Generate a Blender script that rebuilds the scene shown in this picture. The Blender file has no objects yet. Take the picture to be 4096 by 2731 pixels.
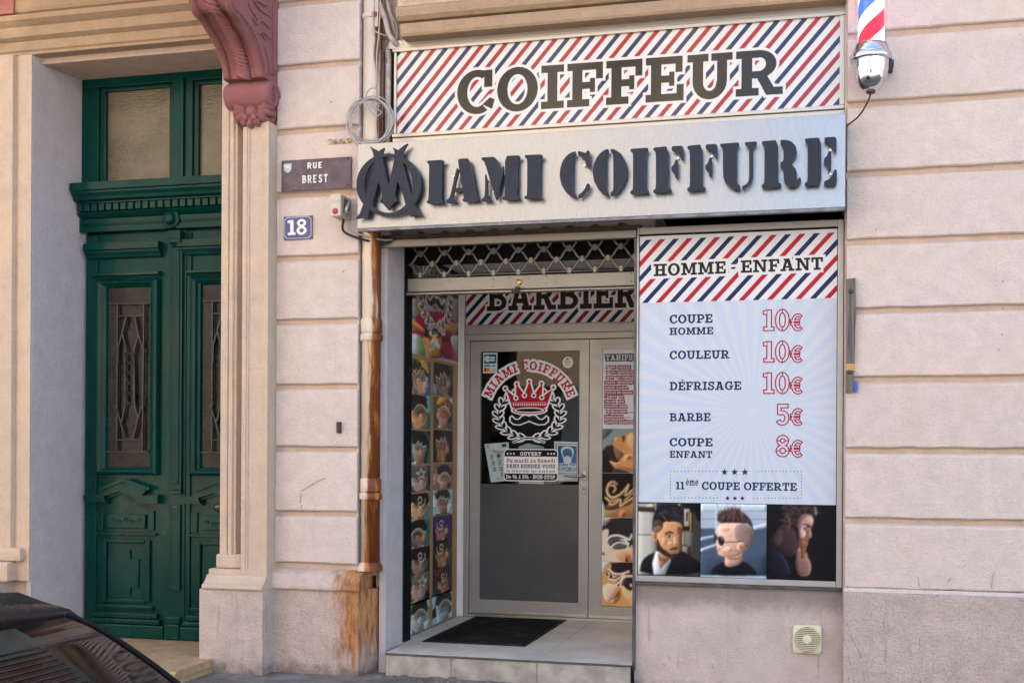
# Barber shop front on a narrow street: every object is built here in mesh code.
import bpy, bmesh, math, random
import numpy as np
from mathutils import Vector, Matrix
from mathutils.geometry import delaunay_2d_cdt
random.seed(7)
scene = bpy.context.scene
COL = scene.collection
# ---------------------------------------------------------------- camera
F, CX, HY, YAW, ROLL, D, HC = 4822.4, 2048.0, 1807.4, 0.255507, -0.0054692, 7.6, 1.55   # photo pixels / radians / metres
cam_d = bpy.data.cameras.new('camera'); cam = bpy.data.objects.new('camera', cam_d); COL.objects.link(cam)
cam_d.sensor_fit = 'HORIZONTAL'; cam_d.sensor_width = 36; cam_d.lens = 36 * F / 4096
cam_d.shift_y = (HY - 2731 / 2) / 4096; cam_d.clip_start = 0.05; cam_d.clip_end = 500
cam.matrix_world = Matrix.Translation((0, -D, HC)) @ Matrix.Rotation(YAW, 4, 'Z') @ Matrix.Rotation(math.pi / 2, 4, 'X') @ Matrix.Rotation(-ROLL, 4, 'Z')
scene.camera = cam
# ---------------------------------------------------------------- light
SUN_EL, SUN_AZ = math.radians(52), math.radians(-32)     # sun stands behind the shop's building, to the left
sdir = Vector((math.sin(SUN_AZ) * math.cos(SUN_EL), math.cos(SUN_AZ) * math.cos(SUN_EL), math.sin(SUN_EL)))
world = bpy.data.worlds.new('World'); scene.world = world; world.use_nodes = True
wn = world.node_tree.nodes; wl = world.node_tree.links
bg = wn['Background']; bg.inputs['Strength'].default_value = 0.07
sky = wn.new('ShaderNodeTexSky'); sky.sky_type = 'NISHITA'; sky.sun_disc = False
sky.sun_elevation = SUN_EL; sky.sun_rotation = SUN_AZ; sky.air_density = 1.0; sky.dust_density = 1.5; sky.ozone_density = 1.0
wl.new(sky.outputs[0], bg.inputs[0])
sun_d = bpy.data.lights.new('sun', 'SUN'); sun_d.energy = 5.0; sun_d.angle = math.radians(0.6); sun_d.color = (1.0, 0.93, 0.82)
sun = bpy.data.objects.new('sun', sun_d); COL.objects.link(sun); sun.rotation_euler = (-sdir).to_track_quat('-Z', 'Y').to_euler(); sun.location = (-8, 20, 25)
scene.view_settings.view_transform = 'Standard'; scene.view_settings.look = 'None'
scene.view_settings.exposure = 3.2; scene.view_settings.gamma = 1.0
scene.cycles.use_denoising = True
scene.cycles.max_bounces = 8; scene.cycles.diffuse_bounces = 4; scene.cycles.transparent_max_bounces = 12
scene.cycles.sample_clamp_indirect = 8
# ---------------------------------------------------------------- photo pixel -> place (the plane it lies on gives the distance)
_c, _s = math.cos(YAW), math.sin(YAW); _cr, _sr = math.cos(ROLL), math.sin(ROLL)
def U(px, py, y=None, x=None, z=None):
    a = (px - CX) / F; b = -(py - HY) / F
    X = a * _cr + b * _sr; Y = -a * _sr + b * _cr
    r = (X * _c - _s, X * _s + _c, Y)
    t = (y + D) / r[1] if y is not None else x / r[0] if x is not None else (z - HC) / r[2]
    return (r[0] * t, -D + r[1] * t, HC + r[2] * t)
def Q(px, py, y): p = U(px, py, y=y); return (p[0], p[2])
def Xp(px, y, py=1500): return U(px, py, y=y)[0]
def Zp(py, y, px): return U(px, py, y=y)[2]
# ---------------------------------------------------------------- objects
def empty(name, loc, label, cat, group=None):
    o = bpy.data.objects.new(name, None); COL.objects.link(o); o.location = loc; o.empty_display_size = .1
    o['label'] = label; o['category'] = cat
    if group: o['group'] = group
    return o
def tag(o, label, cat, group=None):
    o['label'] = label; o['category'] = cat
    if group: o['group'] = group
    return o
def link(name, me, parent=None, mats=()):
    o = bpy.data.objects.new(name, me); COL.objects.link(o)
    for m in mats: me.materials.append(m)
    if parent is not None:
        o.parent = parent
        if parent.type == 'EMPTY': o.location = -Vector(parent.location)
    return o
def inst(o, parent, dx=0, dy=0, dz=0, name=None):
    """another piece that shares o's mesh, moved in world axes"""
    c = bpy.data.objects.new(name or o.name.split('.')[0], o.data); COL.objects.link(c); c.parent = parent
    base = -Vector(parent.location) if parent.type == 'EMPTY' else Vector((0, 0, 0))
    c.location = base + Vector((dx, dy, dz)); return c
class MB:
    def __init__(s): s.v = []; s.f = []; s.m = []; s.sm = []
    def add(s, vs, fs, mi=0, smooth=False):
        n = len(s.v); s.v += [tuple(p) for p in vs]
        for f in fs: s.f.append([i + n for i in f]); s.m.append(mi); s.sm.append(smooth)
        return s
    def box(s, x0, x1, y0, y1, z0, z1, b=0, mi=0):
        x0, x1 = min(x0, x1), max(x0, x1); y0, y1 = min(y0, y1), max(y0, y1); z0, z1 = min(z0, z1), max(z0, z1)
        if b <= 0:
            v = [(x, y, z) for x in (x0, x1) for y in (y0, y1) for z in (z0, z1)]
            return s.add(v, [(0, 1, 3, 2), (4, 6, 7, 5), (0, 4, 5, 1), (2, 3, 7, 6), (0, 2, 6, 4), (1, 5, 7, 3)], mi)
        b = min(b, (x1 - x0) * .45, (y1 - y0) * .45, (z1 - z0) * .45)
        bm = bmesh.new()
        vs = [bm.verts.new((x, y, z)) for x in (x0, x1) for y in (y0, y1) for z in (z0, z1)]
        for f in [(0, 1, 3, 2), (4, 6, 7, 5), (0, 4, 5, 1), (2, 3, 7, 6), (0, 2, 6, 4), (1, 5, 7, 3)]: bm.faces.new([vs[i] for i in f])
        bmesh.ops.bevel(bm, geom=bm.edges[:], offset=b, segments=2, profile=.6, affect='EDGES')
        bm.verts.index_update()
        s.add([v.co[:] for v in bm.verts], [[v.index for v in f.verts] for f in bm.faces], mi); bm.free(); return s
    def prism(s, poly, lo, hi, axis='y', mi=0, smooth=False, caps=True):
        """2-D polygon swept along an axis: y: poly=(x,z); x: poly=(y,z); z: poly=(x,y)"""
        def p3(p, t): return (p[0], t, p[1]) if axis == 'y' else (t, p[0], p[1]) if axis == 'x' else (p[0], p[1], t)
        n = len(poly); v = [p3(p, lo) for p in poly] + [p3(p, hi) for p in poly]
        s.add(v, [(i, (i + 1) % n, n + (i + 1) % n, n + i) for i in range(n)], mi, smooth)
        if caps: s.add(v, [tuple(range(n))[::-1], tuple(range(n, 2 * n))], mi)
        return s
    def tri_prism(s, polys, y0, y1, mi=0, b=0.0):
        """union of overlapping (x,z) polygons given thickness between y0 (front) and y1"""
        vv, ff, of = cdt(polys)
        tr = [f for f, o in zip(ff, of) if o]
        edges = {}
        for f in tr:
            for i in range(len(f)):
                e = (f[i], f[(i + 1) % len(f)]); edges[e] = 1
        bnd = [e for e in edges if (e[1], e[0]) not in edges]
        n = len(vv)
        s.add([(p[0], y0, p[1]) for p in vv] + [(p[0], y1, p[1]) for p in vv],
              [tuple(f) for f in tr] + [tuple(n + i for i in f[::-1]) for f in tr] + [(b_, a, n + a, n + b_) for a, b_ in bnd], mi)
        return s
    def tube(s, pts, r, n=8, mi=0, closed=False, caps=True, smooth=True):
        pts = [Vector(p) for p in pts]; rs = r if isinstance(r, (list, tuple)) else [r] * len(pts)
        prev = None; rings = []
        for i, p in enumerate(pts):
            a = pts[i - 1] if i or closed else p; b = pts[(i + 1) % len(pts)] if i + 1 < len(pts) or closed else p
            t = (b - a).normalized()
            if prev is None: u = t.orthogonal().normalized()
            else: u = (prev - t * prev.dot(t)).normalized()
            prev = u; w = t.cross(u)
            rings.append([p + (u * math.cos(k * 2 * math.pi / n) + w * math.sin(k * 2 * math.pi / n)) * rs[i] for k in range(n)])
        v = [q for g in rings for q in g]; fs = []
        m = len(rings)
        for i in range(m if closed else m - 1):
            j = (i + 1) % m
            for k in range(n): fs.append((i * n + k, i * n + (k + 1) % n, j * n + (k + 1) % n, j * n + k))
        s.add(v, fs, mi, smooth)
        if caps and not closed: s.add(v, [tuple(range(n))[::-1], tuple(range((m - 1) * n, m * n))], mi)
        return s
    def lathe(s, prof, c, axis='z', n=24, mi=0, smooth=True, a0=0, a1=2 * math.pi):
        """prof: list of (radius, height along axis)"""
        full = abs(a1 - a0 - 2 * math.pi) < 1e-6; k = n if full else n + 1
        v = []; fs = []
        for r, h in prof:
            for i in range(k):
                t = a0 + (a1 - a0) * i / n; a, b = r * math.cos(t), r * math.sin(t)
                v.append((c[0] + a, c[1] + b, c[2] + h) if axis == 'z' else (c[0] + a, c[1] + h, c[2] + b) if axis == 'y' else (c[0] + h, c[1] + a, c[2] + b))
        for j in range(len(prof) - 1):
            for i in range(n):
                i2 = (i + 1) % k; fs.append((j * k + i, j * k + i2, (j + 1) * k + i2, (j + 1) * k + i))
        return s.add(v, fs, mi, smooth)
    def obj(s, name, mat, parent=None):
        me = bpy.data.meshes.new(name); me.from_pydata(s.v, [], s.f)
        mats = mat if isinstance(mat, (list, tuple)) else [mat]
        o = link(name, me, parent, mats)
        me.polygons.foreach_set('material_index', s.m); me.polygons.foreach_set('use_smooth', s.sm)
        bm = bmesh.new(); bm.from_mesh(me); bmesh.ops.remove_doubles(bm, verts=bm.verts, dist=1e-5); bmesh.ops.recalc_face_normals(bm, faces=bm.faces); bm.to_mesh(me); bm.free()
        me.update(); return o
def B(name, mat, parent, x0, x1, y0, y1, z0, z1, b=0): return MB().box(x0, x1, y0, y1, z0, z1, b).obj(name, mat, parent)
# ---------------------------------------------------------------- flat artwork (print, lettering)
def ccw(p):
    a = sum(p[i][0] * p[(i + 1) % len(p)][1] - p[(i + 1) % len(p)][0] * p[i][1] for i in range(len(p)))
    return list(p) if a > 0 else list(p)[::-1]
def cdt(polys, eps=2e-6):
    vs = []; fs = []
    for p in polys:
        p = ccw(p); n = len(vs); vs += [Vector((q[0], q[1])) for q in p]; fs.append(list(range(n, n + len(p))))
    r = delaunay_2d_cdt(vs, [], fs, 0, eps)
    return [(v[0], v[1]) for v in r[0]], r[2], r[5]
def grow(p, g):
    p = ccw(p); q = []; n = len(p)
    for i in range(n):
        a, b, c = Vector(p[i - 1]), Vector(p[i]), Vector(p[(i + 1) % n])
        if (b - a).length < 1e-7 or (c - b).length < 1e-7: q.append(tuple(b)); continue
        d1 = (b - a).normalized(); d2 = (c - b).normalized(); n1 = Vector((d1.y, -d1.x)); n2 = Vector((d2.y, -d2.x))
        m = n1 + n2; k = m.length_squared
        if k < .3: m = m.normalized() * 1.4 if k > 1e-6 else n1
        else: m = m * (2 / k)
        q.append((b.x + m.x * g, b.y + m.y * g))
    return q
def chaikin(p, k=.22, it=1):
    for _ in range(it):
        q = []
        for i in range(len(p)):
            a, b = p[i], p[(i + 1) % len(p)]
            q += [(a[0] + (b[0] - a[0]) * k, a[1] + (b[1] - a[1]) * k), (a[0] + (b[0] - a[0]) * (1 - k), a[1] + (b[1] - a[1]) * (1 - k))]
        p = q
    return p
def rc(x0, y0, x1, y1): return [(x0, y0), (x1, y0), (x1, y1), (x0, y1)]
def ell(cx, cy, rx, ry=None, n=20, a0=0, rot=0):
    ry = rx if ry is None else ry; c, s = math.cos(rot), math.sin(rot); o = []
    for i in range(n):
        t = a0 + 2 * math.pi * i / n; u, v = rx * math.cos(t), ry * math.sin(t); o.append((cx + u * c - v * s, cy + u * s + v * c))
    return o
def arc(cx, cy, rx, ry, tx, ty, a0, a1, n=12):
    A = [math.radians(a0 + (a1 - a0) * i / n) for i in range(n + 1)]
    return [(cx + rx * math.cos(t), cy + ry * math.sin(t)) for t in A] + [(cx + (rx - tx) * math.cos(t), cy + (ry - ty) * math.sin(t)) for t in A[::-1]]
def line(pts, w):
    """stroke as a list of quads; w may taper (w0, w1)"""
    out = []; n = len(pts); L = n - 1
    for i in range(L):
        a, b = Vector(pts[i]), Vector(pts[i + 1])
        if (b - a).length < 1e-9: continue
        d = (b - a).normalized(); nrm = Vector((-d.y, d.x))
        wa, wb = (w, w) if not isinstance(w, tuple) else (w[0] + (w[1] - w[0]) * i / L, w[0] + (w[1] - w[0]) * (i + 1) / L)
        e = d * min(wa, wb) * .3
        out.append([tuple(a - e + nrm * wa / 2), tuple(a - e - nrm * wa / 2), tuple(b + e - nrm * wb / 2), tuple(b + e + nrm * wb / 2)])
    return out
def curve(pts, n=8):
    """Catmull-Rom through 2-D or 3-D points"""
    P = [Vector(p) for p in pts]; P = [P[0] * 2 - P[1]] + P + [P[-1] * 2 - P[-2]]; o = []
    for i in range(1, len(P) - 2):
        for k in range(n):
            t = k / n; a, b, c, d = P[i - 1:i + 3]
            o.append(tuple(.5 * ((2 * b) + (c - a) * t + (2 * a - 5 * b + 4 * c - d) * t * t + (3 * b - a - 3 * c + d) * t ** 3)))
    o.append(tuple(P[-2])); return o
def star(cx, cy, r, n=5, q=.42):
    return [(cx + (r if i % 2 == 0 else r * q) * math.sin(math.pi * i / n), cy + (r if i % 2 == 0 else r * q) * math.cos(math.pi * i / n)) for i in range(2 * n)]
def hx(h):
    h = h.lstrip('#'); c = [int(h[i:i + 2], 16) / 255 for i in (0, 2, 4)]
    return tuple(x / 12.92 if x <= .04045 else ((x + .055) / 1.055) ** 2.4 for x in c)
# slab-serif capitals, unit cap height: (width, strokes)
T = .235; S_ = .17
def _I(x): return [rc(x + .15, 0, x + .15 + T, 1), rc(x, 0, x + .54, S_), rc(x, 1 - S_, x + .54, 1)]
GL = {}
GL['I'] = (.54, _I(0))
GL['H'] = (1.06, _I(0) + _I(.52) + [rc(.3, .42, .8, .58)])
GL['E'] = (.86, [rc(.12, 0, .355, 1), rc(0, 0, .86, S_), rc(0, 1 - S_, .83, 1), rc(.3, .42, .62, .58), rc(.70, .1, .86, .37), rc(.67, .64, .83, .9), rc(.53, .34, .65, .66)])
GL['F'] = (.83, [rc(.12, 0, .355, 1), rc(0, 0, .52, S_), rc(0, 1 - S_, .83, 1), rc(.3, .40, .62, .56), rc(.67, .62, .83, .9), rc(.53, .32, .65, .64)])
GL['L'] = (.82, [rc(.12, 0, .355, 1), rc(0, 0, .82, S_), rc(0, 1 - S_, .50, 1), rc(.66, .1, .82, .40)])
GL['T'] = (.88, [rc(.322, 0, .557, 1), rc(0, 1 - S_, .88, 1), rc(0, .62, .16, .9), rc(.72, .62, .88, .9), rc(.17, 0, .71, S_)])
GL['O'] = (.98, [arc(.49, .5, .49, .52, .25, .17, 90, 270), arc(.49, .5, .49, .52, .25, .17, -90, 90)])
GL['0'] = (.72, [arc(.36, .5, .36, .52, .2, .16, 90, 270), arc(.36, .5, .36, .52, .2, .16, -90, 90)])
GL['C'] = (.90, [arc(.49, .5, .49, .52, .25, .17, 58, 302, 20), rc(.66, .60, .86, 1), [(.62, .20), (.86, .08), (.92, .30), (.80, .36)]])
GL['G'] = (1.0, [arc(.49, .5, .49, .52, .25, .17, 58, 300, 20), rc(.66, .62, .86, 1), rc(.64, .05, .87, .46), rc(.52, .36, 1.0, .52)])
GL['Q'] = (1.0, GL['O'][1] + [[(.5, .25), (.66, .3), (.95, -.12), (.72, -.16)]])
GL['D'] = (.95, [rc(.12, 0, .355, 1), rc(0, 0, .5, S_), rc(0, 1 - S_, .5, 1), arc(.45, .5, .5, .5, .245, .17, -90, 90)])
GL['P'] = (.88, [rc(.12, 0, .355, 1), rc(0, 0, .54, S_), rc(0, 1 - S_, .5, 1), rc(.3, .36, .5, .52), arc(.5, .68, .38, .32, .23, .16, -90, 90)])
GL['R'] = (1.02, [rc(.12, 0, .355, 1), rc(0, 0, .5, S_), rc(0, 1 - S_, .5, 1), rc(.3, .38, .5, .54), arc(.5, .69, .38, .31, .23, .16, -90, 90), [(.42, .46), (.66, .46), (.92, 0), (.66, 0)], rc(.66, 0, 1.02, S_)])
GL['B'] = (.92, [rc(.12, 0, .355, 1), rc(0, 0, .5, S_), rc(0, 1 - S_, .5, 1), rc(.3, .43, .5, .58), arc(.48, .735, .36, .265, .22, .15, -90, 90), arc(.5, .285, .42, .285, .23, .16, -90, 90)])
GL['A'] = (1.08, [[(.12, .05), (.33, .05), (.62, 1), (.40, 1)], [(.72, .05), (.97, .05), (.70, 1), (.44, 1)], rc(.3, .25, .8, .41), rc(0, 0, .44, S_), rc(.62, 0, 1.08, S_), rc(.26, 1 - S_, .62, 1)])
GL['M'] = (1.26, [rc(.14, 0, .34, 1), rc(.9, 0, 1.13, 1), [(.14, 1), (.40, 1), (.73, .12), (.55, .12)], [(.55, .12), (.70, .12), (1.02, 1), (.84, 1)], rc(0, 0, .46, S_), rc(.76, 0, 1.26, S_), rc(0, 1 - S_, .34, 1), rc(.92, 1 - S_, 1.26, 1)])
GL['N'] = (1.12, [rc(.14, 0, .33, 1), rc(.80, 0, .99, 1), [(.14, 1), (.40, 1), (.99, 0), (.76, 0)], rc(0, 0, .48, S_), rc(.64, 1 - S_, 1.12, 1), rc(0, 1 - S_, .36, 1)])
GL['U'] = (1.0, [rc(.12, .36, .355, 1), rc(.66, .36, .88, 1), arc(.5, .38, .38, .40, .23, .19, 180, 360), rc(0, 1 - S_, .47, 1), rc(.53, 1 - S_, 1.0, 1)])
GL['V'] = (1.04, [[(.10, .97), (.35, .97), (.60, 0), (.42, 0)], [(.94, .97), (.72, .97), (.44, 0), (.62, 0)], rc(0, 1 - S_, .46, 1), rc(.6, 1 - S_, 1.04, 1)])
GL['X'] = (1.04, [[(.1, .97), (.38, .97), (.94, .03), (.66, .03)], [(.9, .97), (.66, .97), (.12, .03), (.36, .03)], rc(0, 0, .44, S_), rc(.6, 0, 1.04, S_), rc(0, 1 - S_, .44, 1), rc(.6, 1 - S_, 1.04, 1)])
GL['Z'] = (.86, [rc(0, 1 - S_, .86, 1), rc(0, 0, .86, S_), [(.56, .9), (.84, .9), (.30, .1), (.02, .1)], rc(0, .64, .15, .9), rc(.71, .1, .86, .38)])
_S = curve([(.66, .70), (.60, .86), (.40, .92), (.20, .84), (.16, .70), (.28, .57), (.48, .49), (.63, .38), (.64, .22), (.5, .09), (.3, .08), (.14, .18), (.10, .32)], 3)
GL['S'] = (.78, line(_S, .19) + [rc(.60, .64, .76, 1), rc(.02, 0, .17, .38)])
GL['1'] = (.56, [rc(.18, 0, .42, 1), rc(.02, 0, .56, S_), [(.0, .80), (.2, .80), (.2, 1), (.0, .96)]])
_2 = curve([(.12, .70), (.2, .88), (.38, .93), (.56, .84), (.58, .66), (.42, .44), (.16, .16)], 3)
GL['2'] = (.7, line(_2, .19) + [rc(.02, 0, .7, S_), rc(.56, .1, .7, .32)])
GL['4'] = (.78, [rc(.42, 0, .65, 1), rc(.02, .2, .78, .36), [(.42, 1), (.60, 1), (.22, .3), (.02, .3)], rc(.3, 0, .76, .12)])
GL['5'] = (.7, [rc(.08, 1 - S_, .64, 1), rc(.08, .5, .26, 1), arc(.33, .33, .35, .35, .21, .17, -150, 130, 16)])
GL['6'] = (.72, [arc(.36, .32, .36, .34, .2, .16, 0, 180), arc(.36, .32, .36, .34, .2, .16, 180, 360), arc(.55, .5, .55, .54, .2, .17, 110, 185)])
GL['8'] = (.72, [arc(.36, .27, .36, .29, .2, .15, 0, 180), arc(.36, .27, .36, .29, .2, .15, 180, 360), arc(.36, .76, .32, .26, .18, .15, 0, 180), arc(.36, .76, .32, .26, .18, .15, 180, 360)])
GL['9'] = (.72, [arc(.36, .68, .36, .34, .2, .16, 0, 180), arc(.36, .68, .36, .34, .2, .16, 180, 360), arc(.17, .5, .55, .54, .2, .17, -70, 5)])
GL['3'] = (.7, [arc(.32, .74, .34, .28, .2, .16, -80, 150), arc(.32, .28, .36, .30, .2, .16, -150, 80)])
GL['7'] = (.7, [rc(0, 1 - S_, .7, 1), [(.46, .9), (.7, .9), (.38, 0), (.14, 0)]])
GL['-'] = (.42, [rc(.04, .34, .38, .50)])
GL['+'] = (.6, [rc(.02, .36, .58, .52), rc(.22, .16, .38, .72)])
GL[':'] = (.26, [rc(.03, .08, .23, .26), rc(.03, .46, .23, .64)])
GL["'"] = (.2, [rc(.04, .7, .18, 1)])
GL['€'] = (.84, [arc(.5, .40, .42, .42, .16, .13, 50, 310, 18), rc(0, .44, .62, .54), rc(0, .27, .60, .37)])
def _acc(g, up=True): return [[(.36, 1.08), (.52, 1.08), (.72, 1.28), (.5, 1.28)]] if up else [[(.36, .80), (.52, .80), (.40, 1.0), (.18, 1.0)]]
GL['É'] = (.86, GL['E'][1] + _acc(0))
t_ = .2
GL['n'] = (.82, [rc(.12, 0, .32, .70), rc(0, 0, .42, .13), rc(0, .57, .25, .70), arc(.42, .42, .28, .29, .2, .16, 0, 180), rc(.5, 0, .70, .44), rc(.46, 0, .82, .13)])
GL['m'] = (1.24, GL['n'][1][:5] + [rc(.46, 0, .76, .13), arc(.84, .42, .28, .29, .2, .16, 0, 180), rc(.92, 0, 1.12, .44), rc(.86, 0, 1.24, .13)])
GL['h'] = (.82, [rc(.12, 0, .32, 1.0), rc(0, .87, .25, 1.0)] + [GL['n'][1][1]] + GL['n'][1][3:])
GL['u'] = (.82, [rc(.12, .25, .32, .70), rc(0, .57, .25, .70), arc(.40, .27, .28, .29, .2, .16, 180, 360), rc(.5, 0, .70, .70), rc(.42, .57, .6, .70), rc(.6, 0, .82, .13)])
GL['i'] = (.44, [rc(.12, 0, .32, .70), rc(0, 0, .44, .13), rc(0, .57, .25, .70), rc(.1, .82, .32, 1.02)])
GL['l'] = (.44, [rc(.12, 0, .32, 1.0), rc(0, 0, .44, .13), rc(0, .87, .25, 1.0)])
GL['t'] = (.5, [rc(.12, .1, .32, .92), rc(0, .56, .48, .70), arc(.34, .2, .22, .22, .2, .14, 180, 320)])
GL['r'] = (.62, [rc(.12, 0, .32, .70), rc(0, 0, .46, .13), rc(0, .57, .25, .70), arc(.46, .42, .28, .29, .2, .16, 50, 180)])
GL['o'] = (.72, [arc(.36, .35, .36, .37, .2, .14, 90, 270), arc(.36, .35, .36, .37, .2, .14, -90, 90)])
GL['e'] = (.72, [arc(.36, .35, .36, .37, .2, .14, 0, 310, 18), rc(.1, .29, .72, .41)])
GL['a'] = (.76, [arc(.30, .22, .29, .23, .18, .12, 60, 300), arc(.32, .42, .27, .29, .19, .14, 0, 150), rc(.40, 0, .60, .44), rc(.3, .33, .5, .44), rc(.5, 0, .76, .13)])
GL['d'] = (.84, [arc(.34, .35, .34, .37, .2, .14, 60, 300), rc(.5, 0, .70, 1.0), rc(.38, .87, .6, 1.0), rc(.6, 0, .84, .13)])
GL['p'] = (.84, [arc(.5, .35, .34, .37, .2, .14, -120, 120), rc(.12, -.3, .32, .70), rc(0, -.3, .46, -.17), rc(0, .57, .25, .70)])
GL['é'] = (.72, GL['e'][1] + [[(.28, .78), (.42, .78), (.6, 1.0), (.38, 1.0)]])
GL['è'] = (.72, GL['e'][1] + [[(.30, .78), (.44, .78), (.34, 1.0), (.12, 1.0)]])
GL['à'] = (.76, GL['a'][1] + [[(.30, .78), (.44, .78), (.34, 1.0), (.12, 1.0)]])
GAP = .075
def text_w(t, sp=.36): return sum((sp if c == ' ' else GL[c][0]) + GAP for c in t) - GAP
def glyphs(t, sp=.36):
    x = 0; o = []
    for c in t:
        if c != ' ':
            o.append((x, GL[c][0], GL[c][1]))
        x += (sp if c == ' ' else GL[c][0]) + GAP
    return o
class Art:
    def __init__(s): s.p = []; s.c = []
    def poly(s, pts, col): s.p.append(list(pts)); s.c.append(hx(col) if isinstance(col, str) else col); return s
    def polys(s, ps, col):
        for p in ps: s.poly(p, col)
        return s
    def text(s, t, a, b, cap, col, halo=None, hcol=None, sp=.36, cap2=None):
        """fit text between baseline points a and b (plane coords), cap height in plane units (cap2 at the end of the line)"""
        a = Vector(a); b = Vector(b); w = text_w(t, sp); L = (b - a).length; d = (b - a) / L; up = Vector((-d.y, d.x))
        kx = L / w; cap2 = cap2 or cap
        def mp(q): f = q[0] / w; c = cap + (cap2 - cap) * f; p = a + d * (q[0] * kx) + up * (q[1] * c); return (p.x, p.y)
        G = glyphs(t, sp)
        if halo:
            for x, _, ps in G:
                for p in ps: s.poly(grow([mp((q[0] + x, q[1])) for q in p], halo), hcol)
        for x, _, ps in G:
            for p in ps: s.poly([mp((q[0] + x, q[1])) for q in p], col)
        return s
    def build(s, name, to3, mat, parent=None, flip=False):
        vv, ff, of = cdt(s.p)
        fs = []; cs = []
        ar = lambda p: abs(sum(p[i][0] * p[(i + 1) % len(p)][1] - p[(i + 1) % len(p)][0] * p[i][1] for i in range(len(p)))) / 2
        tot = [0] * len(s.p); fa = [ar([vv[i] for i in f]) for f in ff]
        for o, A_ in zip(of, fa):
            for k in o: tot[k] += A_
        bad = {k for k, p in enumerate(s.p) if tot[k] > ar(p) * 1.3 + 1e-6}
        for f, o in zip(ff, of):
            o = [k for k in o if k not in bad]
            if o: fs.append(list(f)[::-1] if flip else list(f)); cs.append(s.c[max(o)])
        me = bpy.data.meshes.new(name); me.from_pydata([to3(*v) for v in vv], [], fs)
        at = me.color_attributes.new('Col', 'FLOAT_COLOR', 'CORNER'); buf = []
        for f, c in zip(fs, cs): buf += list((*c, 1.0)) * len(f)
        at.data.foreach_set('color', buf)
        return link(name, me, parent, [mat])
    def photo(s, name, to3, mat, parent, b, nx, nz, blur=1.3, noise=.06, light=.10, seed=0, flip=False, gain=1.0, vol=.65, lit=(-.75, .6), tint=(1, 1, 1)):
        """the same shapes laid down as a soft photographic print on a fine grid over b = (a0, a1, b0, b1)"""
        def bl(a, sg):
            r = max(1, int(sg * 2.5)); k = np.exp(-np.arange(-r, r + 1) ** 2 / (2 * sg * sg)); k /= k.sum()
            for ax in (0, 1):
                pad = [(0, 0)] * a.ndim; pad[ax] = (r, r); q = np.pad(a, pad, 'edge'); n_ = a.shape[ax]
                a = sum(w * (q[i:i + n_] if ax == 0 else q[:, i:i + n_]) for i, w in enumerate(k))
            return a
        rg = np.random.default_rng(seed); ss = 2
        gx = (np.arange(nx * ss) + .5) / (nx * ss) * (b[1] - b[0]) + b[0]; gz = (np.arange(nz * ss) + .5) / (nz * ss) * (b[3] - b[2]) + b[2]
        X, Z = np.meshgrid(gx, gz); img = np.zeros((nz * ss, nx * ss, 3))
        for p, c in zip(s.p, s.c):
            P = np.array(p); lo, hi = P.min(0), P.max(0)
            i0, i1 = np.searchsorted(gx, [lo[0], hi[0]]); j0, j1 = np.searchsorted(gz, [lo[1], hi[1]])
            if i1 <= i0 or j1 <= j0: continue
            x, z = X[j0:j1, i0:i1], Z[j0:j1, i0:i1]; ins = np.zeros(x.shape, bool)
            for k in range(len(P)):
                (x1, z1), (x2, z2) = P[k - 1], P[k]
                if z1 == z2: continue
                ins ^= ((z1 > z) != (z2 > z)) & (x < (x2 - x1) * (z - z1) / (z2 - z1) + x1)
            hh, ww = x.shape
            if vol and min(hh, ww) > 9 and hh * ww < .55 * X.size:      # modelled light on each form, as in a lit photograph
                sg = .16 * min(hh, ww); pd = int(sg * 2) + 1; mk = bl(np.pad(ins.astype(float), pd), sg); gz_, gx_ = np.gradient(mk)
                nrm = np.sqrt(gx_ ** 2 + gz_ ** 2).max() + 1e-6; sh = -(gx_ * lit[0] + gz_ * lit[1])[pd:-pd, pd:-pd] / nrm * -1
                img[j0:j1, i0:i1][ins] = np.array(c)[None] * np.clip(1 + vol * -sh[ins], .25, 1.7)[:, None] ** 1.0
            else: img[j0:j1, i0:i1][ins] = c
        img = img.reshape(nz, ss, nx, ss, 3).mean((1, 3))
        img = .86 * bl(img, blur) + .14 * bl(img, blur * 3)
        lowf = bl(rg.normal(size=(nz, nx)), nx / 14); lowf /= abs(lowf).max() + 1e-9
        img = img * (1 + light * 2 * lowf[..., None]) * (1 + noise * bl(rg.normal(size=(nz, nx)), .6)[..., None] * 1.6)
        img = np.clip(img * gain * np.array(tint), 0, .92)
        v = [to3(b[0] + (b[1] - b[0]) * i / nx, b[2] + (b[3] - b[2]) * j / nz) for j in range(nz + 1) for i in range(nx + 1)]; w = nx + 1
        f = [(j * w + i, j * w + i + 1, (j + 1) * w + i + 1, (j + 1) * w + i) for j in range(nz) for i in range(nx)]
        me = bpy.data.meshes.new(name); me.from_pydata(v, [], [q[::-1] for q in f] if flip else f)
        at = me.color_attributes.new('Col', 'FLOAT_COLOR', 'POINT')
        q = np.pad(img, ((1, 1), (1, 1), (0, 0)), 'edge'); vc = (q[:-1, :-1] + q[1:, :-1] + q[:-1, 1:] + q[1:, 1:]) / 4
        at.data.foreach_set('color', np.concatenate([vc, np.ones((*vc.shape[:2], 1))], 2).astype(np.float32).ravel())
        return link(name, me, parent, [mat])
def inside(p, q):
    r = False
    for k in range(len(q)):
        (x1, z1), (x2, z2) = q[k - 1], q[k]
        if (z1 > p[1]) != (z2 > p[1]) and p[0] < (x2 - x1) * (p[1] - z1) / (z2 - z1) + x1: r = not r
    return r
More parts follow.
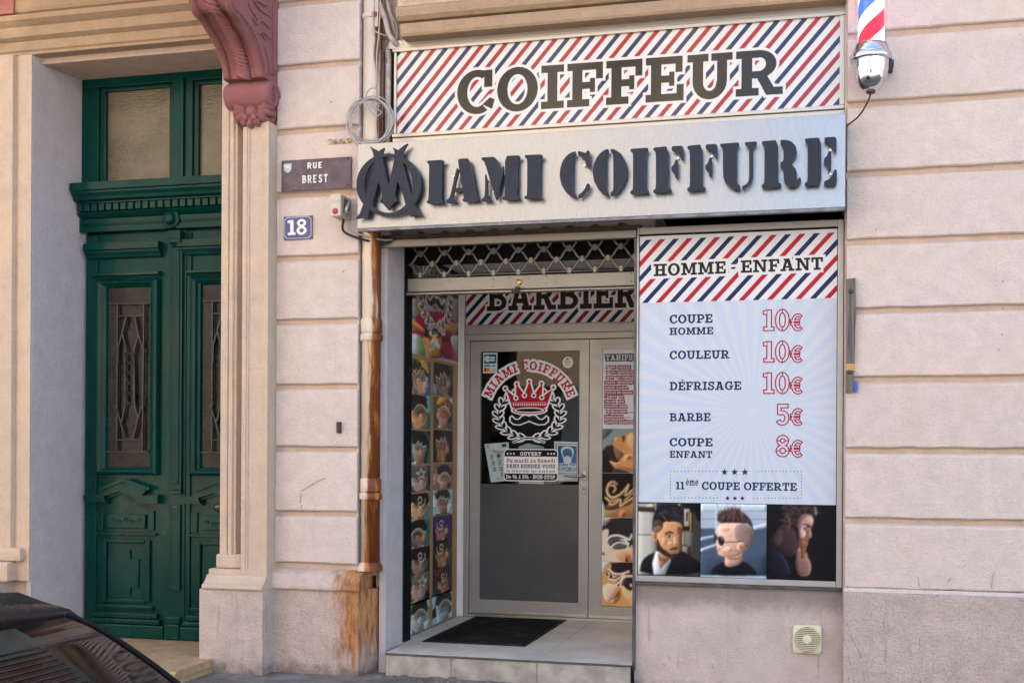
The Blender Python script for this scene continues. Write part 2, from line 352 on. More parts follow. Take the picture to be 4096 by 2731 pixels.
def strands(poly, n, ang, length, cols, seed=0, bend=.5, jit=.25):
    """short hair strokes scattered in a polygon: list of (points, colour)"""
    rd = random.Random(seed); xs = [q[0] for q in poly]; ys = [q[1] for q in poly]; out = []
    while n > 0:
        x, y = rd.uniform(min(xs), max(xs)), rd.uniform(min(ys), max(ys)); n -= 1
        if not inside((x, y), poly): continue
        a = ang((x, y)) if callable(ang) else ang
        a += rd.uniform(-jit, jit); L = length * rd.uniform(.5, 1.2); b = rd.uniform(-bend, bend); pts = []
        for k in range(4): pts.append((x, y)); x += math.cos(a) * L / 3; y += math.sin(a) * L / 3; a += b / 3
        out.append((pts, rd.choice(cols)))
    return out
def onY(y): return lambda a, b: (a, y, b)
def sans(t, a, b, cap, art, col, halo=None, hcol=None, bold=0):
    """flat lettering from the built-in sans face"""
    cu = bpy.data.curves.new('lettering', 'FONT'); cu.body = t; cu.size = 1; cu.offset = bold
    ob = bpy.data.objects.new('lettering', cu); COL.objects.link(ob)
    dg = bpy.context.evaluated_depsgraph_get(); me = ob.evaluated_get(dg).to_mesh()
    V = [tuple(v.co[:2]) for v in me.vertices]; Fc = [list(p.vertices) for p in me.polygons]
    ob.evaluated_get(dg).to_mesh_clear(); bpy.data.objects.remove(ob); bpy.data.curves.remove(cu)
    x0 = min(v[0] for v in V); x1 = max(v[0] for v in V); h = .7
    a = Vector(a); b = Vector(b); L = (b - a).length; d = (b - a) / L; up = Vector((-d.y, d.x))
    def mp(v): p = a + d * ((v[0] - x0) / (x1 - x0) * L) + up * (v[1] / h * cap); return (p.x, p.y)
    out = [[mp(V[i]) for i in f] for f in Fc]
    if art is not None: art.polys(out, col)
    return out
# ---------------------------------------------------------------- materials
class NT:
    def __init__(s, name):
        s.m = bpy.data.materials.new(name); s.m.use_nodes = True; s.t = s.m.node_tree; s.n = s.t.nodes; s.l = s.t.links
        s.b = s.n['Principled BSDF']; s.co = s.n.new('ShaderNodeTexCoord').outputs['Object']
    def noise(s, scale, detail=4, rough=.6, vec=None, sc3=None):
        v = vec or s.co
        if sc3:
            mp = s.n.new('ShaderNodeMapping'); s.l.new(v, mp.inputs[0]); mp.inputs['Scale'].default_value = sc3; v = mp.outputs[0]
        t = s.n.new('ShaderNodeTexNoise'); s.l.new(v, t.inputs['Vector']); t.inputs['Scale'].default_value = scale; t.inputs['Detail'].default_value = detail; t.inputs['Roughness'].default_value = rough
        return t.outputs[0]
    def ramp(s, f, a, b, ca=0., cb=1.):
        r = s.n.new('ShaderNodeMapRange'); s.l.new(f, r.inputs[0]); r.interpolation_type = 'SMOOTHSTEP'
        for i, v in zip((1, 2, 3, 4), (a, b, ca, cb)): r.inputs[i].default_value = v
        return r.outputs[0]
    def math(s, op, a, b=0.):
        m = s.n.new('ShaderNodeMath'); m.operation = op
        for i, v in enumerate((a, b)):
            if isinstance(v, (int, float)): m.inputs[i].default_value = v
            else: s.l.new(v, m.inputs[i])
        return m.outputs[0]
    def mix(s, f, a, b):
        m = s.n.new('ShaderNodeMix'); m.data_type = 'RGBA'
        if isinstance(f, (int, float)): m.inputs[0].default_value = f
        else: s.l.new(f, m.inputs[0])
        for i, v in ((6, a), (7, b)):
            if isinstance(v, tuple): m.inputs[i].default_value = (*v[:3], 1)
            else: s.l.new(v, m.inputs[i])
        return m.outputs[2]
    def xyz(s):
        x = s.n.new('ShaderNodeSeparateXYZ'); s.l.new(s.co, x.inputs[0]); return x.outputs
    def bump(s, h, strength=.5, dist=.003, prev=None):
        b = s.n.new('ShaderNodeBump'); s.l.new(h, b.inputs['Height']); b.inputs['Strength'].default_value = strength; b.inputs['Distance'].default_value = dist
        if prev is not None: s.l.new(prev, b.inputs['Normal'])
        return b.outputs[0]
    def out(s, col=None, rough=None, metal=0, normal=None, coat=0, spec=.5):
        for k, v in (('Base Color', col), ('Roughness', rough)):
            if v is None: continue
            if isinstance(v, (tuple, float, int)): s.b.inputs[k].default_value = (*v[:3], 1) if isinstance(v, tuple) else v
            else: s.l.new(v, s.b.inputs[k])
        s.b.inputs['Metallic'].default_value = metal; s.b.inputs['Coat Weight'].default_value = coat; s.b.inputs['Coat Roughness'].default_value = .06
        s.b.inputs['Specular IOR Level'].default_value = spec
        if normal is not None: s.l.new(normal, s.b.inputs['Normal'])
        return s.m
def sc(c, k): return tuple(min(1, x * k) for x in c)
def simple(name, c, rough=.5, metal=0, var=.12, vs=5., bump=0., bs=120., coat=0, spec=.5, dist=.002):
    if isinstance(c, str): c = hx(c)
    t = NT(name); n = t.noise(vs, 5)
    col = t.mix(t.ramp(n, .3, .7), sc(c, 1 - var), sc(c, 1 + var))
    nb = t.bump(t.noise(bs, 3), bump, dist) if bump else None
    return t.out(col, t.ramp(t.noise(vs * 3, 3), .3, .7, max(.02, rough - .06), min(1, rough + .06)), metal, nb, coat, spec)
# pinkish-cream render: sandy float finish, faint drips and grime
def stucco(name, base, grime=(.34, .29, .27), g=.35, streak=.5, pore=0., warm=(.68, .50, .33), w=.15):
    t = NT(name)
    oi = t.n.new('ShaderNodeObjectInfo').outputs['Random']
    n1 = t.noise(1.3, 6); n2 = t.noise(9, 5, .65); n3 = t.noise(3., 5, .6, sc3=(5, 5, .55))
    c = t.mix(t.ramp(n2, .3, .75), sc(base, .92), sc(base, 1.06))
    c = t.mix(t.math('MULTIPLY', oi, .13), c, sc(grime, 1.15))
    c = t.mix(t.math('MULTIPLY', t.ramp(n1, .5, .75), w * 2), c, warm)
    c = t.mix(t.math('MULTIPLY', t.ramp(n3, .56, .82), g * streak), c, grime)
    c = t.mix(t.math('MULTIPLY', t.ramp(t.noise(2.2, 8, .7), .58, .8), g * .8), c, grime)
    if pore:
        c = t.mix(t.math('MULTIPLY', t.ramp(t.noise(95, 3, .7), .55, .66), pore), c, sc(grime, .45))
    h = t.math('ADD', t.noise(75, 4, .7), t.math('MULTIPLY', t.noise(26, 4, .6), .8))
    c = t.mix(t.math('MULTIPLY', t.ramp(t.noise(60, 4, .78), .52, .72), .30), c, sc(grime, .8))
    c = t.mix(t.math('MULTIPLY', t.ramp(t.noise(1.1, 7, .75, sc3=(1, 1, 1.6)), .56, .70), .22 * g / .35), c, sc(grime, .9))
    c = t.mix(t.math('MULTIPLY', t.ramp(t.noise(5, 6, .7, sc3=(8, 8, .35)), .62, .78), .30), c, (.36, .24, .15))
    return t.out(c, .9, 0, t.bump(h, 1.0, .008), spec=.15)
WALLC = (.66, .56, .515)
M_wall = stucco('pink cream render', WALLC)
M_groove = stucco('render in joints', (.56, .42, .34), g=.5)
M_trim = stucco('cream moulded stucco', (.60, .47, .365), g=.45, w=.35)
M_lintel = stucco('aged ochre stucco', (.42, .30, .20), grime=(.20, .16, .13), g=.6, w=.3)
M_reveal = stucco('smooth grey render', (.52, .49, .52), g=.25, w=.05)
M_pinkband = stucco('brick pink render', (.46, .19, .155), grime=(.28, .13, .1), g=.4, warm=(.5, .25, .2))
M_console = stucco('old rose painted plaster', (.30, .125, .125), grime=(.10, .05, .05), g=.55, warm=(.45, .22, .18))
def plinth(name, rust=False, z1=.0, k=1.0, speck=.38):
    t = NT(name); x, y, z = t.xyz()
    base = (.56 * k, .46 * k, .415 * k)
    c = t.mix(t.ramp(t.noise(7, 6, .65), .3, .7), sc(base, .88), sc(base, 1.08))
    c = t.mix(t.math('MULTIPLY', t.ramp(t.noise(70, 3, .75), .52, .66), speck), c, (.18, .155, .15))
    c = t.mix(t.math('MULTIPLY', t.ramp(t.noise(3, 7, .7, sc3=(1, 1, .8)), .50, .76), .42), c, (.25, .21, .20))
    drip = t.noise(4, 6, .6, sc3=(6, 6, .7))
    c = t.mix(t.math('MULTIPLY', t.ramp(drip, .58, .75), .4), c, (.24, .17, .11))
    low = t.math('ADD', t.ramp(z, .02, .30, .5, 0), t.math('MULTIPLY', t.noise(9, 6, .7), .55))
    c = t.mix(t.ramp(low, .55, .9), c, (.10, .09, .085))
    if rust:
        wob = t.math('MULTIPLY', t.math('SUBTRACT', t.noise(5, 6, .7, sc3=(3, 3, 1)), .5), .42)
        xx = t.math('ADD', x, wob)
        inx = t.math('MULTIPLY', t.ramp(xx, -3.27, -3.08), t.ramp(xx, -2.96, -2.88, 1, 0))
        inz = t.math('MULTIPLY', t.ramp(t.math('ADD', z, t.math('MULTIPLY', t.noise(6, 5, .6, sc3=(5, 5, .6)), .7)), .44, .66), t.ramp(z, .86, .80, 0, 1))
        st = t.ramp(t.noise(10, 6, .65, sc3=(4, 4, .3)), .25, .65)
        rc_ = t.mix(t.ramp(t.noise(12, 6, .7, sc3=(2, 2, .6)), .38, .66), (.52, .23, .06), (.24, .075, .02))
        c = t.mix(t.math('MULTIPLY', t.math('MULTIPLY', inx, inz), t.math('ADD', t.math('MULTIPLY', st, .3), .68)), c, rc_)
    h = t.math('ADD', t.noise(60, 4, .75), t.math('MULTIPLY', t.noise(20, 5, .65), 1.0))
    return t.out(c, .95, 0, t.bump(h, 1.0, .012), spec=.2)
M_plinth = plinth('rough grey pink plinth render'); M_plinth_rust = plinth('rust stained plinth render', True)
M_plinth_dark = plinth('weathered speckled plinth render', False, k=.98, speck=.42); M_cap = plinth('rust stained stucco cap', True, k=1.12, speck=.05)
def shopwall():
    t = NT('stained pink render under the window'); x, y, z = t.xyz(); base = (.53, .44, .41)
    c = t.mix(t.ramp(t.noise(5, 6, .65), .3, .7), sc(base, .9), sc(base, 1.07))
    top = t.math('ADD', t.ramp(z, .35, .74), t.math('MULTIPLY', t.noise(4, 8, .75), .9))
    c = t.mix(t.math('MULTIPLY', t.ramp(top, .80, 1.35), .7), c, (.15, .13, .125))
    c = t.mix(t.math('MULTIPLY', t.ramp(t.noise(3, 7, .7, sc3=(7, 7, .6)), .58, .75), .45), c, (.22, .16, .12))
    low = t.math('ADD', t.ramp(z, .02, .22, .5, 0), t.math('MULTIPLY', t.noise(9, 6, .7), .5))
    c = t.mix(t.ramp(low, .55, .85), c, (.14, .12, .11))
    c = t.mix(t.math('MULTIPLY', t.ramp(t.noise(90, 4, .75), .55, .7), .35), c, (.16, .14, .13))
    h = t.math('ADD', t.noise(70, 4, .7), t.math('MULTIPLY', t.noise(14, 5, .6), 1.2))
    return t.out(c, .92, 0, t.bump(h, .8, .008), spec=.2)
M_shopwall = shopwall()
PIPE_X = Xp(1484, .075, 1500)
def pipe_mat():
    t = NT('cream pipe paint with rust runs'); x, y, z = t.xyz()
    base = t.mix(t.ramp(t.noise(6, 5, .6, sc3=(2, 2, .6)), .3, .7), (.56, .47, .38), (.66, .56, .46))
    n = t.math('SUBTRACT', t.noise(3.2, 7, .68, sc3=(5, 5, .5)), .5)
    side = t.ramp(x, PIPE_X - .045, PIPE_X + .045, -.25, .55)                     # water runs down the right side
    low = t.math('ADD', t.ramp(z, 2.05, 2.44, .10, 0), t.ramp(z, .75, 2.1, .24, 0))
    f = t.math('ADD', t.math('ADD', side, low), t.math('MULTIPLY', n, 1.3))
    rust = t.mix(t.ramp(t.math('ADD', t.noise(8, 7, .72, sc3=(2.5, 2.5, .4)), t.math('MULTIPLY', side, .28)), .42, .66), (.50, .19, .025), (.15, .036, .008))
    return t.out(t.mix(t.ramp(f, .30, .50), base, rust), .6, 0, t.bump(t.noise(60, 4, .7), .3, .002))
M_pipe = pipe_mat()
def green_paint():
    t = NT('dark green door paint'); x, y, z = t.xyz()
    c = t.mix(t.ramp(t.noise(4, 5, .6, sc3=(1, 1, .4)), .3, .7), (.0008, .028, .024), (.0013, .042, .036))
    wear = t.math('ADD', t.math('MULTIPLY', t.ramp(z, 1.0, 2.4, .25, 0), 1), t.noise(26, 6, .75))
    c = t.mix(t.math('MULTIPLY', t.ramp(wear, .86, .93), .45), c, (.16, .15, .11))
    h = t.noise(40, 4, .6, sc3=(1, 1, .15))
    return t.out(c, t.ramp(t.noise(9, 4), .3, .7, .14, .26), 0, t.bump(h, .12, .002), spec=.15)
M_green = green_paint()
M_iron = simple('black painted iron', (.012, .012, .016), .45)
M_knob = simple('worn dark bronze', (.10, .08, .075), .35, .8)
def obscure():
    t = NT('textured obscure glass'); 
    c = t.mix(t.ramp(t.noise(2.5, 3), .3, .7), (.075, .062, .036), (.125, .105, .066))
    return t.out(c, .18, 0, t.bump(t.noise(55, 2, .5, sc3=(.6, 1, 1.6)), .55, .008), spec=.45)
M_obscure = obscure()
M_obscure2 = simple('dusty dark obscure glass', (.012, .012, .011), .25, 0, .5, 8, .5, 60, dist=.006, spec=.22)
def brushed(name, c, rough=.38, horiz=False, dirt=.0):
    t = NT(name); n = t.noise(60, 3, .6, sc3=(.15, 1, 9) if horiz else (9, 1, .15))
    col = t.mix(t.ramp(n, .3, .7), sc(c, .95), sc(c, 1.04))
    col = t.mix(t.math('MULTIPLY', t.ramp(t.noise(5, 6, .7), .55, .8), dirt), col, (.16, .12, .09))
    return t.out(col, t.ramp(n, .25, .75, rough - .05, rough + .08), 1.0, t.bump(n, .06, .0008))
M_brush = brushed('brushed stainless sign metal', (.30, .318, .35), .30)
M_alu = brushed('champagne anodised aluminium', (.44, .42, .39), .40, True, .2)
M_aludoor = simple('grey lacquered aluminium', (.36, .345, .335), .4, .35, .04)
M_galv = brushed('dull galvanised steel', (.27, .265, .25), .5, True, .7)
M_steel_dk = simple('dark weathered steel', (.09, .09, .10), .5, .5, .3, 12, .2)
M_rail = simple('blue grey guide rail steel', (.15, .16, .19), .45, .6, .3, 10, .15)
M_rustmetal = simple('brown rusted sheet steel', (.055, .027, .02), .75, .1, .4, 14, .3)
M_rustplate = simple('flaking rusty plate', (.36, .27, .19), .9, 0, .6, 40, .5)
M_anth = simple('anthracite lacquered letters', (.018, .024, .040), .40, 0, .05, spec=.2)
M_chrome = simple('chrome', (.66, .66, .68), .13, 1, .0)
M_white = simple('white painted jamb', (.74, .75, .77), .5, 0, .05, 6, .1)
M_blackgap = simple('black rubber', (.006, .006, .007), .7, spec=.1)
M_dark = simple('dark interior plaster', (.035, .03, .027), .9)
M_brown = simple('brown interior panelling', (.05, .028, .015), .6)
M_cable = simple('pale grey cable', (.36, .35, .335), .5); M_cableblk = simple('black cable', (.015, .015, .016), .45)
M_conduit = simple('painted conduit', (.46, .39, .36), .6, 0, .2, 20, .2)
M_tile = None
def tilemat():
    t = NT('greige porcelain tile'); c = t.mix(t.ramp(t.noise(3.5, 7, .65), .3, .72), (.50, .46, .405), (.68, .635, .575))
    c = t.mix(t.math('MULTIPLY', t.ramp(t.noise(12, 6, .7), .6, .8), .4), c, (.24, .20, .16))
    return t.out(c, .42, 0, t.bump(t.noise(60, 3), .1, .001))
M_tile = tilemat(); M_riser = simple('grimy greige riser tile', (.33, .30, .265), .55, 0, .25, 9, .1)
def stone():
    t = NT('worn ochre doorstep stone'); c = t.mix(t.ramp(t.noise(7, 7, .75, sc3=(1.2, 1, 1)), .3, .72), (.34, .21, .095), (.50, .37, .22))
    return t.out(c, .6, 0, t.bump(t.noise(30, 5, .7), .4, .004))
M_stone = stone()
def matmat():
    t = NT('black ribbed door mat'); v = t.n.new('ShaderNodeTexVoronoi'); v.inputs['Scale'].default_value = 26; t.l.new(t.co, v.inputs['Vector'])
    c = t.mix(t.ramp(t.noise(7, 6, .7), .45, .75), (.012, .011, .011), (.05, .04, .034))
    return t.out(c, .9, 0, t.bump(v.outputs[0], .8, .004), spec=.1)
M_mat = matmat(); M_rubber = simple('grey black rubber border', (.02, .02, .021), .7, spec=.15)
def asphalt():
    t = NT('asphalt'); c = t.mix(t.ramp(t.noise(3, 6), .3, .7), (.09, .088, .085), (.13, .125, .12)); return t.out(c, .9, 0, t.bump(t.noise(140, 4, .7), .6, .006))
M_asph = asphalt()
def pave():
    t = NT('dirty pavement'); c = t.mix(t.ramp(t.noise(6, 7, .7), .3, .7), (.10, .09, .08), (.22, .20, .18)); return t.out(c, .9, 0, t.bump(t.noise(40, 5, .7), .6, .006))
M_pave = pave()
def print_mat(name, rough, coat, spec=.5, grain=.05):
    t = NT(name); a = t.n.new('ShaderNodeAttribute'); a.attribute_name = 'Col'
    n = t.noise(300, 2); g = t.ramp(n, .3, .7, 1 - grain, 1 + grain)
    m = t.n.new('ShaderNodeMix'); m.data_type = 'RGBA'; m.blend_type = 'MULTIPLY'; m.inputs[0].default_value = 1
    t.l.new(a.outputs['Color'], m.inputs[6])
    cb = t.n.new('ShaderNodeCombineColor'); [t.l.new(g, cb.inputs[i]) for i in range(3)]
    t.l.new(cb.outputs[0], m.inputs[7])
    return t.out(m.outputs[2], rough, 0, None, coat, spec)
M_print = print_mat('matt vinyl print', .5, 0, .12)
M_gloss = print_mat('glossy laminated print', .16, .0, .5)
M_satin = print_mat('satin window print', .35, .0, .12)
M_photo = print_mat('photo print', .38, 0, .10, .10)
M_enamel = print_mat('enamel plate', .2, .3, .5, .04)
def glass(name, tint, refl=1.0, ior=1.5):
    t = NT(name); n = t.n; l = t.l
    tr = n.new('ShaderNodeBsdfTransparent'); tr.inputs[0].default_value = (*tint, 1)
    gl = n.new('ShaderNodeBsdfGlossy'); gl.inputs['Roughness'].default_value = .01; gl.inputs[0].default_value = (refl, refl, refl, 1)
    lw = n.new('ShaderNodeLayerWeight'); lw.inputs[0].default_value = .5
    fc = t.math('ADD', t.math('MULTIPLY', t.math('POWER', lw.outputs['Facing'], 4.5), .6), .018 * ior / 1.5)
    mx = n.new('ShaderNodeMixShader'); l.new(fc, mx.inputs[0]); l.new(tr.outputs[0], mx.inputs[1]); l.new(gl.outputs[0], mx.inputs[2])
    l.new(mx.outputs[0], n['Material Output'].inputs[0]); return t.m
M_glass = glass('clear window glass', (.80, .84, .83)); M_tube = glass('clear acrylic tube', (.97, .97, .97))
M_cglass = glass('smoked rear glass', (.22, .33, .32), 1.0, 1.6)
def wood(name, a, b, rough=.7):
    t = NT(name); n = t.noise(8, 5, .65, sc3=(14, 3, .5)); return t.out(t.mix(t.ramp(n, .3, .7), a, b), rough, 0, t.bump(n, .3, .002))
M_batten = wood('weathered grey wood', (.05, .045, .042), (.17, .15, .13)); M_freshwood = wood('fresh orange wood', (.42, .22, .07), (.55, .33, .13))
M_vent = simple('yellowed ivory plastic', (.64, .60, .42), .45, 0, .05); M_ventdark = simple('dark fan housing', (.02, .018, .015), .8)
M_switch = simple('beige switch plastic', (.52, .47, .36), .5, 0, .06); M_red = simple('dull red button', (.32, .05, .06), .45)
M_carblack = simple('black car paint', (.003, .003, .004), .03, 0, .0, spec=.22); M_tyre = simple('tyre rubber', (.015, .015, .015), .85); M_rim = simple('alloy rim', (.5, .5, .5), .3, 1)
M_frit = simple('black glass border', (.003, .003, .004), .02, 0, 0, spec=.20); M_tail = simple('red tail lamp', (.35, .01, .01), .15, coat=1)
M_seat = simple('grey seat fabric', (.10, .12, .12), .9)
M_brass = simple('brass lock', (.45, .30, .12), .35, .9)
M_board = simple('white sign board', (.72, .73, .75), .35, 0, .02)
# ================================================================ setting
YS = .10            # plane of the shop's signs and price window
ZP = .045           # pavement level at the shop
def structure(o): o['kind'] = 'structure'; return o
g = MB(); g.add([(-60, -60, -.1), (60, -60, -.1), (60, 60, -.1), (-60, 60, -.1)], [(0, 1, 2, 3)]); structure(g.obj('road', M_asph))
structure(MB().box(-40, 40, -1.7, 2.2, -.3, ZP, .015).obj('pavement', M_pave))
structure(MB().box(-40, 40, -1.86, -1.705, -.3, ZP - .005, .02).obj('kerb', simple('granite kerb', (.30, .29, .28), .8, 0, .25, 30, .3)))
# ================================================================ the building with the shop
XB = Xp(1432, 0, 1000)            # right end of the left pillar's blocks
XR = .098                         # left end of the right-hand wall
bld = empty('street_building', (-3, 0, 0), 'pink cream rendered building with grooved courses around the shop', 'building')
def P_(name, mb, mat, par=bld): return mb.obj(name, mat, par)
# masonry core behind everything (openings left for the house door and the shop)
core = MB()
core.box(-14, -5.60, .03, .70, -.2, 5.3).box(-5.60, -4.02, .05, .70, 4.36, 5.3).box(-4.02, -3.075, .03, .20, -.2, 5.3).box(-3.92, -3.075, .20, .70, -.2, 5.3).box(-3.0, -2.945, .20, 2.2, -.2, 5.3)
core.box(-3.0, XR + .02, .16, .70, 4.28, 5.3).box(XR, 9, .03, .70, -.2, 5.3).box(-1.13, XR + .02, .16, 2.4, -.2, .66).box(-14, 9, 1.2, 1.5, 5.3, 13)
P_('masonry_core', core, M_groove)
B('upper_wall', M_wall, bld, -14, 9, -.02, .9, 5.30, 12.5)
# grooved courses: left pillar and right wall, one block each
gl = [.713, 1.142, 1.58, 2.005, 2.448, 2.883, 3.319, 3.755, 4.195, 4.63, 5.07]
gr = [.740, 1.164, 1.588, 2.017, 2.435, 2.852, 3.265, 3.687, 4.105, 4.53, 4.95]
def block(x0, x1, z0, z1, mat, y0=0., b=.010):
    """render block with softened, slightly wavering front edges"""
    nx = max(2, int((x1 - x0) / .12)); v = []; fs = []
    xs = [x0 + (x1 - x0) * i / nx for i in range(nx + 1)]
    rows = [(z0, .03), (z0 + .002, y0 + .008), (z0 + b, y0), ((z0 + z1) / 2, y0), (z1 - b - .012, y0), (z1 - .008, y0 + .010), (z1, .03)]
    for x in xs:
        w = [random.uniform(-.0036, .0036) for _ in range(2)]
        for j, (z, y) in enumerate(rows): v.append((x, y + (.002 if x in (x0, x1) and j in (2, 3, 4) else 0), z + (w[0] if j in (1, 2) else w[1] if j in (4, 5) else 0)))
    m = len(rows)
    for i in range(nx):
        for j in range(m - 1): fs.append((i * m + j, (i + 1) * m + j, (i + 1) * m + j + 1, i * m + j + 1))
    mb = MB(); mb.add(v, fs, 0, False)
    mb.add([v[j] for j in range(m)], [tuple(range(m))]); mb.add([v[nx * m + j] for j in range(m)], [tuple(range(m))[::-1]])
    return mb
GV = .034
for a, b_ in zip(gl[:-1], gl[1:]): P_('block', block(-3.665, XB, a + (.075 if a < .8 else 0), b_ - GV, M_wall), M_wall)
for a, b_ in zip(gr[:-1], gr[1:]): P_('block', block(XR + .012, 3.4, a, b_ - GV, M_wall), M_wall)
for a, b_ in zip(gr[:-1], gr[1:]): P_('block', block(3.43, 8.9, a, b_ - GV, M_wall), M_wall)
for a, b_ in zip(gl[:-1], gl[1:]): P_('block', block(-13.9, -6.15, a + (.075 if a < .8 else 0), b_ - GV, M_wall), M_wall)
# plinth: left of the shop (with its moulded cap) and to the right
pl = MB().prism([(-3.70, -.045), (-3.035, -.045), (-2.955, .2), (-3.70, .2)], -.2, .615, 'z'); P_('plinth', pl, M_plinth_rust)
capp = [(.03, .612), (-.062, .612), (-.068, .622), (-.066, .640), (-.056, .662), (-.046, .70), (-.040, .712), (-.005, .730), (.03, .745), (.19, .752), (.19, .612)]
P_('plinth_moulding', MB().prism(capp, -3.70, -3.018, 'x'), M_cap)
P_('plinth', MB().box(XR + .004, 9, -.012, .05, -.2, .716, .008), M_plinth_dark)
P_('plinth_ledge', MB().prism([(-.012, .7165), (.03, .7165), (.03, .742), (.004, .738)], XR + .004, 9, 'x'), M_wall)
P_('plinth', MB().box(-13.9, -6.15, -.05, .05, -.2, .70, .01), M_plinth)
# recess behind the drainpipe and the broken quoin edge beside it
zc = .752
P_('recess_wall', MB().box(-3.07, -2.955, .17, .30, .70, 5.3), M_wall)
P_('recess_side', MB().box(-3.30, XB - .002, .0305, .30, .72, 5.3), M_wall)
quo = [(2.93, 3.03), (2.43, 2.90), (2.015, 2.40), (1.60, 1.995), (1.155, 1.575), (.755, 1.13)]
for a, b_ in quo + [(3.05, 3.40), (3.42, 3.80), (3.82, 4.20)]:
    P_('quoin_edge', MB().box(-2.99, -2.945 - random.uniform(0, .006), .125, .172, a, b_, .008), M_plinth_rust if b_ < 2.3 else M_wall)
P_('shop_reveal', MB().prism([(-2.952, .135), (-2.905, .135), (-2.895, .44), (-2.952, .44)], -.2, 3.05, 'z'), M_reveal)
# ---------------------------------------------------------------- house-door surround
JX0, JX1 = -5.575, -4.055         # inner edges of the two jambs
Yj = -.05
def jamb(xin, sgn, z0, z1):
    pr = [(0, .20), (0, Yj), (.050, Yj), (.056, Yj + .010), (.066, Yj + .010), (.072, Yj - .018), (.098, Yj - .022), (.108, Yj - .006), (.122, Yj - .006), (.128, Yj + .02), (.150, .05), (.150, .2)]
    return MB().prism([(xin + sgn * a, b_) for a, b_ in pr], z0, z1, 'z')
zl = Zp(219, Yj, 122)             # underside of the lintel
P_('door_jamb', jamb(JX1, 1, .60, zl - .001), M_trim)
lj = MB().prism([(JX0 - a, b_) for a, b_ in [(0, .50), (0, Yj), (.105, Yj), (.112, Yj + .012), (.128, Yj + .012), (.136, Yj - .03), (.25, Yj - .04), (.262, Yj - .02), (.33, Yj - .02), (.34, Yj - .05), (.46, Yj - .05), (.46, .05), (.42, .5)]], .60, zl - .001, 'z')
P_('door_jamb', lj, M_trim)
P_('reveal_panel', MB().prism([(JX0 - .03, -.035), (JX0 + .003, -.035), (-5.50, .52), (JX0 - .03, .52)], -.1, zl, 'z'), M_reveal)
P_('reveal_panel', MB().box(-3.94, -3.90, .2005, .70, -.1, zl), M_reveal)
P_('surround_back', MB().box(JX0 - .44, JX1 + .1, .005, .60, zl + .062, zl + .43).box(JX0 - .44, JX0 - .032, .0, .6, -.1, zl + .06), M_trim)
P_('door_soffit', MB().box(JX0, JX1, Yj + .02, .55, zl + .004, zl + .06), M_lintel)
lp = [(.3, 0), (Yj, 0), (Yj, .018), (Yj + .012, .026), (Yj, .034), (Yj, .098), (Yj - .02, .106), (Yj - .045, .118), (Yj - .045, .185), (Yj - .03, .195), (Yj - .05, .205), (Yj - .085, .225), (Yj - .085, .262), (Yj - .01, .270), (Yj + .02, .285), (Yj - .02, .305), (Yj - .03, .33), (Yj - .03, .40), (Yj + .0, .42), (.3, .42)]
P_('lintel_moulding', MB().prism([(a, zl + b_) for a, b_ in lp], JX0 - .46, JX1 + .16, 'x'), M_lintel)
P_('lintel_panel', MB().box(JX0 - .46, -3.665, -.03, .10, zl + .42, 5.3), M_trim)
P_('pink_panel', MB().box(JX0 + .06, JX1 - .10, -.06, -.028, zl + .50, 5.25, .006), M_pinkband)
P_('pink_panel', MB().box(JX0 - .9, JX0 - .12, -.10, -.028, zl + .29, 5.25, .006), M_pinkband)
for i in range(2): P_('panel_border', MB().box(JX0 - .02 + i * .02, JX1, -.052 + .012 * i, -.029, zl + .425 + i * .03, zl + .455 + i * .03), M_lintel)
# pilaster with sunk panel
PX0, PX1 = Xp(967, -.12, 1500), -3.668
zt, zb = Zp(490, -.12, 1010), .70
def sunk(x0, x1, z0, z1, y, dep, w, back):
    m = MB(); m.box(x0, x0 + w, y, back, z0, z1).box(x1 - w, x1, y, back, z0, z1).box(x0 + w, x1 - w, y, back, z0, z0 + w).box(x0 + w, x1 - w, y, back, z1 - w, z1)
    m.box(x0 + w, x1 - w, y + dep, back, z0 + w, z1 - w); k = .016
    m.box(x0 + w, x0 + w + k, y + dep * .5, back, z0 + w, z1 - w).box(x1 - w - k, x1 - w, y + dep * .5, back, z0 + w, z1 - w)
    m.box(x0 + w + k, x1 - w - k, y + dep * .5, back, z0 + w, z0 + w + k).box(x0 + w + k, x1 - w - k, y + dep * .5, back, z1 - w - k, z1 - w); return m
pil = sunk(PX0, PX1, zb, zt, -.12, .013, .030, .05); P_('pilaster', pil, M_trim)
bx0 = Xp(795, -.2, 2500)
P_('pilaster_base', MB().box(bx0, -3.655, -.20, .10, -.1, .612, .012), M_plinth)
P_('base_moulding', MB().prism([(.05, .612), (-.215, .612), (-.222, .622), (-.215, .642), (-.19, .652), (-.165, .675), (-.15, .70), (-.135, .705), (.05, .705)], bx0 + .03, -3.655, 'x'), M_trim)
P_('jamb_base', MB().box(bx0 + .02, PX0, -.11, .4, .60, .74, .01).box(bx0 + .06, PX0, -.085, .4, .742, .84, .02), M_trim)
P_('jamb_base', MB().box(JX0 - .60, JX0 - .10, -.16, .3, .60, .74, .02).box(JX0 - .55, JX0 - .03, -.11, .3, .742, .84, .03), M_trim)
P_('jamb_plinth', MB().box(JX0 - .62, JX0 - .16, -.22, .3, -.1, .60, .015), M_plinth)
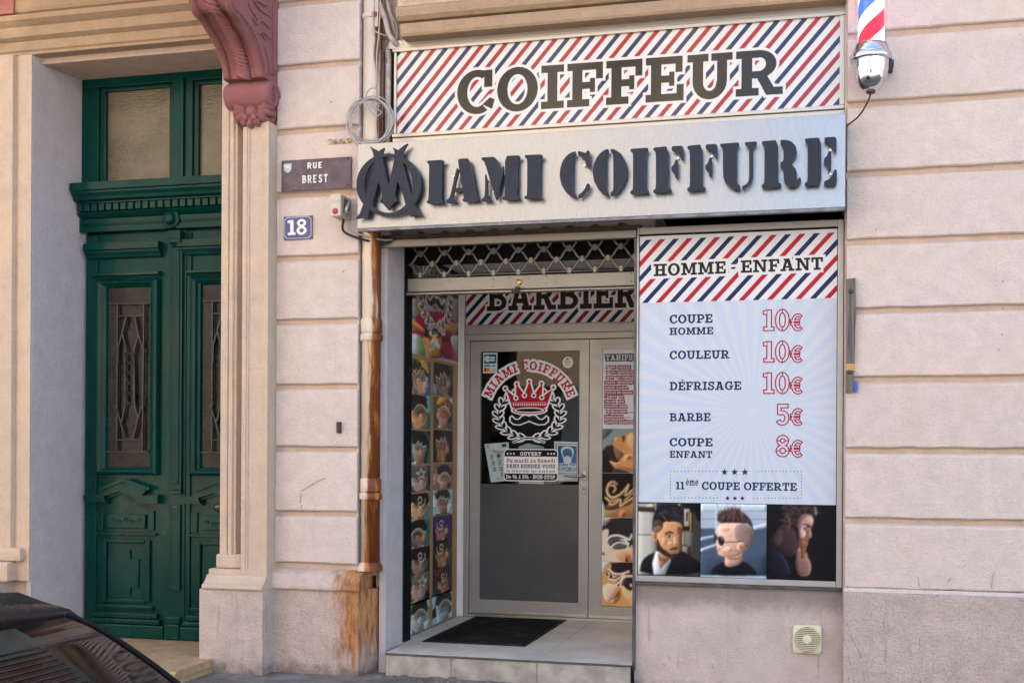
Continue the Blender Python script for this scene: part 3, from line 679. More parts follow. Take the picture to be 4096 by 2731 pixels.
# pink console above the pilaster: side face traced, swept across its width
sx = -3.664
side = [(913, -60), (935, 26), (960, 56), (989, 106), (1013, 149), (1036, 205), (1052, 265), (1056, 308)]
prof = [U(a, b_, x=sx)[1:] for a, b_ in side]
CW = .30
prof = curve(prof, 4)
ctop = prof[0]
con = MB().prism(prof + [(.02, prof[-1][1]), (.02, ctop[1]),], sx - CW, sx, 'x')
con.prism([(ctop[0], ctop[1]), (.02, ctop[1]), (.02, 5.2), (ctop[0] - .02, 5.2)], sx - CW, sx, 'x')
P_('console', con, M_console)
# sunk flute with twisted rope on the console's concave face
fl = MB()
for sgn in (-1, 1):
    fl.tube([(sx - CW / 2 + sgn * (CW / 2 - .03), p[0] - .004, p[1] - .004) for p in prof], .026, 8)
P_('console_fillet', fl, M_console)
rope = MB(); n = 26
for i in range(n):
    k = (i + .5) / n * (len(prof) - 1); j = int(k); f = k - j; p = Vector(prof[j]).lerp(Vector(prof[min(j + 1, len(prof) - 1)]), f)
    c = (sx - CW / 2, p.x - .004, p.y)
    rope.tube([(c[0] - .055, c[1] + .02, c[2] + .02), (c[0] - .02, c[1] - .022, c[2] + .012), (c[0] + .02, c[1] - .024, c[2] - .010), (c[0] + .055, c[1] + .01, c[2] - .02)], [.008, .018, .018, .008], 7)
P_('console_rope', rope, M_console)
# leaf scrolls on the side face
sc_ = MB(); xs = sx + .004
def sw(pts, w=.012): sc_.tube([(xs, *p) for p in curve([U(a, b_, x=sx)[1:] for a, b_ in pts], 5)], [w * (1 - .55 * i / (5 * (len(pts) - 1))) for i in range(5 * (len(pts) - 1) + 1)], 6)
sw([(1010, 0), (1040, 40), (1070, 62), (1085, 70)]); sw([(1025, 0), (1055, 20), (1072, 12), (1070, -20)]); sw([(990, -10), (1000, 30), (1025, 70), (1060, 95), (1080, 112)])
sw([(1010, 70), (1020, 95), (1030, 85), (1022, 72)]); sw([(1022, 98), (1045, 80), (1066, 105), (1078, 118)]); sw([(1030, 135), (1050, 128), (1070, 150), (1082, 158)]); sw([(1045, 135), (1055, 155), (1066, 158)])
sw([(1062, 300), (1050, 230), (1030, 170), (1000, 110), (965, 60)], .008); sw([(1092, 300), (1092, 180), (1090, 60), (1088, -30)], .007); sw([(1080, 300), (1072, 240), (1055, 190)], .009)
P_('console_scrollwork', sc_, M_console)
# scroll and shell under the console
zb2 = prof[-1][1]; cy = prof[-1][0] / 2
sh = MB(); xm = sx - CW / 2
sh.lathe([(0, -.17), (.085, -.17), (.10, -.13), (.105, 0), (.10, .13), (.085, .165), (.055, .17), (.05, .155), (0, .155)], (xm, cy + .015, zb2 - .085), 'x', 22)
P_('console_scroll', sh, M_console)
vol = MB()
vol.tube([(sx + .012, cy + .015 + r * math.cos(a), zb2 - .085 + r * math.sin(a)) for a, r in [(i * .42, .088 - .0042 * i) for i in range(18)]], [.014 - .0005 * i for i in range(18)], 7)
P_('console_volute', vol, M_console)
shell = MB(); c0 = Vector((xm + .02, cy + .02, zb2 - .20))
for i in range(9):
    a = math.radians(-200 + i * 27); d = Vector((math.cos(a) * .115, 0, math.sin(a) * .09)); 
    shell.tube([c0 + d * .15 + Vector((0, .02, 0)), c0 + d * .6 + Vector((0, -.045, 0)), c0 + d * .95 + Vector((0, -.055, 0)), c0 + d * 1.12 + Vector((0, -.02, 0)), c0 + d * 1.1 + Vector((0, .06, 0))], [.012, .024, .030, .022, .01], 8)
shell.lathe([(0, -.075), (.03, -.07), (.045, -.05), (.05, -.02), (.115, .0), (.135, .04), (.12, .10), (.1, .2)], tuple(c0), 'y', 18)
for s2 in (-1, 1): shell.lathe([(0, -.06), (.018, -.055), (.024, -.035), (.018, -.01), (.01, .0)], (c0.x + s2 * .035, c0.y - .03, c0.z - .05), 'y', 10)
P_('console_shell', shell, M_console)
# ---------------------------------------------------------------- mouldings above the shop
zA = Zp(148, -.02, 1610); XA = Xp(1588, -.03, 120)
P_('lintel_band', MB().prism([(.2, zA + .004), (-.012, zA + .004), (-.022, zA + .02), (-.022, zA + .085), (.01, zA + .10), (.2, zA + .10)], XA + .02, XR, 'x'), M_lintel)
P_('lintel_band', MB().prism([(.2, zA + .102), (-.03, zA + .102), (-.055, zA + .125), (-.06, zA + .165), (-.05, zA + .19), (.0, zA + .20), (.2, zA + .20)], XA, XR, 'x'), M_lintel)
P_('pink_panel', MB().box(XA + .06, XR - .1, -.07, .1, zA + .245, 5.25, .006), M_pinkband)
P_('panel_border', MB().box(XA + .003, XR, -.03, .16, zA + .20, 5.28), M_trim)
P_('upper_pier', MB().box(-3.0, -2.94, .02, .3, zA + .1, 5.28), M_wall)
# brown specks of old fixings and cracks on the walls stay in the render itself; small fixings follow as things
# ---------------------------------------------------------------- wall under the price window
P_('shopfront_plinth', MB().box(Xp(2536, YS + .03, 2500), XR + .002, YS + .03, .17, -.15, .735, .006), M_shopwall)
# ---------------------------------------------------------------- room behind the glass
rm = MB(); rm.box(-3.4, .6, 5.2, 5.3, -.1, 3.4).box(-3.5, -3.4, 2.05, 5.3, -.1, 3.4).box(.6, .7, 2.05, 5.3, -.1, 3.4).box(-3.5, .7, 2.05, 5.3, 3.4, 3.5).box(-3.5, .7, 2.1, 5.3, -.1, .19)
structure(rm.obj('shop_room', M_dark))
tag(B('storage_cabinet', M_brown, None, -3.38, .55, 4.4, 4.7, .2, 2.9, .01), 'brown panelled cabinet in the dark shop behind the glass door', 'cabinet')
P_('alcove_ceiling', MB().box(-2.94, -1.13, .52, 2.05, 3.02, 3.2), simple('off white alcove ceiling', (.62, .61, .60), .8)); P_('alcove_side', MB().box(-1.17, -1.13, .20, 2.05, -.1, 3.02), M_white)  # hidden right-hand side wall made white to bounce light into the alcove
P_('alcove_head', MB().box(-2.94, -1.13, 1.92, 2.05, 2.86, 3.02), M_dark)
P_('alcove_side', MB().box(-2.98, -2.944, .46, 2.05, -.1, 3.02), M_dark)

# black scribble and drilled holes left on the render
def mark(f, pts, r, y=-.0035, nm='scuff_mark', mat=None): P_(nm, MB().tri_prism([[Q(a_ + r * random.uniform(.6, 1) * math.cos(t), b_ + r * random.uniform(.6, 1) * math.sin(t), y) for t in (0, 1.05, 2.1, 3.14, 4.2, 5.2)] for a_, b_ in pts], y, .001), mat or M_cableblk)
mark(None, [(1200 + i * .6, 2010 - i * 7) for i in range(6)] + [(1206 + i * 7, 1962 - i * 4) for i in range(8)] + [(1264 + i * 8, 1926 - i * 3) for i in range(5)], 2.6)
mark(None, [(1203, 2030), (1207, 2022), (1212, 2040)], 3)
for q in ((4012, 1126), (4012, 1234), (4008, 1338), (3996, 1398), (1375, 1082), (1370, 1088), (1325, 408), (4078, 651), (3505, 918)): mark(None, [q], 3.2, nm='drill_hole')

P_('balcony_slab', MB().box(-7.2, -3.60, -1.05, .02, 5.20, 5.42, .03), M_lintel)

M_mud = simple('dried mud', (.36, .28, .23), .9)
def smear(pts, w, y): P_('mud_smear', MB().tri_prism([q for q in line([Q(a_, b_, y - .003) for a_, b_ in pts], (w * .6, w))], y - .003, y + .002), M_mud)
for pts, w in (([(3402, 2533), (3416, 2565), (3432, 2598), (3447, 2628)], .006), ([(3632, 2580), (3643, 2612)], .003), ([(3677, 2548), (3680, 2598)], .0035), ([(3389, 2620), (3404, 2660)], .004), ([(3452, 2680), (3457, 2720)], .005), ([(3672, 2305), (3680, 2350)], .003), ([(3790, 2328), (3803, 2312)], .006), ([(3975, 2290), (3965, 2350)], .003), ([(3604, 2410), (3615, 2428)], .004)): smear(pts, w, -.013 if pts[0][1] > 2380 else -.001)
for pts, w in (([(2595, 2430), (2597, 2560)], .005), ([(3281, 2430), (3284, 2475)], .004), ([(2670, 2620), (2682, 2640)], .008), ([(2648, 2650), (2660, 2662)], .008), ([(2850, 2655), (2852, 2672)], .007), ([(2954, 2500), (2956, 2530)], .004), ([(2850, 2400), (2880, 2396)], .003), ([(2710, 2640), (2712, 2670)], .004)): smear(pts, w, YS + .0285)
P_('floor_slab', MB().box(-14, 9, .35, 12, 5.22, 5.30), M_dark); P_('rear_wing', MB().box(-14, 9, 5.4, 12, -.2, 12.5).box(-14, 9, .9, 5.4, 12.3, 12.5).box(-14, -13.8, .9, 5.4, -.2, 12.3).box(8.8, 9, .9, 5.4, -.2, 12.3).box(-14, -5.7, .7, 5.4, -.2, 5.2).box(-5.7, -3.5, 1.2, 5.4, -.2, 5.2).box(.7, 9, .7, 5.4, -.2, 5.2), M_wall)  # unseen slab and rear bulk, added to stop sun leaking through the openings
# ================================================================ COIFFEUR panel
NAVY, RED, WHT, INK = '#1c2a52', '#a01c2c', '#d3d2cf', '#1d1c1c'
up = empty('striped_sign_panel', (-1.4, YS, 3.9), 'long striped COIFFEUR sign panel with dark slab lettering above the metal fascia', 'sign')
x0, zt_ = Q(1588, 209, YS); x1, zb_ = Q(3358, 423, YS)
zt_ = (zt_ + Zp(64.5, YS, 3361)) / 2; zb_ = (zb_ + Zp(536, YS, 1588)) / 2
B('panel', M_board, up, x0 - .02, x1 + .02, YS + .012, YS + .03, zb_ - .02, zt_ + .02)
B('frame_rail', M_alu, up, x0 - .03, x1 + .03, YS - .012, YS + .03, zt_, zt_ + .026, .003); B('frame_rail', M_alu, up, x0 - .03, x1 + .03, YS - .012, YS + .03, zb_ - .024, zb_, .003)
B('frame_stile', M_alu, up, x0 - .018, x0, YS - .010, YS + .03, zb_ + .001, zt_ - .001, .003); B('frame_stile', M_alu, up, x1, x1 + .03, YS - .010, YS + .03, zb_ + .001, zt_ - .001, .003)
B('flashing', M_alu, up, x0 - .06, x1 + .032, YS + .0, YS + .05, zt_ + .027, zA + .02, .002); B('flashing', M_alu, up, x0 - .03, x1 + .03, YS + .004, YS + .05, 3.52, zb_ - .026, .002)
B('side_flashing', M_alu, up, x1 + .031, x1 + .052, YS - .03, YS + .05, 3.50, zt_ + .06, .002)
def clip_poly(p, x0, x1, z0, z1):
    def cl(p, f, inter):
        o = []
        for i in range(len(p)):
            a, b = p[i - 1], p[i]
            if f(b):
                if not f(a): o.append(inter(a, b))
                o.append(b)
            elif f(a): o.append(inter(a, b))
        return o
    def ix(v): return lambda a, b: (v, a[1] + (b[1] - a[1]) * (v - a[0]) / (b[0] - a[0]))
    def iz(v): return lambda a, b: (a[0] + (b[0] - a[0]) * (v - a[1]) / (b[1] - a[1]), v)
    for f, g_ in ((lambda q: q[0] >= x0, ix(x0)), (lambda q: q[0] <= x1, ix(x1)), (lambda q: q[1] >= z0, iz(z0)), (lambda q: q[1] <= z1, iz(z1))):
        p = cl(p, f, g_)
        if len(p) < 3: return None
    return p
def stripes(art, x0, x1, z0, z1, start, pitch, w, lean, cols, lo=None, hi=None):
    i = -60
    while True:
        xb = start + i * pitch
        if xb > x1 + .1: break
        zz0, zz1 = z0 if lo is None else lo, z1 if hi is None else hi
        p = clip_poly([(xb, zz0), (xb + w, zz0), (xb + w + lean * (zz1 - zz0), zz1), (xb + lean * (zz1 - zz0), zz1)], x0, x1, z0, z1)
        if p: art.poly(p, cols[i % 2])
        i += 1
a = Art(); a.poly(rc(x0, zb_, x1, zt_), WHT)
stripes(a, x0, x1, zb_, zt_, Q(1637, 533, YS)[0],   .0836, .0365, .488 / .557, (RED, NAVY))
a.text('COIFFEUR', Q(1826, 458, YS), Q(3131, 375, YS), .285, '#241c12', .017, WHT)
a.build('printed_face', onY(YS + .009), M_gloss, up)
# ================================================================ MIAMI COIFFURE fascia
YF = -.19
fx0, fx1, fz0, fz1 = -2.994, .096, 3.012, 3.566
fs = empty('fascia_sign', (-1.45, YF, 3.0), 'brushed metal fascia box with raised anthracite stencil lettering MIAMI COIFFURE', 'sign')
P_('front_panel', MB().box(fx0, fx1, YF, YF + .012, fz0, fz1, .003), M_brush, fs)
P_('box_shell', MB().box(fx0 + .002, fx1 - .002, YF + .0125, YS + .02, fz0 + .035, fz1 - .002).box(fx0 + .002, fx0 + .012, YF + .0125, YS + .02, fz0 + .004, fz0 + .036).box(fx1 - .012, fx1 - .002, YF + .0125, YS, fz0 + .004, fz0 + .036), M_rustmetal, fs)
P_('end_cap', MB().box(fx1 - .001, fx1 + .004, YF + .006, YS + .02, fz0 + .004, fz1 - .002), M_steel_dk, fs)
P_('bottom_trim', MB().prism([(YF - .001, fz0 - .018), (YF + .02, fz0 - .022), (YF + .02, fz0 - .001), (YF - .001, fz0 - .001)], fx0, fx1, 'x'), M_rail, fs)
YL = YF - .062                       # face of the raised letters
LT = .026
def zm(ox, oy, k, y): return lambda u, v: Q(ox + u * k, oy + v * k, y)
z2 = zm(1700, 580, 500 / 2352, YL); z3 = zm(2220, 560, 600 / 2352, YL); z4 = zm(2800, 530, 600 / 2352, YL); z1 = zm(1410, 560, 350 / 1614, YL)
def st(f, pts): return [f(*p) for p in chaikin(pts, .14)]
Fst = [[(1555, 120), (1775, 98), (1775, 750), (1825, 775), (1828, 800), (1800, 812), (1555, 832), (1538, 815), (1540, 790), (1582, 760), (1582, 190), (1545, 160), (1538, 140)],
       [(1828, 100), (2010, 90), (2010, 300), (1990, 315), (1975, 300), (1950, 230), (1900, 190), (1830, 165)],
       [(1885, 320), (1905, 305), (1928, 325), (1928, 590), (1905, 603), (1885, 585), (1865, 520), (1825, 480), (1825, 425), (1865, 385)]]
z3b = zm(2220 + 136, 560 - 7.3, 600 / 2352, YL)
LET = [
 ('letter_i', z2, [[(55, 296), (320, 282), (345, 295), (345, 325), (300, 360), (295, 1020), (335, 1040), (345, 1075), (320, 1098), (60, 1105), (28, 1085), (28, 1060), (65, 1035), (80, 375), (40, 340), (33, 315)]]),
 ('letter_a', z2, [[(595, 420), (640, 470), (612, 560), (535, 900), (530, 1000), (580, 1045), (582, 1075), (560, 1085), (410, 1090), (385, 1065), (395, 1045), (450, 1000), (480, 930)], [(632, 262), (830, 250), (975, 985), (1015, 1015), (1012, 1045), (980, 1060), (740, 1068), (705, 1050), (705, 1025), (735, 1005), (620, 315)], [(560, 812), (735, 803), (745, 872), (545, 880)]]),
 ('letter_m', z2, [[(1130, 520), (1175, 690), (1180, 960), (1245, 1025), (1245, 1050), (1225, 1055), (1080, 1060), (1058, 1045), (1060, 1025), (1110, 980), (1128, 900)], [(1060, 240), (1085, 235), (1325, 222), (1425, 525), (1468, 375), (1480, 500), (1350, 1045), (1330, 1030), (1125, 330), (1065, 275)], [(1505, 207), (1755, 195), (1778, 205), (1778, 245), (1732, 280), (1730, 960), (1780, 985), (1780, 1015), (1755, 1030), (1480, 1035), (1455, 1015), (1460, 990), (1503, 960)]]),
 ('letter_i', z2, [[(1890, 190), (2180, 178), (2205, 190), (2205, 225), (2155, 265), (2148, 945), (2195, 970), (2195, 1000), (2170, 1010), (1895, 1015), (1868, 1000), (1868, 975), (1920, 945), (1925, 270), (1880, 235), (1878, 205)]]),
 ('letter_c', z3, [[(322, 178), (322, 230), (290, 255), (275, 300), (273, 790), (290, 830), (325, 850), (325, 905), (260, 895), (170, 820), (100, 700), (70, 560), (85, 430), (130, 310), (200, 230), (270, 190)], [(360, 172), (400, 178), (440, 195), (480, 205), (495, 180), (515, 162), (535, 175), (540, 190), (540, 430), (520, 445), (500, 425), (470, 330), (420, 265), (360, 240)], [(500, 690), (520, 680), (540, 695), (540, 745), (480, 830), (410, 895), (365, 908), (365, 855), (400, 840), (450, 790), (485, 720)]]),
 ('letter_o', z3, [[(838, 143), (838, 195), (800, 235), (793, 300), (793, 760), (810, 800), (828, 820), (828, 880), (770, 865), (690, 790), (615, 660), (588, 520), (600, 400), (650, 280), (720, 195), (790, 150)], [(873, 138), (940, 150), (1040, 220), (1110, 360), (1128, 480), (1105, 620), (1040, 750), (960, 840), (873, 880), (873, 822), (905, 800), (915, 740), (912, 240), (900, 210), (873, 190)]]),
 ('letter_i', z3, [[(1195, 140), (1440, 122), (1458, 135), (1458, 165), (1425, 200), (1422, 770), (1468, 795), (1470, 825), (1445, 835), (1200, 850), (1180, 835), (1180, 810), (1222, 775), (1225, 205), (1185, 180), (1180, 155)]]),
 ('letter_f', z3, Fst), ('letter_f', z3b, Fst),
 ('letter_u', z4, [[(325, 178), (595, 157), (612, 170), (612, 205), (578, 240), (578, 790), (595, 815), (630, 830), (632, 905), (560, 895), (460, 850), (390, 770), (362, 690), (358, 240), (320, 210), (315, 190)], [(715, 155), (870, 140), (890, 152), (890, 180), (840, 225), (833, 270), (830, 690), (800, 790), (740, 850), (662, 900), (662, 840), (720, 815), (760, 770), (772, 700), (770, 260), (740, 215), (705, 185), (702, 165)]]),
 ('letter_r', z4, [[(985, 138), (1222, 118), (1226, 780), (1275, 805), (1278, 835), (1250, 850), (985, 870), (965, 850), (968, 825), (1010, 790), (1012, 210), (975, 180), (968, 155)], [(1260, 118), (1340, 115), (1430, 140), (1500, 210), (1522, 310), (1495, 390), (1430, 450), (1395, 480), (1440, 500), (1500, 570), (1518, 640), (1522, 740), (1550, 710), (1575, 708), (1588, 745), (1560, 800), (1500, 850), (1430, 860), (1370, 835), (1325, 775), (1312, 720), (1310, 580), (1290, 550), (1260, 535), (1260, 470), (1295, 455), (1312, 420), (1310, 240), (1295, 205), (1262, 185)]]),
 ('letter_e', z4, [[(1655, 97), (1900, 78), (1902, 825), (1660, 838), (1642, 820), (1645, 795), (1688, 765), (1690, 180), (1655, 150), (1645, 115)], [(1950, 78), (2140, 67), (2140, 300), (2120, 310), (2100, 290), (2070, 215), (2010, 165), (1950, 150)], [(2015, 300), (2035, 290), (2060, 310), (2055, 590), (2030, 600), (2010, 585), (1995, 530), (1945, 490), (1945, 410), (1990, 370)], [(2100, 590), (2125, 578), (2148, 600), (2145, 822), (1945, 830), (1945, 765), (2010, 740), (2070, 680)]]),
]
pin0 = []
def pins(par, polys):
    for p in polys:
        xs = [q[0] for q in p]; zs = [q[1] for q in p]; cx_ = (min(xs) + max(xs)) / 2
        for k in (.22, .78):
            if not pin0: pin0.append(MB().tube([(0, YL + LT, 0), (0, YF + .001, 0)], .006, 6).obj('standoff_pin', M_chrome, par)); pin0[0].location = (cx_, 0, min(zs) + (max(zs) - min(zs)) * k)
            else: inst(pin0[0], par, cx_, 0, min(zs) + (max(zs) - min(zs)) * k)
for nm, f, ps in LET:
    pp = [st(f, p) for p in ps]
    o = MB().tri_prism(pp, YL, YL + LT).obj(nm, M_anth, fs)
    pins(o, pp)
emb = [arc(662, 828, 592, 577, 146, 62, 0, 90), arc(662, 828, 592, 577, 146, 62, 90, 180), arc(662, 828, 592, 577, 146, 55, 180, 270), arc(662, 828, 592, 577, 146, 55, 270, 360),
 [(400, 300), (545, 325), (480, 780), (345, 1215), (300, 1330), (270, 1440), (160, 1435), (50, 1450), (130, 1360), (185, 1215), (240, 1030), (370, 600), (400, 430)],
 [(400, 300), (545, 325), (655, 845), (660, 1000), (545, 1010), (480, 780), (430, 560)],
 [(775, 320), (700, 680), (655, 845), (660, 1000), (775, 1000), (830, 760), (930, 420), (920, 290)],
 [(485, 770), (655, 840), (830, 756), (775, 1000), (790, 1085), (812, 1120), (740, 1165), (665, 1295), (600, 1225), (580, 1190), (550, 1175), (500, 1140), (530, 1090), (545, 1010)],
 [(775, 320), (920, 290), (920, 400), (1075, 980), (1130, 1160), (1190, 1290), (1280, 1395), (1170, 1385), (1055, 1410), (1000, 1290), (930, 1020), (830, 758), (790, 600)],
 [(305, 112), (485, 210), (520, 180), (582, 148), (560, 200), (548, 250), (548, 345), (400, 345), (375, 230), (345, 165)],
 [(735, 138), (845, 188), (900, 140), (960, 95), (1015, 68), (960, 150), (930, 230), (922, 310), (775, 345), (770, 210)]]
pe = [[z1(*q) for q in p] for p in emb]
o = MB().tri_prism(pe, YL, YL + LT).obj('emblem', M_anth, fs)
pins(o, [pe[0], pe[2]])
# steel lintel rail behind the sign's lower edge
rl = B('lintel_rail', M_galv, None, -2.96, -1.195, YS + .012, YS + .05, 2.935, 2.985, .004); tag(rl, 'weathered grey steel rail under the fascia sign above the roller grille', 'rail')
# ================================================================ price window
pw = empty('price_window', (-.55, YS, .74), 'large window poster with HOMME - ENFANT stripes, price list and three portraits', 'window')
bl, br = Q(2556, 1500, YS)[0], Q(3346, 1500, YS)[0]
bt = Zp(930, YS, 2950); bb = (Zp(2302, YS, 2551) + Zp(2318, YS, 3340)) / 2
zmid = (Zp(2011, YS, 2554) + Zp(2015, YS, 3337)) / 2
ztop = (Zp(952, YS, 2560) + Zp(908, YS, 3346)) / 2
FR = .040
for nm, c in (('frame_stile', (bl - .016, bl - .004, bb - FR, ztop + .055)), ('frame_stile', (br + .004, br + FR, bb - FR, ztop + .055))): B(nm, M_aludoor, pw, c[0], c[1], YS - .006, YS + .04, c[2], c[3], .004)
for c in ((bb - FR, bb - .003), (ztop + .012, ztop + .055)): B('frame_rail', M_aludoor, pw, bl - .003, br + .003, YS - .008, YS + .04, c[0], c[1], .004)
B('sill_trim', M_steel_dk, pw, bl - .016, br + FR, YS + .004, YS + .05, bb - FR - .022, bb - FR - .001, .003)
B('gasket', M_blackgap, pw, bl - .0035, br + .0035, YS + .008, YS + .012, bb - .0025, ztop + .0115)
B('backing_board', M_board, pw, bl - .003, br + .003, YS + .014, YS + .03, bb - .002, ztop + .011)
a = Art(); a.poly(rc(bl, zmid, br, ztop), '#bfc6d2')
cxr, czr = Q(3010, 1640, YS)                  # sunburst of pale blue rays
for i in range(44):
    t0 = 2 * math.pi * i / 44; t1 = t0 + math.pi / 44 * 1.05
    p = clip_poly([(cxr + .03 * math.cos(t0), czr + .03 * math.sin(t0)), (cxr + 2 * math.cos(t0), czr + 2 * math.sin(t0)), (cxr + 2 * math.cos(t1), czr + 2 * math.sin(t1)), (cxr + .03 * math.cos(t1), czr + .03 * math.sin(t1))], bl, br, zmid, ztop)
    if p: a.poly(p, '#b6c2d4')
zs0, zs1 = Zp(1205, YS, 2800), Zp(952, YS, 2800)    # striped band
zs0 = (Zp(1214, YS, 2566) + Zp(1189, YS, 3330)) / 2; zs1 = (Zp(962, YS, 2600) + Zp(925, YS, 3346)) / 2
a.poly(rc(bl, zs0, br, ztop), '#d2d4da')
stripes(a, bl, br, zs0, zs1, Q(2567, 1214, YS)[0], .0872, .037, .37 / .40, (NAVY, '#a81d2e'), zs0, zs1)
a.text('HOMME - ENFANT', Q(2614, 1105, YS), Q(3292, 1078, YS), Zp(1056, YS, 2640) - Zp(1105, YS, 2640), '#232222', .016, '#d2d4da', .22)
INKB = '#16274d'
def zp(u, v): return Q(2400 + u * .44643, 850 + v * .44643, YS)
def zq(u, v): return Q(2400 + u * .44643, 1400 + v * .44643, YS)
def hgt(f, u, v0, v1): return f(u, v0)[1] - f(u, v1)[1]
for t, f, u0, u1, v, h in (('COUPE', zp, 622, 1008, 990, 78), ('HOMME', zp, 620, 1014, 1093, 65), ('COULEUR', zp, 622, 1160, 1310, 75), ('DÉFRISAGE', zq, 622, 1265, 360, 76), ('BARBE', zq, 622, 990, 637, 74), ('COUPE', zq, 622, 1008, 860, 74), ('ENFANT', zq, 622, 1004, 963, 62)):
    k = (u1 - u0) / 1770 * -.0; A_, B_ = f(u0, v), f(u1, v); zz = A_[1] if f is zq else (A_[1] * .5 + B_[1] * .5)
    a.text(t, (A_[0], zz), (B_[0], zz), hgt(f, u0, v - h, v), INKB)
CR = '#9a2136'; IN = '#bac3d2'
def price(t, f, u0, u1, v, h, eu0, eu1, ev, eh):
    zb0 = f(u0, v)[1]
    for g_, col in ((.0105, CR), (.0025, IN)):
        q = Art(); q.text(t, (f(u0, v)[0] + .008, zb0 + .006), (f(u1, v)[0] - .008, zb0 + .006), hgt(f, u0, v - h, v) - .012, col)
        for p in q.p: a.poly(grow(p, g_ - .006), col)
        q = Art(); q.text('€', (f(eu0, ev)[0], zb0 + .004), (f(eu1, ev)[0], zb0 + .004), (hgt(f, eu0, ev - eh, ev)) / .84, col)
        for p in q.p: a.poly(grow(p, g_ - .006), col)
for f, v, t in ((zp, 1066, '10'), (zp, 1348, '10'), (zq, 396, '10'), (zq, 676, '5'), (zq, 958, '8')):
    price(t, f, 1452 if t == '10' else 1566, 1706, v, 200, 1706, 1818, v - 8, 150)
# loyalty box: dotted outline, stars, wording
for i in range(14): a.poly(ell(*zq(633 + i * 31.5, 1086), .0036, n=8), INKB)
for i in range(13): a.poly(ell(*zq(1418 + i * 32, 1086), .0036, n=8), INKB)
for i in range(14): a.poly(ell(*zq(633 + i * 32, 1322), .0036, n=8), INKB)
for i in range(14): a.poly(ell(*zq(1375 + i * 33, 1325), .0036, n=8), INKB)
for i in range(1, 8):
    a.poly(ell(*zq(630, 1086 + i * 29.5), .0036, n=8), INKB); a.poly(ell(*zq(1804, 1086 + i * 29.5), .0036, n=8), INKB)
for u in (1114, 1206, 1298): a.poly(star(*zq(u, 1092), .024), INKB)
for u in (1142, 1208, 1275): a.poly(star(*zq(u, 1326), .017), INKB)
A_ = zq(678, 1246); a.text('11', A_, (zq(762, 0)[0], A_[1]), hgt(zq, 700, 1178, 1246), INKB); a.text('ème', (zq(775, 0)[0], A_[1] + .026), (zq(888, 0)[0], A_[1] + .026), .046, INKB)
a.text('COUPE OFFERTE', (zq(918, 0)[0], A_[1]), (zq(1770, 0)[0], A_[1]), hgt(zq, 700, 1176, 1246), INKB)
a.build('printed_poster', onY(YS + .006), M_satin, pw)
# three portraits in a row
zh = lambda u, v: Q(2540 + u * .34864, 2000 + v * .34864, YS)
def ph(art, pts, col, smooth=0): art.poly([zh(*p) for p in (chaikin(pts, .25, smooth) if smooth else pts)], col)
zpb = bb
def frame_clip(art, x0, x1):
    art.p, art.c = zip(*[(q, c) for q, c in ((clip_poly(p, x0, x1, bb, zmid - .004), c) for p, c in zip(art.p, art.c)) if q]) ; art.p = list(art.p); art.c = list(art.c)
p1 = Art(); xl, xr = zh(20, 400)[0], zh(747, 400)[0]; p1.poly(rc(bl, bb, xr, zmid), '#3a3836')
ph(p1, [(15, 30), (240, 30), (240, 840), (15, 850)], '#b9b7ae'); ph(p1, [(15, 30), (230, 30), (230, 140), (15, 130)], '#3d2c24'); ph(p1, [(20, 45), (210, 45), (205, 78), (20, 75)], '#d5d5d0')
for i in range(6): ph(p1, [(40 + i * 17, 52), (48 + i * 17, 52), (42 + i * 17, 74), (34 + i * 17, 74)], '#26221f')
ph(p1, [(15, 388), (190, 388), (190, 402), (15, 400)], '#4a3a2c'); ph(p1, [(215, 36), (225, 36), (225, 92), (215, 92)], '#b9924e'); ph(p1, [(500, 38), (510, 38), (510, 80), (500, 80)], '#c9a86a')
ph(p1, [(540, 30), (660, 30), (660, 350), (540, 350)], '#1b1512'); ph(p1, [(565, 100), (625, 105), (620, 300), (565, 295)], '#aaa39a'); ph(p1, [(585, 130), (610, 130), (605, 240), (580, 240)], '#3a2a2a'); ph(p1, [(632, 140), (642, 140), (640, 360), (632, 360)], '#c8a45e'); ph(p1, [(535, 355), (640, 350), (640, 362), (535, 367)], '#8a6a35')
ph(p1, [(540, 370), (600, 370), (600, 515), (540, 515)], '#8b8a82'); ph(p1, [(560, 370), (575, 370), (575, 515), (560, 515)], '#55534e'); ph(p1, [(600, 370), (660, 370), (650, 600), (600, 560)], '#6a6862'); ph(p1, [(640, 30), (750, 30), (750, 250), (715, 240), (690, 160), (640, 110)], '#0b0b0c'); ph(p1, [(530, 515), (640, 520), (640, 640), (530, 600)], '#463428'); ph(p1, [(545, 530), (600, 535), (600, 610), (545, 590)], '#8b8578')
ph(p1, [(48, 850), (60, 720), (120, 640), (235, 585), (420, 640), (540, 570), (640, 640), (720, 690), (752, 720), (752, 860)], '#14141a', 1)       # dark jacket
ph(p1, [(240, 580), (200, 720), (215, 850), (345, 850), (410, 680), (260, 590)], '#cfd2dc'); ph(p1, [(258, 610), (270, 740), (290, 800), (330, 740), (410, 670), (330, 600)], '#a97a58'); ph(p1, [(258, 610), (300, 660), (400, 670), (330, 700), (275, 690)], '#7b543c')
ph(p1, [(205, 360), (230, 345), (255, 370), (258, 480), (235, 485), (200, 450), (182, 390)], '#b98a66', 1); ph(p1, [(215, 385), (240, 385), (245, 450), (225, 440)], '#7d5138', 1)
ph(p1, [(255, 300), (320, 245), (430, 240), (540, 270), (545, 400), (525, 540), (500, 620), (430, 665), (350, 640), (280, 590), (248, 500)], '#c39068', 1)      # face
ph(p1, [(470, 380), (545, 350), (540, 430), (520, 540), (500, 620), (470, 640), (490, 520)], '#8f5f43', 1)
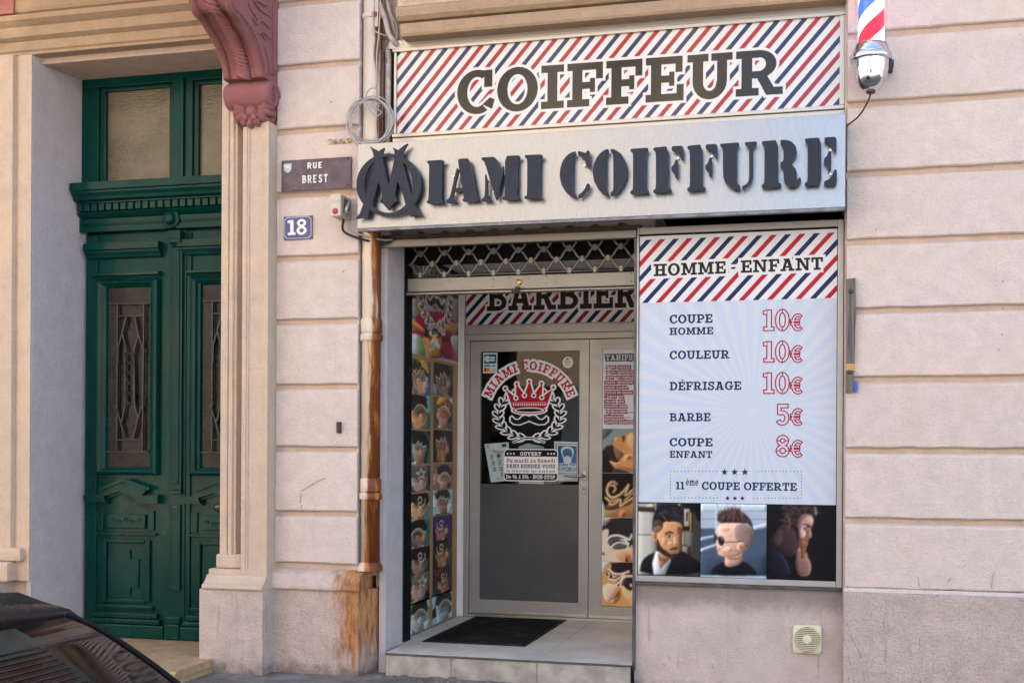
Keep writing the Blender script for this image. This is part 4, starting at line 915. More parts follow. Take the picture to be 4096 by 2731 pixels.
ph(p1, [(250, 430), (275, 470), (300, 540), (380, 590), (400, 620), (470, 610), (505, 600), (480, 650), (420, 668), (340, 640), (275, 590), (246, 520)], '#33221a', 1)    # beard
ph(p1, [(395, 552), (440, 540), (495, 535), (495, 560), (440, 565), (400, 580)], '#2c1c17', 1); ph(p1, [(430, 575), (490, 572), (470, 600), (435, 598)], '#a1604f', 1)
ph(p1, [(335, 380), (400, 355), (445, 370), (440, 384), (390, 378), (345, 395)], '#241813'); ph(p1, [(480, 370), (540, 345), (542, 362), (490, 385)], '#241813')
ph(p1, [(345, 400), (385, 386), (420, 400), (400, 428), (355, 426)], '#6b4a38', 1); ph(p1, [(358, 405), (385, 396), (408, 404), (398, 419), (366, 419)], '#cfc8c2', 1); ph(p1, [(374, 397), (398, 396), (400, 420), (380, 421)], '#1a110d', 1); ph(p1, [(490, 395), (525, 385), (520, 410), (495, 412)], '#cfc8c4', 1); ph(p1, [(500, 392), (518, 388), (515, 410), (502, 411)], '#221712')
ph(p1, [(440, 420), (470, 410), (490, 490), (470, 515), (440, 510)], '#d5a57d', 1); ph(p1, [(340, 255), (500, 258), (480, 290), (360, 285)], '#cf9d73', 1)
ph(p1, [(190, 330), (200, 200), (240, 100), (300, 40), (420, 36), (520, 60), (556, 150), (545, 270), (520, 245), (420, 250), (325, 245), (320, 320), (255, 370), (205, 360)], '#15141a', 1)  # hair
ph(p1, [(193, 345), (200, 260), (250, 215), (322, 248), (318, 330), (258, 378), (215, 368)], '#4a382f', 1); ph(p1, [(205, 350), (225, 300), (300, 290), (318, 330), (258, 378), (215, 368)], '#7a5c48', 1); ph(p1, [(270, 140), (285, 140), (370, 225), (360, 235)], '#6b5244')
for i in range(6): ph(p1, [(330 + i * 34, 90 + i * 8), (338 + i * 34, 88 + i * 8), (372 + i * 30, 200 + i * 4), (366 + i * 30, 200 + i * 4)], '#2f2f3a')
def hair(art, pts, n, ang, L, cols, w, seed):
    for q, c in strands(pts, n, ang, L, cols, seed):
        for r in line([zh(*t) for t in q], (w, w * .4)): art.poly(r, c)
hair(p1, [(235, 190), (250, 110), (310, 50), (420, 42), (520, 70), (550, 150), (540, 255), (420, 245), (330, 235), (290, 200)], 300, lambda q: -.3 + (q[0] - 300) / 300, 60, ['#0b0b10', '#23232c', '#34343f', '#0e0d12', '#474a58'], .0022, 1)
hair(p1, [(255, 440), (280, 480), (310, 550), (400, 600), (490, 600), (470, 650), (400, 660), (300, 610), (255, 530)], 160, 1.7, 22, ['#1c120e', '#3b281d', '#5d4432'], .0018, 2)
ph(p1, [(470, 300), (540, 300), (545, 400), (530, 520), (500, 520), (505, 420)], '#6d452f', 1); ph(p1, [(320, 420), (360, 440), (350, 520), (300, 500)], '#d6a67c', 1); ph(p1, [(380, 470), (430, 480), (420, 520), (380, 515)], '#d9aa80', 1)
ph(p1, [(340, 375), (400, 350), (445, 368), (440, 386), (390, 376), (345, 396)], '#1d130f'); ph(p1, [(430, 520), (465, 530), (490, 515), (480, 530), (440, 532)], '#6b4030')
frame_clip(p1, bl, xr); p1.photo('portrait_photo', onY(YS + .006), M_photo, pw, (bl, xr, bb, zmid - .004), 132, 140, .85, .05, .06, gain=.9, vol=.75)
p2 = Art(); xl, xr = zh(753, 400)[0], zh(1508, 400)[0]; p2.poly(rc(xl, bb, xr, zmid), '#a9bacb')
ph(p2, [(745, 30), (1515, 30), (1515, 130), (745, 130)], '#c4d3e0'); ph(p2, [(745, 200), (1515, 205), (1515, 225), (745, 220)], '#8fa3b8'); ph(p2, [(745, 320), (1100, 320), (1515, 310), (1515, 870), (745, 860)], '#47576d'); ph(p2, [(1350, 300), (1515, 260), (1515, 310), (1370, 340)], '#c2cfdb'); ph(p2, [(745, 430), (930, 395), (930, 420), (745, 465)], '#a8b8cc'); ph(p2, [(745, 560), (950, 490), (950, 515), (745, 590)], '#bac8d8'); ph(p2, [(920, 30), (950, 30), (945, 420), (920, 420)], '#b9cad9'); ph(p2, [(745, 620), (1515, 600), (1515, 870), (745, 860)], '#3b4a5f')
ph(p2, [(860, 870), (885, 780), (950, 730), (1040, 690), (1240, 690), (1330, 750), (1390, 820), (1405, 870)], '#10131f', 1)          # T-shirt
ph(p2, [(1040, 620), (1220, 580), (1240, 690), (1180, 745), (1080, 765), (1025, 740)], '#d2a791', 1); ph(p2, [(1040, 640), (1190, 650), (1225, 610), (1235, 660), (1130, 690), (1045, 670)], '#a87a66', 1)
ph(p2, [(940, 290), (1010, 255), (1150, 265), (1280, 270), (1350, 330), (1365, 440), (1330, 530), (1240, 600), (1180, 640), (1080, 650), (990, 640), (948, 620), (950, 580), (935, 560), (940, 520), (925, 490), (950, 430), (940, 350)], '#e0b49c', 1)  # face
ph(p2, [(1140, 300), (1210, 265), (1290, 280), (1350, 340), (1365, 450), (1330, 520), (1275, 570), (1250, 500), (1180, 470), (1150, 430)], '#8d7670', 1)  # shaved side
ph(p2, [(1165, 520), (1200, 480), (1245, 480), (1262, 520), (1240, 575), (1195, 588), (1165, 560)], '#dba08a', 1); ph(p2, [(1190, 520), (1225, 505), (1235, 540), (1210, 565)], '#a86a58', 1)
ph(p2, [(930, 150), (960, 160), (965, 120), (985, 150), (990, 105), (1015, 135), (1020, 95), (1050, 120), (1070, 80), (1090, 110), (1110, 75), (1130, 105), (1150, 72), (1165, 105), (1195, 85), (1215, 125), (1270, 160), (1320, 210), (1350, 270), (1352, 325), (1290, 270), (1200, 262), (1060, 262), (985, 265), (955, 245), (950, 205), (965, 200)], '#3c2a2b')  # crest
for i in range(9): ph(p2, [(975 + i * 36, 130 + abs(i - 4) * 8), (983 + i * 36, 130 + abs(i - 4) * 8), (1035 + i * 33, 245), (1026 + i * 33, 245)], '#6a4d48' if i % 2 else '#221718')
ph(p2, [(905, 380), (925, 378), (945, 420), (935, 470), (905, 485), (900, 430)], '#24303f', 1); ph(p2, [(950, 410), (1000, 408), (1030, 450), (1020, 510), (985, 530), (955, 500), (945, 450)], '#11151f', 1); ph(p2, [(975, 425), (1000, 420), (1015, 450), (1000, 470)], '#52667c', 1); ph(p2, [(1025, 474), (1240, 468), (1240, 480), (1028, 486)], '#1a1a20'); ph(p2, [(1262, 505), (1290, 520), (1280, 532), (1262, 520)], '#1a1a20')
ph(p2, [(940, 535), (985, 555), (975, 580), (945, 570)], '#b4566a', 1); ph(p2, [(945, 545), (975, 558), (950, 562)], '#f0e8e6')
for i in range(15):
    bx_ = 950 + i * 22; tp = 150 - 85 * math.sin(min(1, i / 8) * 1.57) + max(0, i - 9) * 13 + (i % 2) * 14
    ph(p2, [(bx_ - 12, 235), (bx_ + 26, 235), (bx_ + 10 - 14, tp)], '#3c2a2b' if i % 2 else '#2d1f20')
hair(p2, [(940, 160), (970, 130), (1060, 100), (1160, 85), (1220, 130), (1300, 190), (1345, 290), (1250, 262), (1060, 255), (960, 240)], 320, lambda q: 2.0 - (q[0] - 1000) / 420 * 1.4 + math.pi, 70, ['#1d1214', '#4d3735', '#6f5450', '#2d1f20', '#8a6c64'], .0022, 3)
hair(p2, [(1150, 310), (1210, 275), (1290, 290), (1345, 350), (1355, 450), (1300, 540), (1250, 490), (1180, 460)], 200, 1.2, 10, ['#6d5853', '#a08a83', '#7d6762'], .0016, 4)
ph(p2, [(1000, 560), (1080, 520), (1120, 560), (1060, 610)], '#e9bfab', 1); ph(p2, [(960, 300), (1060, 290), (1100, 340), (1000, 370)], '#ecc7b2', 1); ph(p2, [(1040, 600), (1160, 590), (1200, 620), (1080, 645)], '#bf8d77', 1)
frame_clip(p2, xl, xr); p2.photo('portrait_photo', onY(YS + .006), M_photo, pw, (xl, xr, bb, zmid - .004), 132, 140, .85, .05, .06, gain=.9, vol=.75)
p3 = Art(); xl, xr = zh(1515, 400)[0], br; p3.poly(rc(xl, bb, xr, zmid), '#0e0d13')
ph(p3, [(1510, 500), (1600, 550), (1700, 640), (1760, 740), (1790, 870), (1510, 880)], '#15161f', 1); ph(p3, [(1640, 590), (1680, 610), (1760, 740), (1785, 860), (1770, 860), (1720, 730)], '#232b45', 1)
ph(p3, [(1525, 480), (1640, 310), (1700, 260), (1850, 330), (1880, 560), (1850, 640), (1700, 640), (1600, 560)], '#33262a', 1); ph(p3, [(1560, 470), (1660, 320), (1700, 380), (1680, 500), (1620, 520)], '#3f2f33', 1)
ph(p3, [(1630, 260), (1640, 120), (1690, 45), (2060, 48), (2100, 130), (2050, 210), (1960, 150), (1900, 150), (1850, 240), (1830, 340), (1760, 300), (1690, 250)], '#1d171a', 1)   # hair
ph(p3, [(1850, 240), (1920, 150), (2020, 160), (2048, 200), (2040, 290), (2010, 320), (2025, 400), (2010, 440), (1960, 440), (1990, 490), (1950, 560), (1880, 500), (1850, 400)], '#7b5a55', 1)
ph(p3, [(1900, 230), (1990, 170), (2045, 210), (2035, 285), (1960, 290), (1930, 320), (1900, 400), (1880, 330)], '#b08e86', 1); ph(p3, [(1890, 340), (1950, 340), (1960, 400), (1910, 440), (1885, 400)], '#c3a095', 1); ph(p3, [(1985, 320), (2010, 330), (2026, 410), (2005, 438), (1955, 415)], '#8a6760', 1)
ph(p3, [(1925, 275), (1970, 262), (2030, 300), (1990, 312), (1940, 300)], '#2a1d1e', 1); ph(p3, [(1940, 285), (1970, 285), (1965, 302), (1945, 302)], '#b9aaa6', 1)
ph(p3, [(1690, 240), (1715, 175), (1760, 168), (1790, 230), (1785, 310), (1750, 350), (1715, 310)], '#54393a', 1); ph(p3, [(1710, 230), (1750, 190), (1770, 240), (1750, 310)], '#241719', 1)
ph(p3, [(1870, 470), (1900, 430), (1990, 440), (1995, 470), (1950, 480), (1965, 570), (1940, 660), (1900, 640), (1870, 560)], '#6d432c', 1); ph(p3, [(1900, 440), (1990, 442), (1990, 465), (1930, 468)], '#8a5a3c', 1); ph(p3, [(1920, 470), (1960, 472), (1955, 495), (1930, 490)], '#b98580', 1)
ph(p3, [(1850, 650), (1870, 545), (1895, 540), (1908, 580), (1900, 660), (1925, 680), (1950, 590), (1975, 600), (1980, 660), (2010, 700), (2025, 790), (1990, 870), (1880, 870), (1840, 760)], '#86665f', 1)
ph(p3, [(1872, 550), (1898, 548), (1902, 600), (1880, 590)], '#b3958d', 1)
for i in range(3): ph(p3, [(1905 + i * 34, 690), (1912 + i * 34, 690), (1930 + i * 26, 850), (1920 + i * 26, 850)], '#55403d')
ph(p3, [(2050, 60), (2090, 110), (2080, 180), (2060, 160)], '#8a8078', 1)
hair(p3, [(1650, 230), (1660, 120), (1700, 55), (2050, 58), (2090, 130), (2050, 190), (1960, 140), (1890, 150), (1840, 240), (1760, 280)], 240, lambda q: .2 + (q[0] - 1800) / 500, 60, ['#100c0e', '#2b2224', '#443836', '#6e625c'], .0020, 5)
hair(p3, [(1875, 480), (1905, 440), (1985, 445), (1950, 490), (1960, 570), (1940, 650), (1905, 640), (1880, 560)], 160, 1.5, 34, ['#4a2c1b', '#8d5c38', '#a8774c', '#331d12'], .0018, 6)
ph(p3, [(1990, 320), (2012, 335), (2026, 405), (2012, 432), (1990, 420)], '#a98278', 1); ph(p3, [(1845, 300), (1890, 330), (1880, 470), (1850, 430)], '#2b1c1d', 1)
frame_clip(p3, xl, xr); p3.photo('portrait_photo', onY(YS + .006), M_photo, pw, (xl, xr, bb, zmid - .004), 132, 140, .85, .05, .06, gain=1.0, vol=.8, lit=(.8, .35))
# ================================================================ step, tiles, mat
ZT = .201
stp = empty('entrance_step', (-2.0, .0, ZP), 'low tiled entrance step in front of the barber shop door', 'step')
tj = [-2.862, -2.40, -1.815, -1.203]
for a_, b_ in zip(tj[:-1], tj[1:]):
    y0 = .058 if a_ < -2.8 else .05
    P_('floor_tile', MB().prism([(a_ + .0015 if a_ > -2.8 else -2.935, .075 - (0 if a_ > -2.8 else -.37)), (a_ + .0015, .075) if a_ > -2.8 else (-2.862, .445), (a_ + .0015, .030), (b_ - .0015, .024), (b_ - .0015, 1.93), (-2.935 if a_ < -2.8 else a_ + .0015, 1.93)], ZT - .012, ZT, 'z'), M_tile, stp)
    B('riser_tile', M_riser, stp, a_ + .0015, b_ - .0015, .020, .034, ZP + .001, ZT - .016, .002)
B('nosing_strip', M_steel_dk, stp, -2.862, -1.203, .014, .034, ZT - .015, ZT - .002, .002)
B('core', M_blackgap, stp, -2.860, -1.204, .036, 1.93, ZP - .05, ZT - .0125)
mt = empty('door_mat', (-2.4, 1.2, ZT), 'large black rubber-edged door mat lying before the shop door', 'mat')
mx0, mx1, my0, my1 = -2.775, -2.018, .515, 1.87
P_('pile', MB().box(mx0 + .035, mx1 - .035, my0 + .035, my1 - .035, ZT + .0005, ZT + .011), M_mat, mt)
P_('border', MB().box(mx0, mx0 + .034, my0, my1, ZT + .0005, ZT + .007, .003).box(mx1 - .034, mx1, my0, my1, ZT + .0005, ZT + .007, .003).box(mx0 + .0345, mx1 - .0345, my0, my0 + .034, ZT + .0005, ZT + .007, .003).box(mx0 + .0345, mx1 - .0345, my1 - .034, my1, ZT + .0005, ZT + .007, .003), M_rubber, mt)
# debris line and broken mortar along the step's foot
deb = MB()
for i in range(60):
    x = random.uniform(-2.95, -1.25); r = random.uniform(.008, .035); y = random.uniform(-.10, .012)
    deb.lathe([(0, -.01), (r, 0), (r * .8, r * .45), (0, r * .6)], (x, y, ZP), 'z', 6, smooth=False)
o = deb.obj('mortar_crumbs', M_pave); o['kind'] = 'stuff'; o['label'] = 'crumbled dark mortar along the foot of the entrance step'; o['category'] = 'debris'
# ================================================================ roller grille
YG = .50
gx0, gx1 = Xp(1632, YG, 1150), -1.21
gbt = (Zp(1119, YG, 1632) + Zp(1083, YG, 2541)) / 2; gbb = (Zp(1184, YG, 1632) + Zp(1153, YG, 2541)) / 2
gr_ = empty('roller_grille', (-2.0, YG, gbb), 'rolled-up steel roller grille of wavy rods and clips with a heavy bottom bar', 'grille')
P_('bottom_bar', MB().box(gx0, gx1, YG - .016, YG + .016, gbb + .022, gbt, .005), M_galv, gr_)
P_('bar_lip', MB().prism([(YG - .034, gbb), (YG + .02, gbb - .004), (YG + .02, gbb + .02), (YG - .018, gbb + .0215), (YG - .034, gbb + .010)], gx0, gx1, 'x'), M_galv, gr_)
zg = lambda u, v: U(1550 + u * .44643, 900 + v * .44643, y=YG - .02)
rv = None
for u, v in ((945, 483), (945, 549), (1095, 482), (1095, 533), (1268, 476), (1268, 528), (1420, 461), (1418, 527), (2181, 434), (2181, 501)):
    p = zg(u, v); big = 1000 < u < 1300
    m_ = MB().lathe([(.010 if big else .006, 0), (.008 if big else .005, -.005), (0, -.007)], (p[0], YG - .016, p[2]), 'y', 10); m_.obj('rivet', M_chrome if big else M_brass, gr_)
p = zg(1178, 513); P_('lock_cylinder', MB().lathe([(.019, 0), (.019, -.008), (.012, -.010), (0, -.010)], (p[0], YG - .016, p[2]), 'y', 16), M_brass, gr_)
p = zg(1160, 590); P_('lock_bracket', MB().box(p[0] - .03, p[0] + .025, YG - .06, YG - .02, p[2] - .012, p[2] + .004, .003).box(p[0] - .005, p[0] + .022, YG - .058, YG - .03, p[2] + .004, p[2] + .026, .003), M_rustmetal, gr_)
P_('end_latch', MB().box(gx0 - .04, gx0 + .05, YG - .03, YG - .01, gbb - .008, gbb + .006, .003), M_rustmetal, gr_); P_('end_latch', MB().box(gx1 - .08, gx1, YG - .03, YG - .01, gbb + .006, gbb + .02, .003), M_rustmetal, gr_)
xb0 = zg(285, 455)[0]; pit = (zg(2090, 390)[0] - xb0) / 8; hz = .0755; zr0 = gbt + .012
P_('lower_rod', MB().tube([(gx0, YG, gbt + .016), (gx1, YG, gbt + .016)], .0065, 7), M_galv, gr_)
nrow = 4
def wave_rod(k):
    off = (k % 2) * pit / 2; m = MB(); pts = []; n = int((gx1 - gx0) / pit * 16)
    for i in range(n + 1):
        x = gx0 + (gx1 - gx0) * i / n; ph_ = (x - xb0 - off) / pit * 2 * math.pi; c = math.cos(ph_); c = math.copysign(abs(c) ** .75, c)
        pts.append((x, YG + .004 * (k % 2), zr0 + .012 + k * hz + hz * (.5 - .5 * c)))
    return m.tube(pts, .0082, 7)
for k in range(nrow): P_('wavy_rod', wave_rod(k), M_galv, gr_)
clip = None; kx = 0
for k in range(nrow):
    off = (k % 2) * pit / 2; x = xb0 + off - pit
    while x < gx1:
        if x > gx0 + .01:
            if clip is None:
                clip = MB().box(-.013, .013, YG - .012, YG + .014, -.021, .021, .004).obj('clip', M_galv, gr_); clip.location = -Vector(gr_.location) + Vector((x, 0, zr0 + .012 + k * hz))
            else: inst(clip, gr_, x, 0, zr0 + .012 + k * hz)
        x += pit
P_('guide_rail', MB().box(gx0 - .055, gx0 - .012, YG - .075, YG + .05, ZT - .02, 3.02, .004), M_rail, gr_); P_('guide_slot', MB().box(gx0 - .0115, gx0 - .002, YG - .03, YG + .10, ZT, 3.02), M_blackgap, gr_)
P_('guide_rail', MB().box(Xp(2534, YS, 1500), bl - .0165, YS + .0, YS + .06, ZT - .05, 2.93, .003), M_steel_dk, gr_); P_('guide_slot', MB().box(-1.20, -1.185, YG - .05, YG + .05, ZT, 3.02), M_blackgap, gr_)
P_('roller_box', MB().box(gx0, gx1, YG + .03, YG + .22, 2.90, 3.02), M_blackgap, gr_)
# ================================================================ photo panel on the left cheek
XPn = -2.937
def zx(u, v): p = U(1550 + u * .41469, 1350 + v * .41469, x=XPn); return (p[1], p[2])
def zx2(u, v): p = U(1550 + u * .41469, 1950 + v * .41469, x=XPn); return (p[1], p[2])
def zx3(u, v): p = U(1600 + u * .19139, 1150 + v * .19139, x=XPn); return (p[1], p[2])
pp_ = empty('photo_panel', (XPn, 1.2, ZT), 'tall panel of haircut photos on wood-look print lining the left side of the entrance', 'panel')
B('board', M_board, pp_, XPn - .006, XPn - .0015, .60, 1.88, ZT + .004, 2.98)
onX = lambda a, b: (XPn, a, b)
a = Art(); a.poly(rc(.60, ZT + .006, 1.875, 2.975), '#a5845c')
for i in range(70):
    y_ = .60 + 1.275 * random.random(); z_ = random.uniform(ZT + .01, 2.7); w_ = random.uniform(.002, .006)
    a.poly(rc(y_, z_, min(1.874, y_ + w_), min(2.97, z_ + random.uniform(.05, .35))), random.choice(('#8f6f4c', '#b8966c', '#7d6042')))
a.build('wood_print', onX, M_print, pp_, True)
YC0, YC1, YC2, YC3 = .665, 1.165, 1.235, 1.735
def cellbox(col, zt_, zb_): return (YC0, YC1, zb_, zt_) if col == 0 else (YC2, YC3, zb_, zt_)
def photo(y0, y1, z0, z1, bgc, skin, hair, cloth, face, design, bg2=None, fringe=None, seed=0):
    rnd = random.Random(seed); w = y1 - y0; h = z1 - z0
    rot = rnd.uniform(-.22, .22); scl = rnd.uniform(1.12, 1.4); sh = (rnd.uniform(-.05, .05), rnd.uniform(-.10, .0)); cr, sr = math.cos(rot) * scl, math.sin(rot) * scl
    def m0(p): u, v = p; return (y0 + (u if face > 0 else 1 - u) * w, z0 + v * h)
    def m_(p): u, v = p[0] - .5, p[1] - .5; u, v = u * cr - v * sr + .5 + sh[0], u * sr + v * cr + .5 + sh[1]; return m0((u, v))
    cb = (y0, y1, z0, z1)
    A = Art(); A.poly(rc(y0, z0, y1, z1), bgc)
    def add(p, c):
        q = clip_poly(p, *cb)
        if q: A.poly(q, c)
    b2 = bg2 or bgc
    for i in range(10):
        u, v = rnd.uniform(-.1, .9), rnd.uniform(-.1, .9); add([m0((u, v)), m0((u + rnd.uniform(.05, .3), v + rnd.uniform(-.1, .1))), m0((u + rnd.uniform(.1, .3), v + rnd.uniform(.2, .5))), m0((u, v + .3))], rnd.choice((b2, bgc, '#0d0f12', '#0a0c0e', b2)))
    S3 = hx(skin); H3 = hx(hair); mixc = lambda k: tuple(a_ * (1 - k) + b_ * k for a_, b_ in zip(S3, H3))
    dk = tuple(x * .45 for x in S3); lt = tuple(min(1, x * 1.35) for x in S3)
    P1 = lambda pts, c, s_=2: add([m_(q) for q in chaikin(pts, .25, s_)], c)
    P1([(-.2, -.3), (.02, .02), (.30, .16), (.74, .16), (1.0, .04), (1.3, -.3)], cloth); P1([(.30, .16), (.50, .12), (.74, .16), (.7, .2), (.36, .2)], '#c9cdd2' if seed % 3 == 0 else cloth)
    P1([(.38, .12), (.38, .36), (.70, .40), (.72, .12)], dk); P1([(.38, .12), (.38, .36), (.52, .36), (.54, .12)], mixc(.15))
    back = seed % 4 in (1, 3)
    if back: P1([(.28, .46), (.27, .66), (.40, .84), (.62, .84), (.76, .66), (.74, .46), (.66, .26), (.36, .26)], skin)
    else:
        P1([(.25, .50), (.27, .70), (.42, .84), (.64, .82), (.78, .64), (.76, .46), (.68, .30), (.50, .24), (.34, .22), (.28, .27), (.26, .33), (.27, .37), (.20, .42), (.24, .48)], skin); P1([(.24, .62), (.25, .44), (.32, .30), (.40, .30), (.34, .60)], lt); P1([(.27, .34), (.34, .345), (.33, .37), (.27, .365)], dk, 1); P1([(.28, .52), (.36, .53), (.35, .56), (.28, .55)], tuple(x * .35 for x in S3), 1)
    P1([(.56, .26), (.74, .42), (.78, .62), (.68, .62), (.60, .46)], mixc(.45))
    P1([(.30, .58), (.34, .48), (.62, .44), (.80, .48), (.80, .66), (.60, .74), (.36, .70)] if not back else [(.28, .50), (.4, .40), (.62, .40), (.75, .50), (.78, .66), (.6, .74), (.3, .7)], mixc(.5)); P1([(.30, .64), (.36, .54), (.62, .52), (.81, .56), (.80, .7), (.60, .78), (.36, .74)], mixc(.78))
    hp = [(.19, .64), (.22, .82), (.36, .97), (.58, 1.0), (.76, .91), (.84, .72), (.82, .58), (.70, .60), (.54, .63), (.40, .60), (.30, .63)]
    P1(hp, hair)
    if fringe: P1([(.20, .68), (.26, .86), (.44, .98), (.62, .98), (.54, .86), (.36, .74)], fringe)
    for q, c in strands(hp, 60, 2.4, .13, [tuple(x * 1.9 + .01 for x in H3), tuple(x * .5 for x in H3), tuple(x * 1.4 for x in (hx(fringe) if fringe else H3))], seed):
        for r in line([m_(t) for t in q], .004): add(r, c)
    ex = .54 if not back else .30
    P1([(ex - .06, .44), (ex + .0, .53), (ex + .08, .48), (ex + .06, .38), (ex - .01, .35)], lt); P1([(ex - .02, .44), (ex + .02, .485), (ex + .045, .45), (ex + .02, .40)], dk)
    if design:
        D_ = {1: [(.34, .60), (.44, .72), (.48, .60), (.56, .70), (.62, .58), (.76, .64)], 2: [(.30, .56), (.48, .70), (.66, .68), (.80, .54)], 3: [(.44, .70), (.5, .78), (.58, .74), (.56, .64), (.48, .64), (.5, .54), (.62, .54), (.7, .64), (.68, .74)], 4: star(.58, .68, .16)}[design]
        if design == 4: D_ = D_ + D_[:1]
        for q in line([m_(t) for t in (D_ if design in (1, 4) else curve(D_, 4))], .010): add(q, '#b9a78e')
        if design in (1, 2):
            for q in line([m_((t[0] + .02, t[1] - .06)) for t in curve(D_, 4)], (.008, .003)): add(q, '#a8967e')
    A.photo('haircut_photo', onX, M_photo, pp_, (y0, y1, z0, z1), 64, 68, .6, .06, .08, seed, True, 1.5, .5, (-.75, .6), (.88, 1.0, 1.08))
def onX(a, b): return (XPn + .002, a, b)
# rows: photo tops/bottoms measured in each column
rows0 = [(215, 545), (555, 880), (895, 1215), (1235, 1485)]; rows0b = [(55, 310), (310, 570), (575, 835), (840, 1110), (1090, 1385)]
rows1 = [(255, 565), (580, 880), (895, 1200), (1215, 1455)]; rows1b = [(20, 255), (265, 510), (500, 760), (755, 1020), (1005, 1275)]
spec = [
 ('#1d4f78', '#b08a6e', '#2a241d', '#3a4a5c', -1, 1, '#0a1420', '#b08c2c'), ('#2c3a3e', '#8d7565', '#15161a', '#8a97ad', -1, 1, '#6d8288', None),
 ('#37565a', '#c0875a', '#14120f', '#1a1a1e', 1, 2, '#6f9a9c', None), ('#3f4a4b', '#b58b6a', '#7a1f2a', '#8c1d22', 1, 2, '#9db0ae', '#c0a825'),
 ('#2b4a4a', '#a3805f', '#17130f', '#d2d2d8', 1, 1, '#4d8f9a', None), ('#0f0e12', '#a87350', '#151013', '#20181a', -1, 1, '#1c1a22', None),
 ('#233c40', '#a98570', '#4f4a45', '#b5c81f', 1, 4, '#1a3f66', None), ('#7a5d50', '#c99a83', '#191517', '#6e5d57', 1, 2, '#9a7f76', None),
 ('#4a6b6a', '#c79265', '#141110', '#c99a78', 1, 3, '#c9d4da', None), ('#8aa5ad', '#a5785c', '#17161a', '#101828', 1, 1, '#bcd3dc', None),
 ('#2f5f57', '#8f6751', '#171312', '#c9d0d4', -1, 2, '#7fb0a6', None), ('#23204a', '#b0805f', '#1a1c52', '#7a2a2a', -1, 3, '#5b2a55', None),
 ('#142022', '#8b6b58', '#12100f', '#d0d4d6', 1, 3, '#2a4644', '#26120f'), ('#1d2a2c', '#b2805a', '#141214', '#15171c', -1, 3, '#2e4b4a', None),
 ('#1b3a3e', '#a98570', '#5a544d', '#b5c81f', 1, 4, '#173a60', None), ('#20303c', '#a9745a', '#171415', '#1b1b22', 1, 3, '#0f1a20', '#7d1420'),
 ('#6d8079', '#a3a096', '#121110', '#1d2022', 1, 2, '#9fb0a6', None), ('#8ea3a9', '#8fa0a3', '#101012', '#7d8f94', 1, 2, '#a9bcc0', None)]
k = 0
for r in range(9):
    for c in range(2):
        L_ = (rows0 + rows0b, rows1 + rows1b)[c][r]; f = zx if r < 4 else zx2; uc = (310, 545)[c] if r < 4 else (300, 540)[c]
        zt_, zb_ = f(uc, L_[0])[1], f(uc, L_[1])[1]
        s_ = spec[k]; photo(*(YC0, YC1)[:2] if c == 0 else (YC2, YC3), zb_, zt_, s_[0], s_[1], s_[2], s_[3], s_[4], s_[5], s_[6], s_[7], k); k += 1
# large picture: barber in a crimson shirt showing a patterned haircut, laurel emblem above
a = Art(); zb_ = zx3(700, 1480)[1]; ya, yb = .625, 1.868
def bp(pts, col, s_=0):
    q = clip_poly([zx3(*p) for p in (chaikin(pts, .25, s_) if s_ else pts)], ya, yb, zb_, 2.97)
    if q: a.poly(q, col)
a.poly(rc(ya, zb_, yb, 2.97), '#8d8a96'); bp([(190, -500), (1250, -560), (1250, 240), (190, 235)], '#4a2f1e')
bp([(190, 230), (340, 228), (340, 560), (190, 580)], '#a79a9c'); bp([(190, 580), (330, 560), (330, 640), (190, 660)], '#2f6d92'); bp([(340, 230), (520, 225), (520, 560), (340, 600)], '#6e7448'); bp([(190, 960), (360, 980), (350, 1420), (190, 1400)], '#aeb7d8'); bp([(360, 980), (490, 980), (540, 1440), (360, 1420)], '#5f7a56'); bp([(640, 280), (780, 330), (780, 450), (660, 430)], '#2f6a78'); bp([(780, 230), (1240, 240), (1240, 800), (1000, 600), (800, 500)], '#857f86'); bp([(1050, 1000), (1240, 1000), (1240, 1250), (1080, 1250)], '#9a968e'); bp([(1080, 1260), (1240, 1260), (1240, 1560), (1150, 1560)], '#4f7a4c')
bp([(190, 970), (250, 900), (310, 640), (350, 570), (480, 530), (600, 490), (830, 500), (970, 570), (1080, 640), (1180, 770), (1260, 850), (1240, 1010), (1050, 1000), (1060, 1150), (1130, 1330), (1215, 1550), (900, 1480), (600, 1440), (480, 1060), (400, 990), (250, 960)], '#7c0d33', 1)
bp([(450, 560), (700, 560), (720, 800), (520, 830)], '#3a0a18', 1); bp([(850, 950), (1040, 1000), (1050, 1130), (850, 1140)], '#4a0a26'); bp([(1040, 1180), (1120, 1330), (1210, 1540), (1130, 1530)], '#a3064c', 1); bp([(850, 1300), (1100, 1480), (1090, 1510), (850, 1380)], '#381624')
bp([(640, 520), (740, 510), (770, 600), (700, 660)], '#5c3d22', 1); bp([(190, 680), (300, 690), (410, 790), (500, 870), (515, 935), (430, 900), (330, 850), (290, 915), (200, 880)], '#a8834c', 1); bp([(230, 760), (330, 800), (500, 930), (480, 935), (300, 840), (210, 830)], '#7c5c30', 1)
bp([(1240, 830), (1180, 770), (1060, 730), (1000, 610), (1030, 760), (880, 870), (860, 930), (1020, 890), (1090, 980), (1180, 970)], '#94713f', 1)
bp([(500, 930), (540, 840), (640, 795), (760, 830), (840, 930), (870, 1080), (860, 1230), (830, 1290), (840, 1430), (700, 1470), (570, 1440), (530, 1330), (480, 1180), (490, 1040)], '#a27a45', 1)
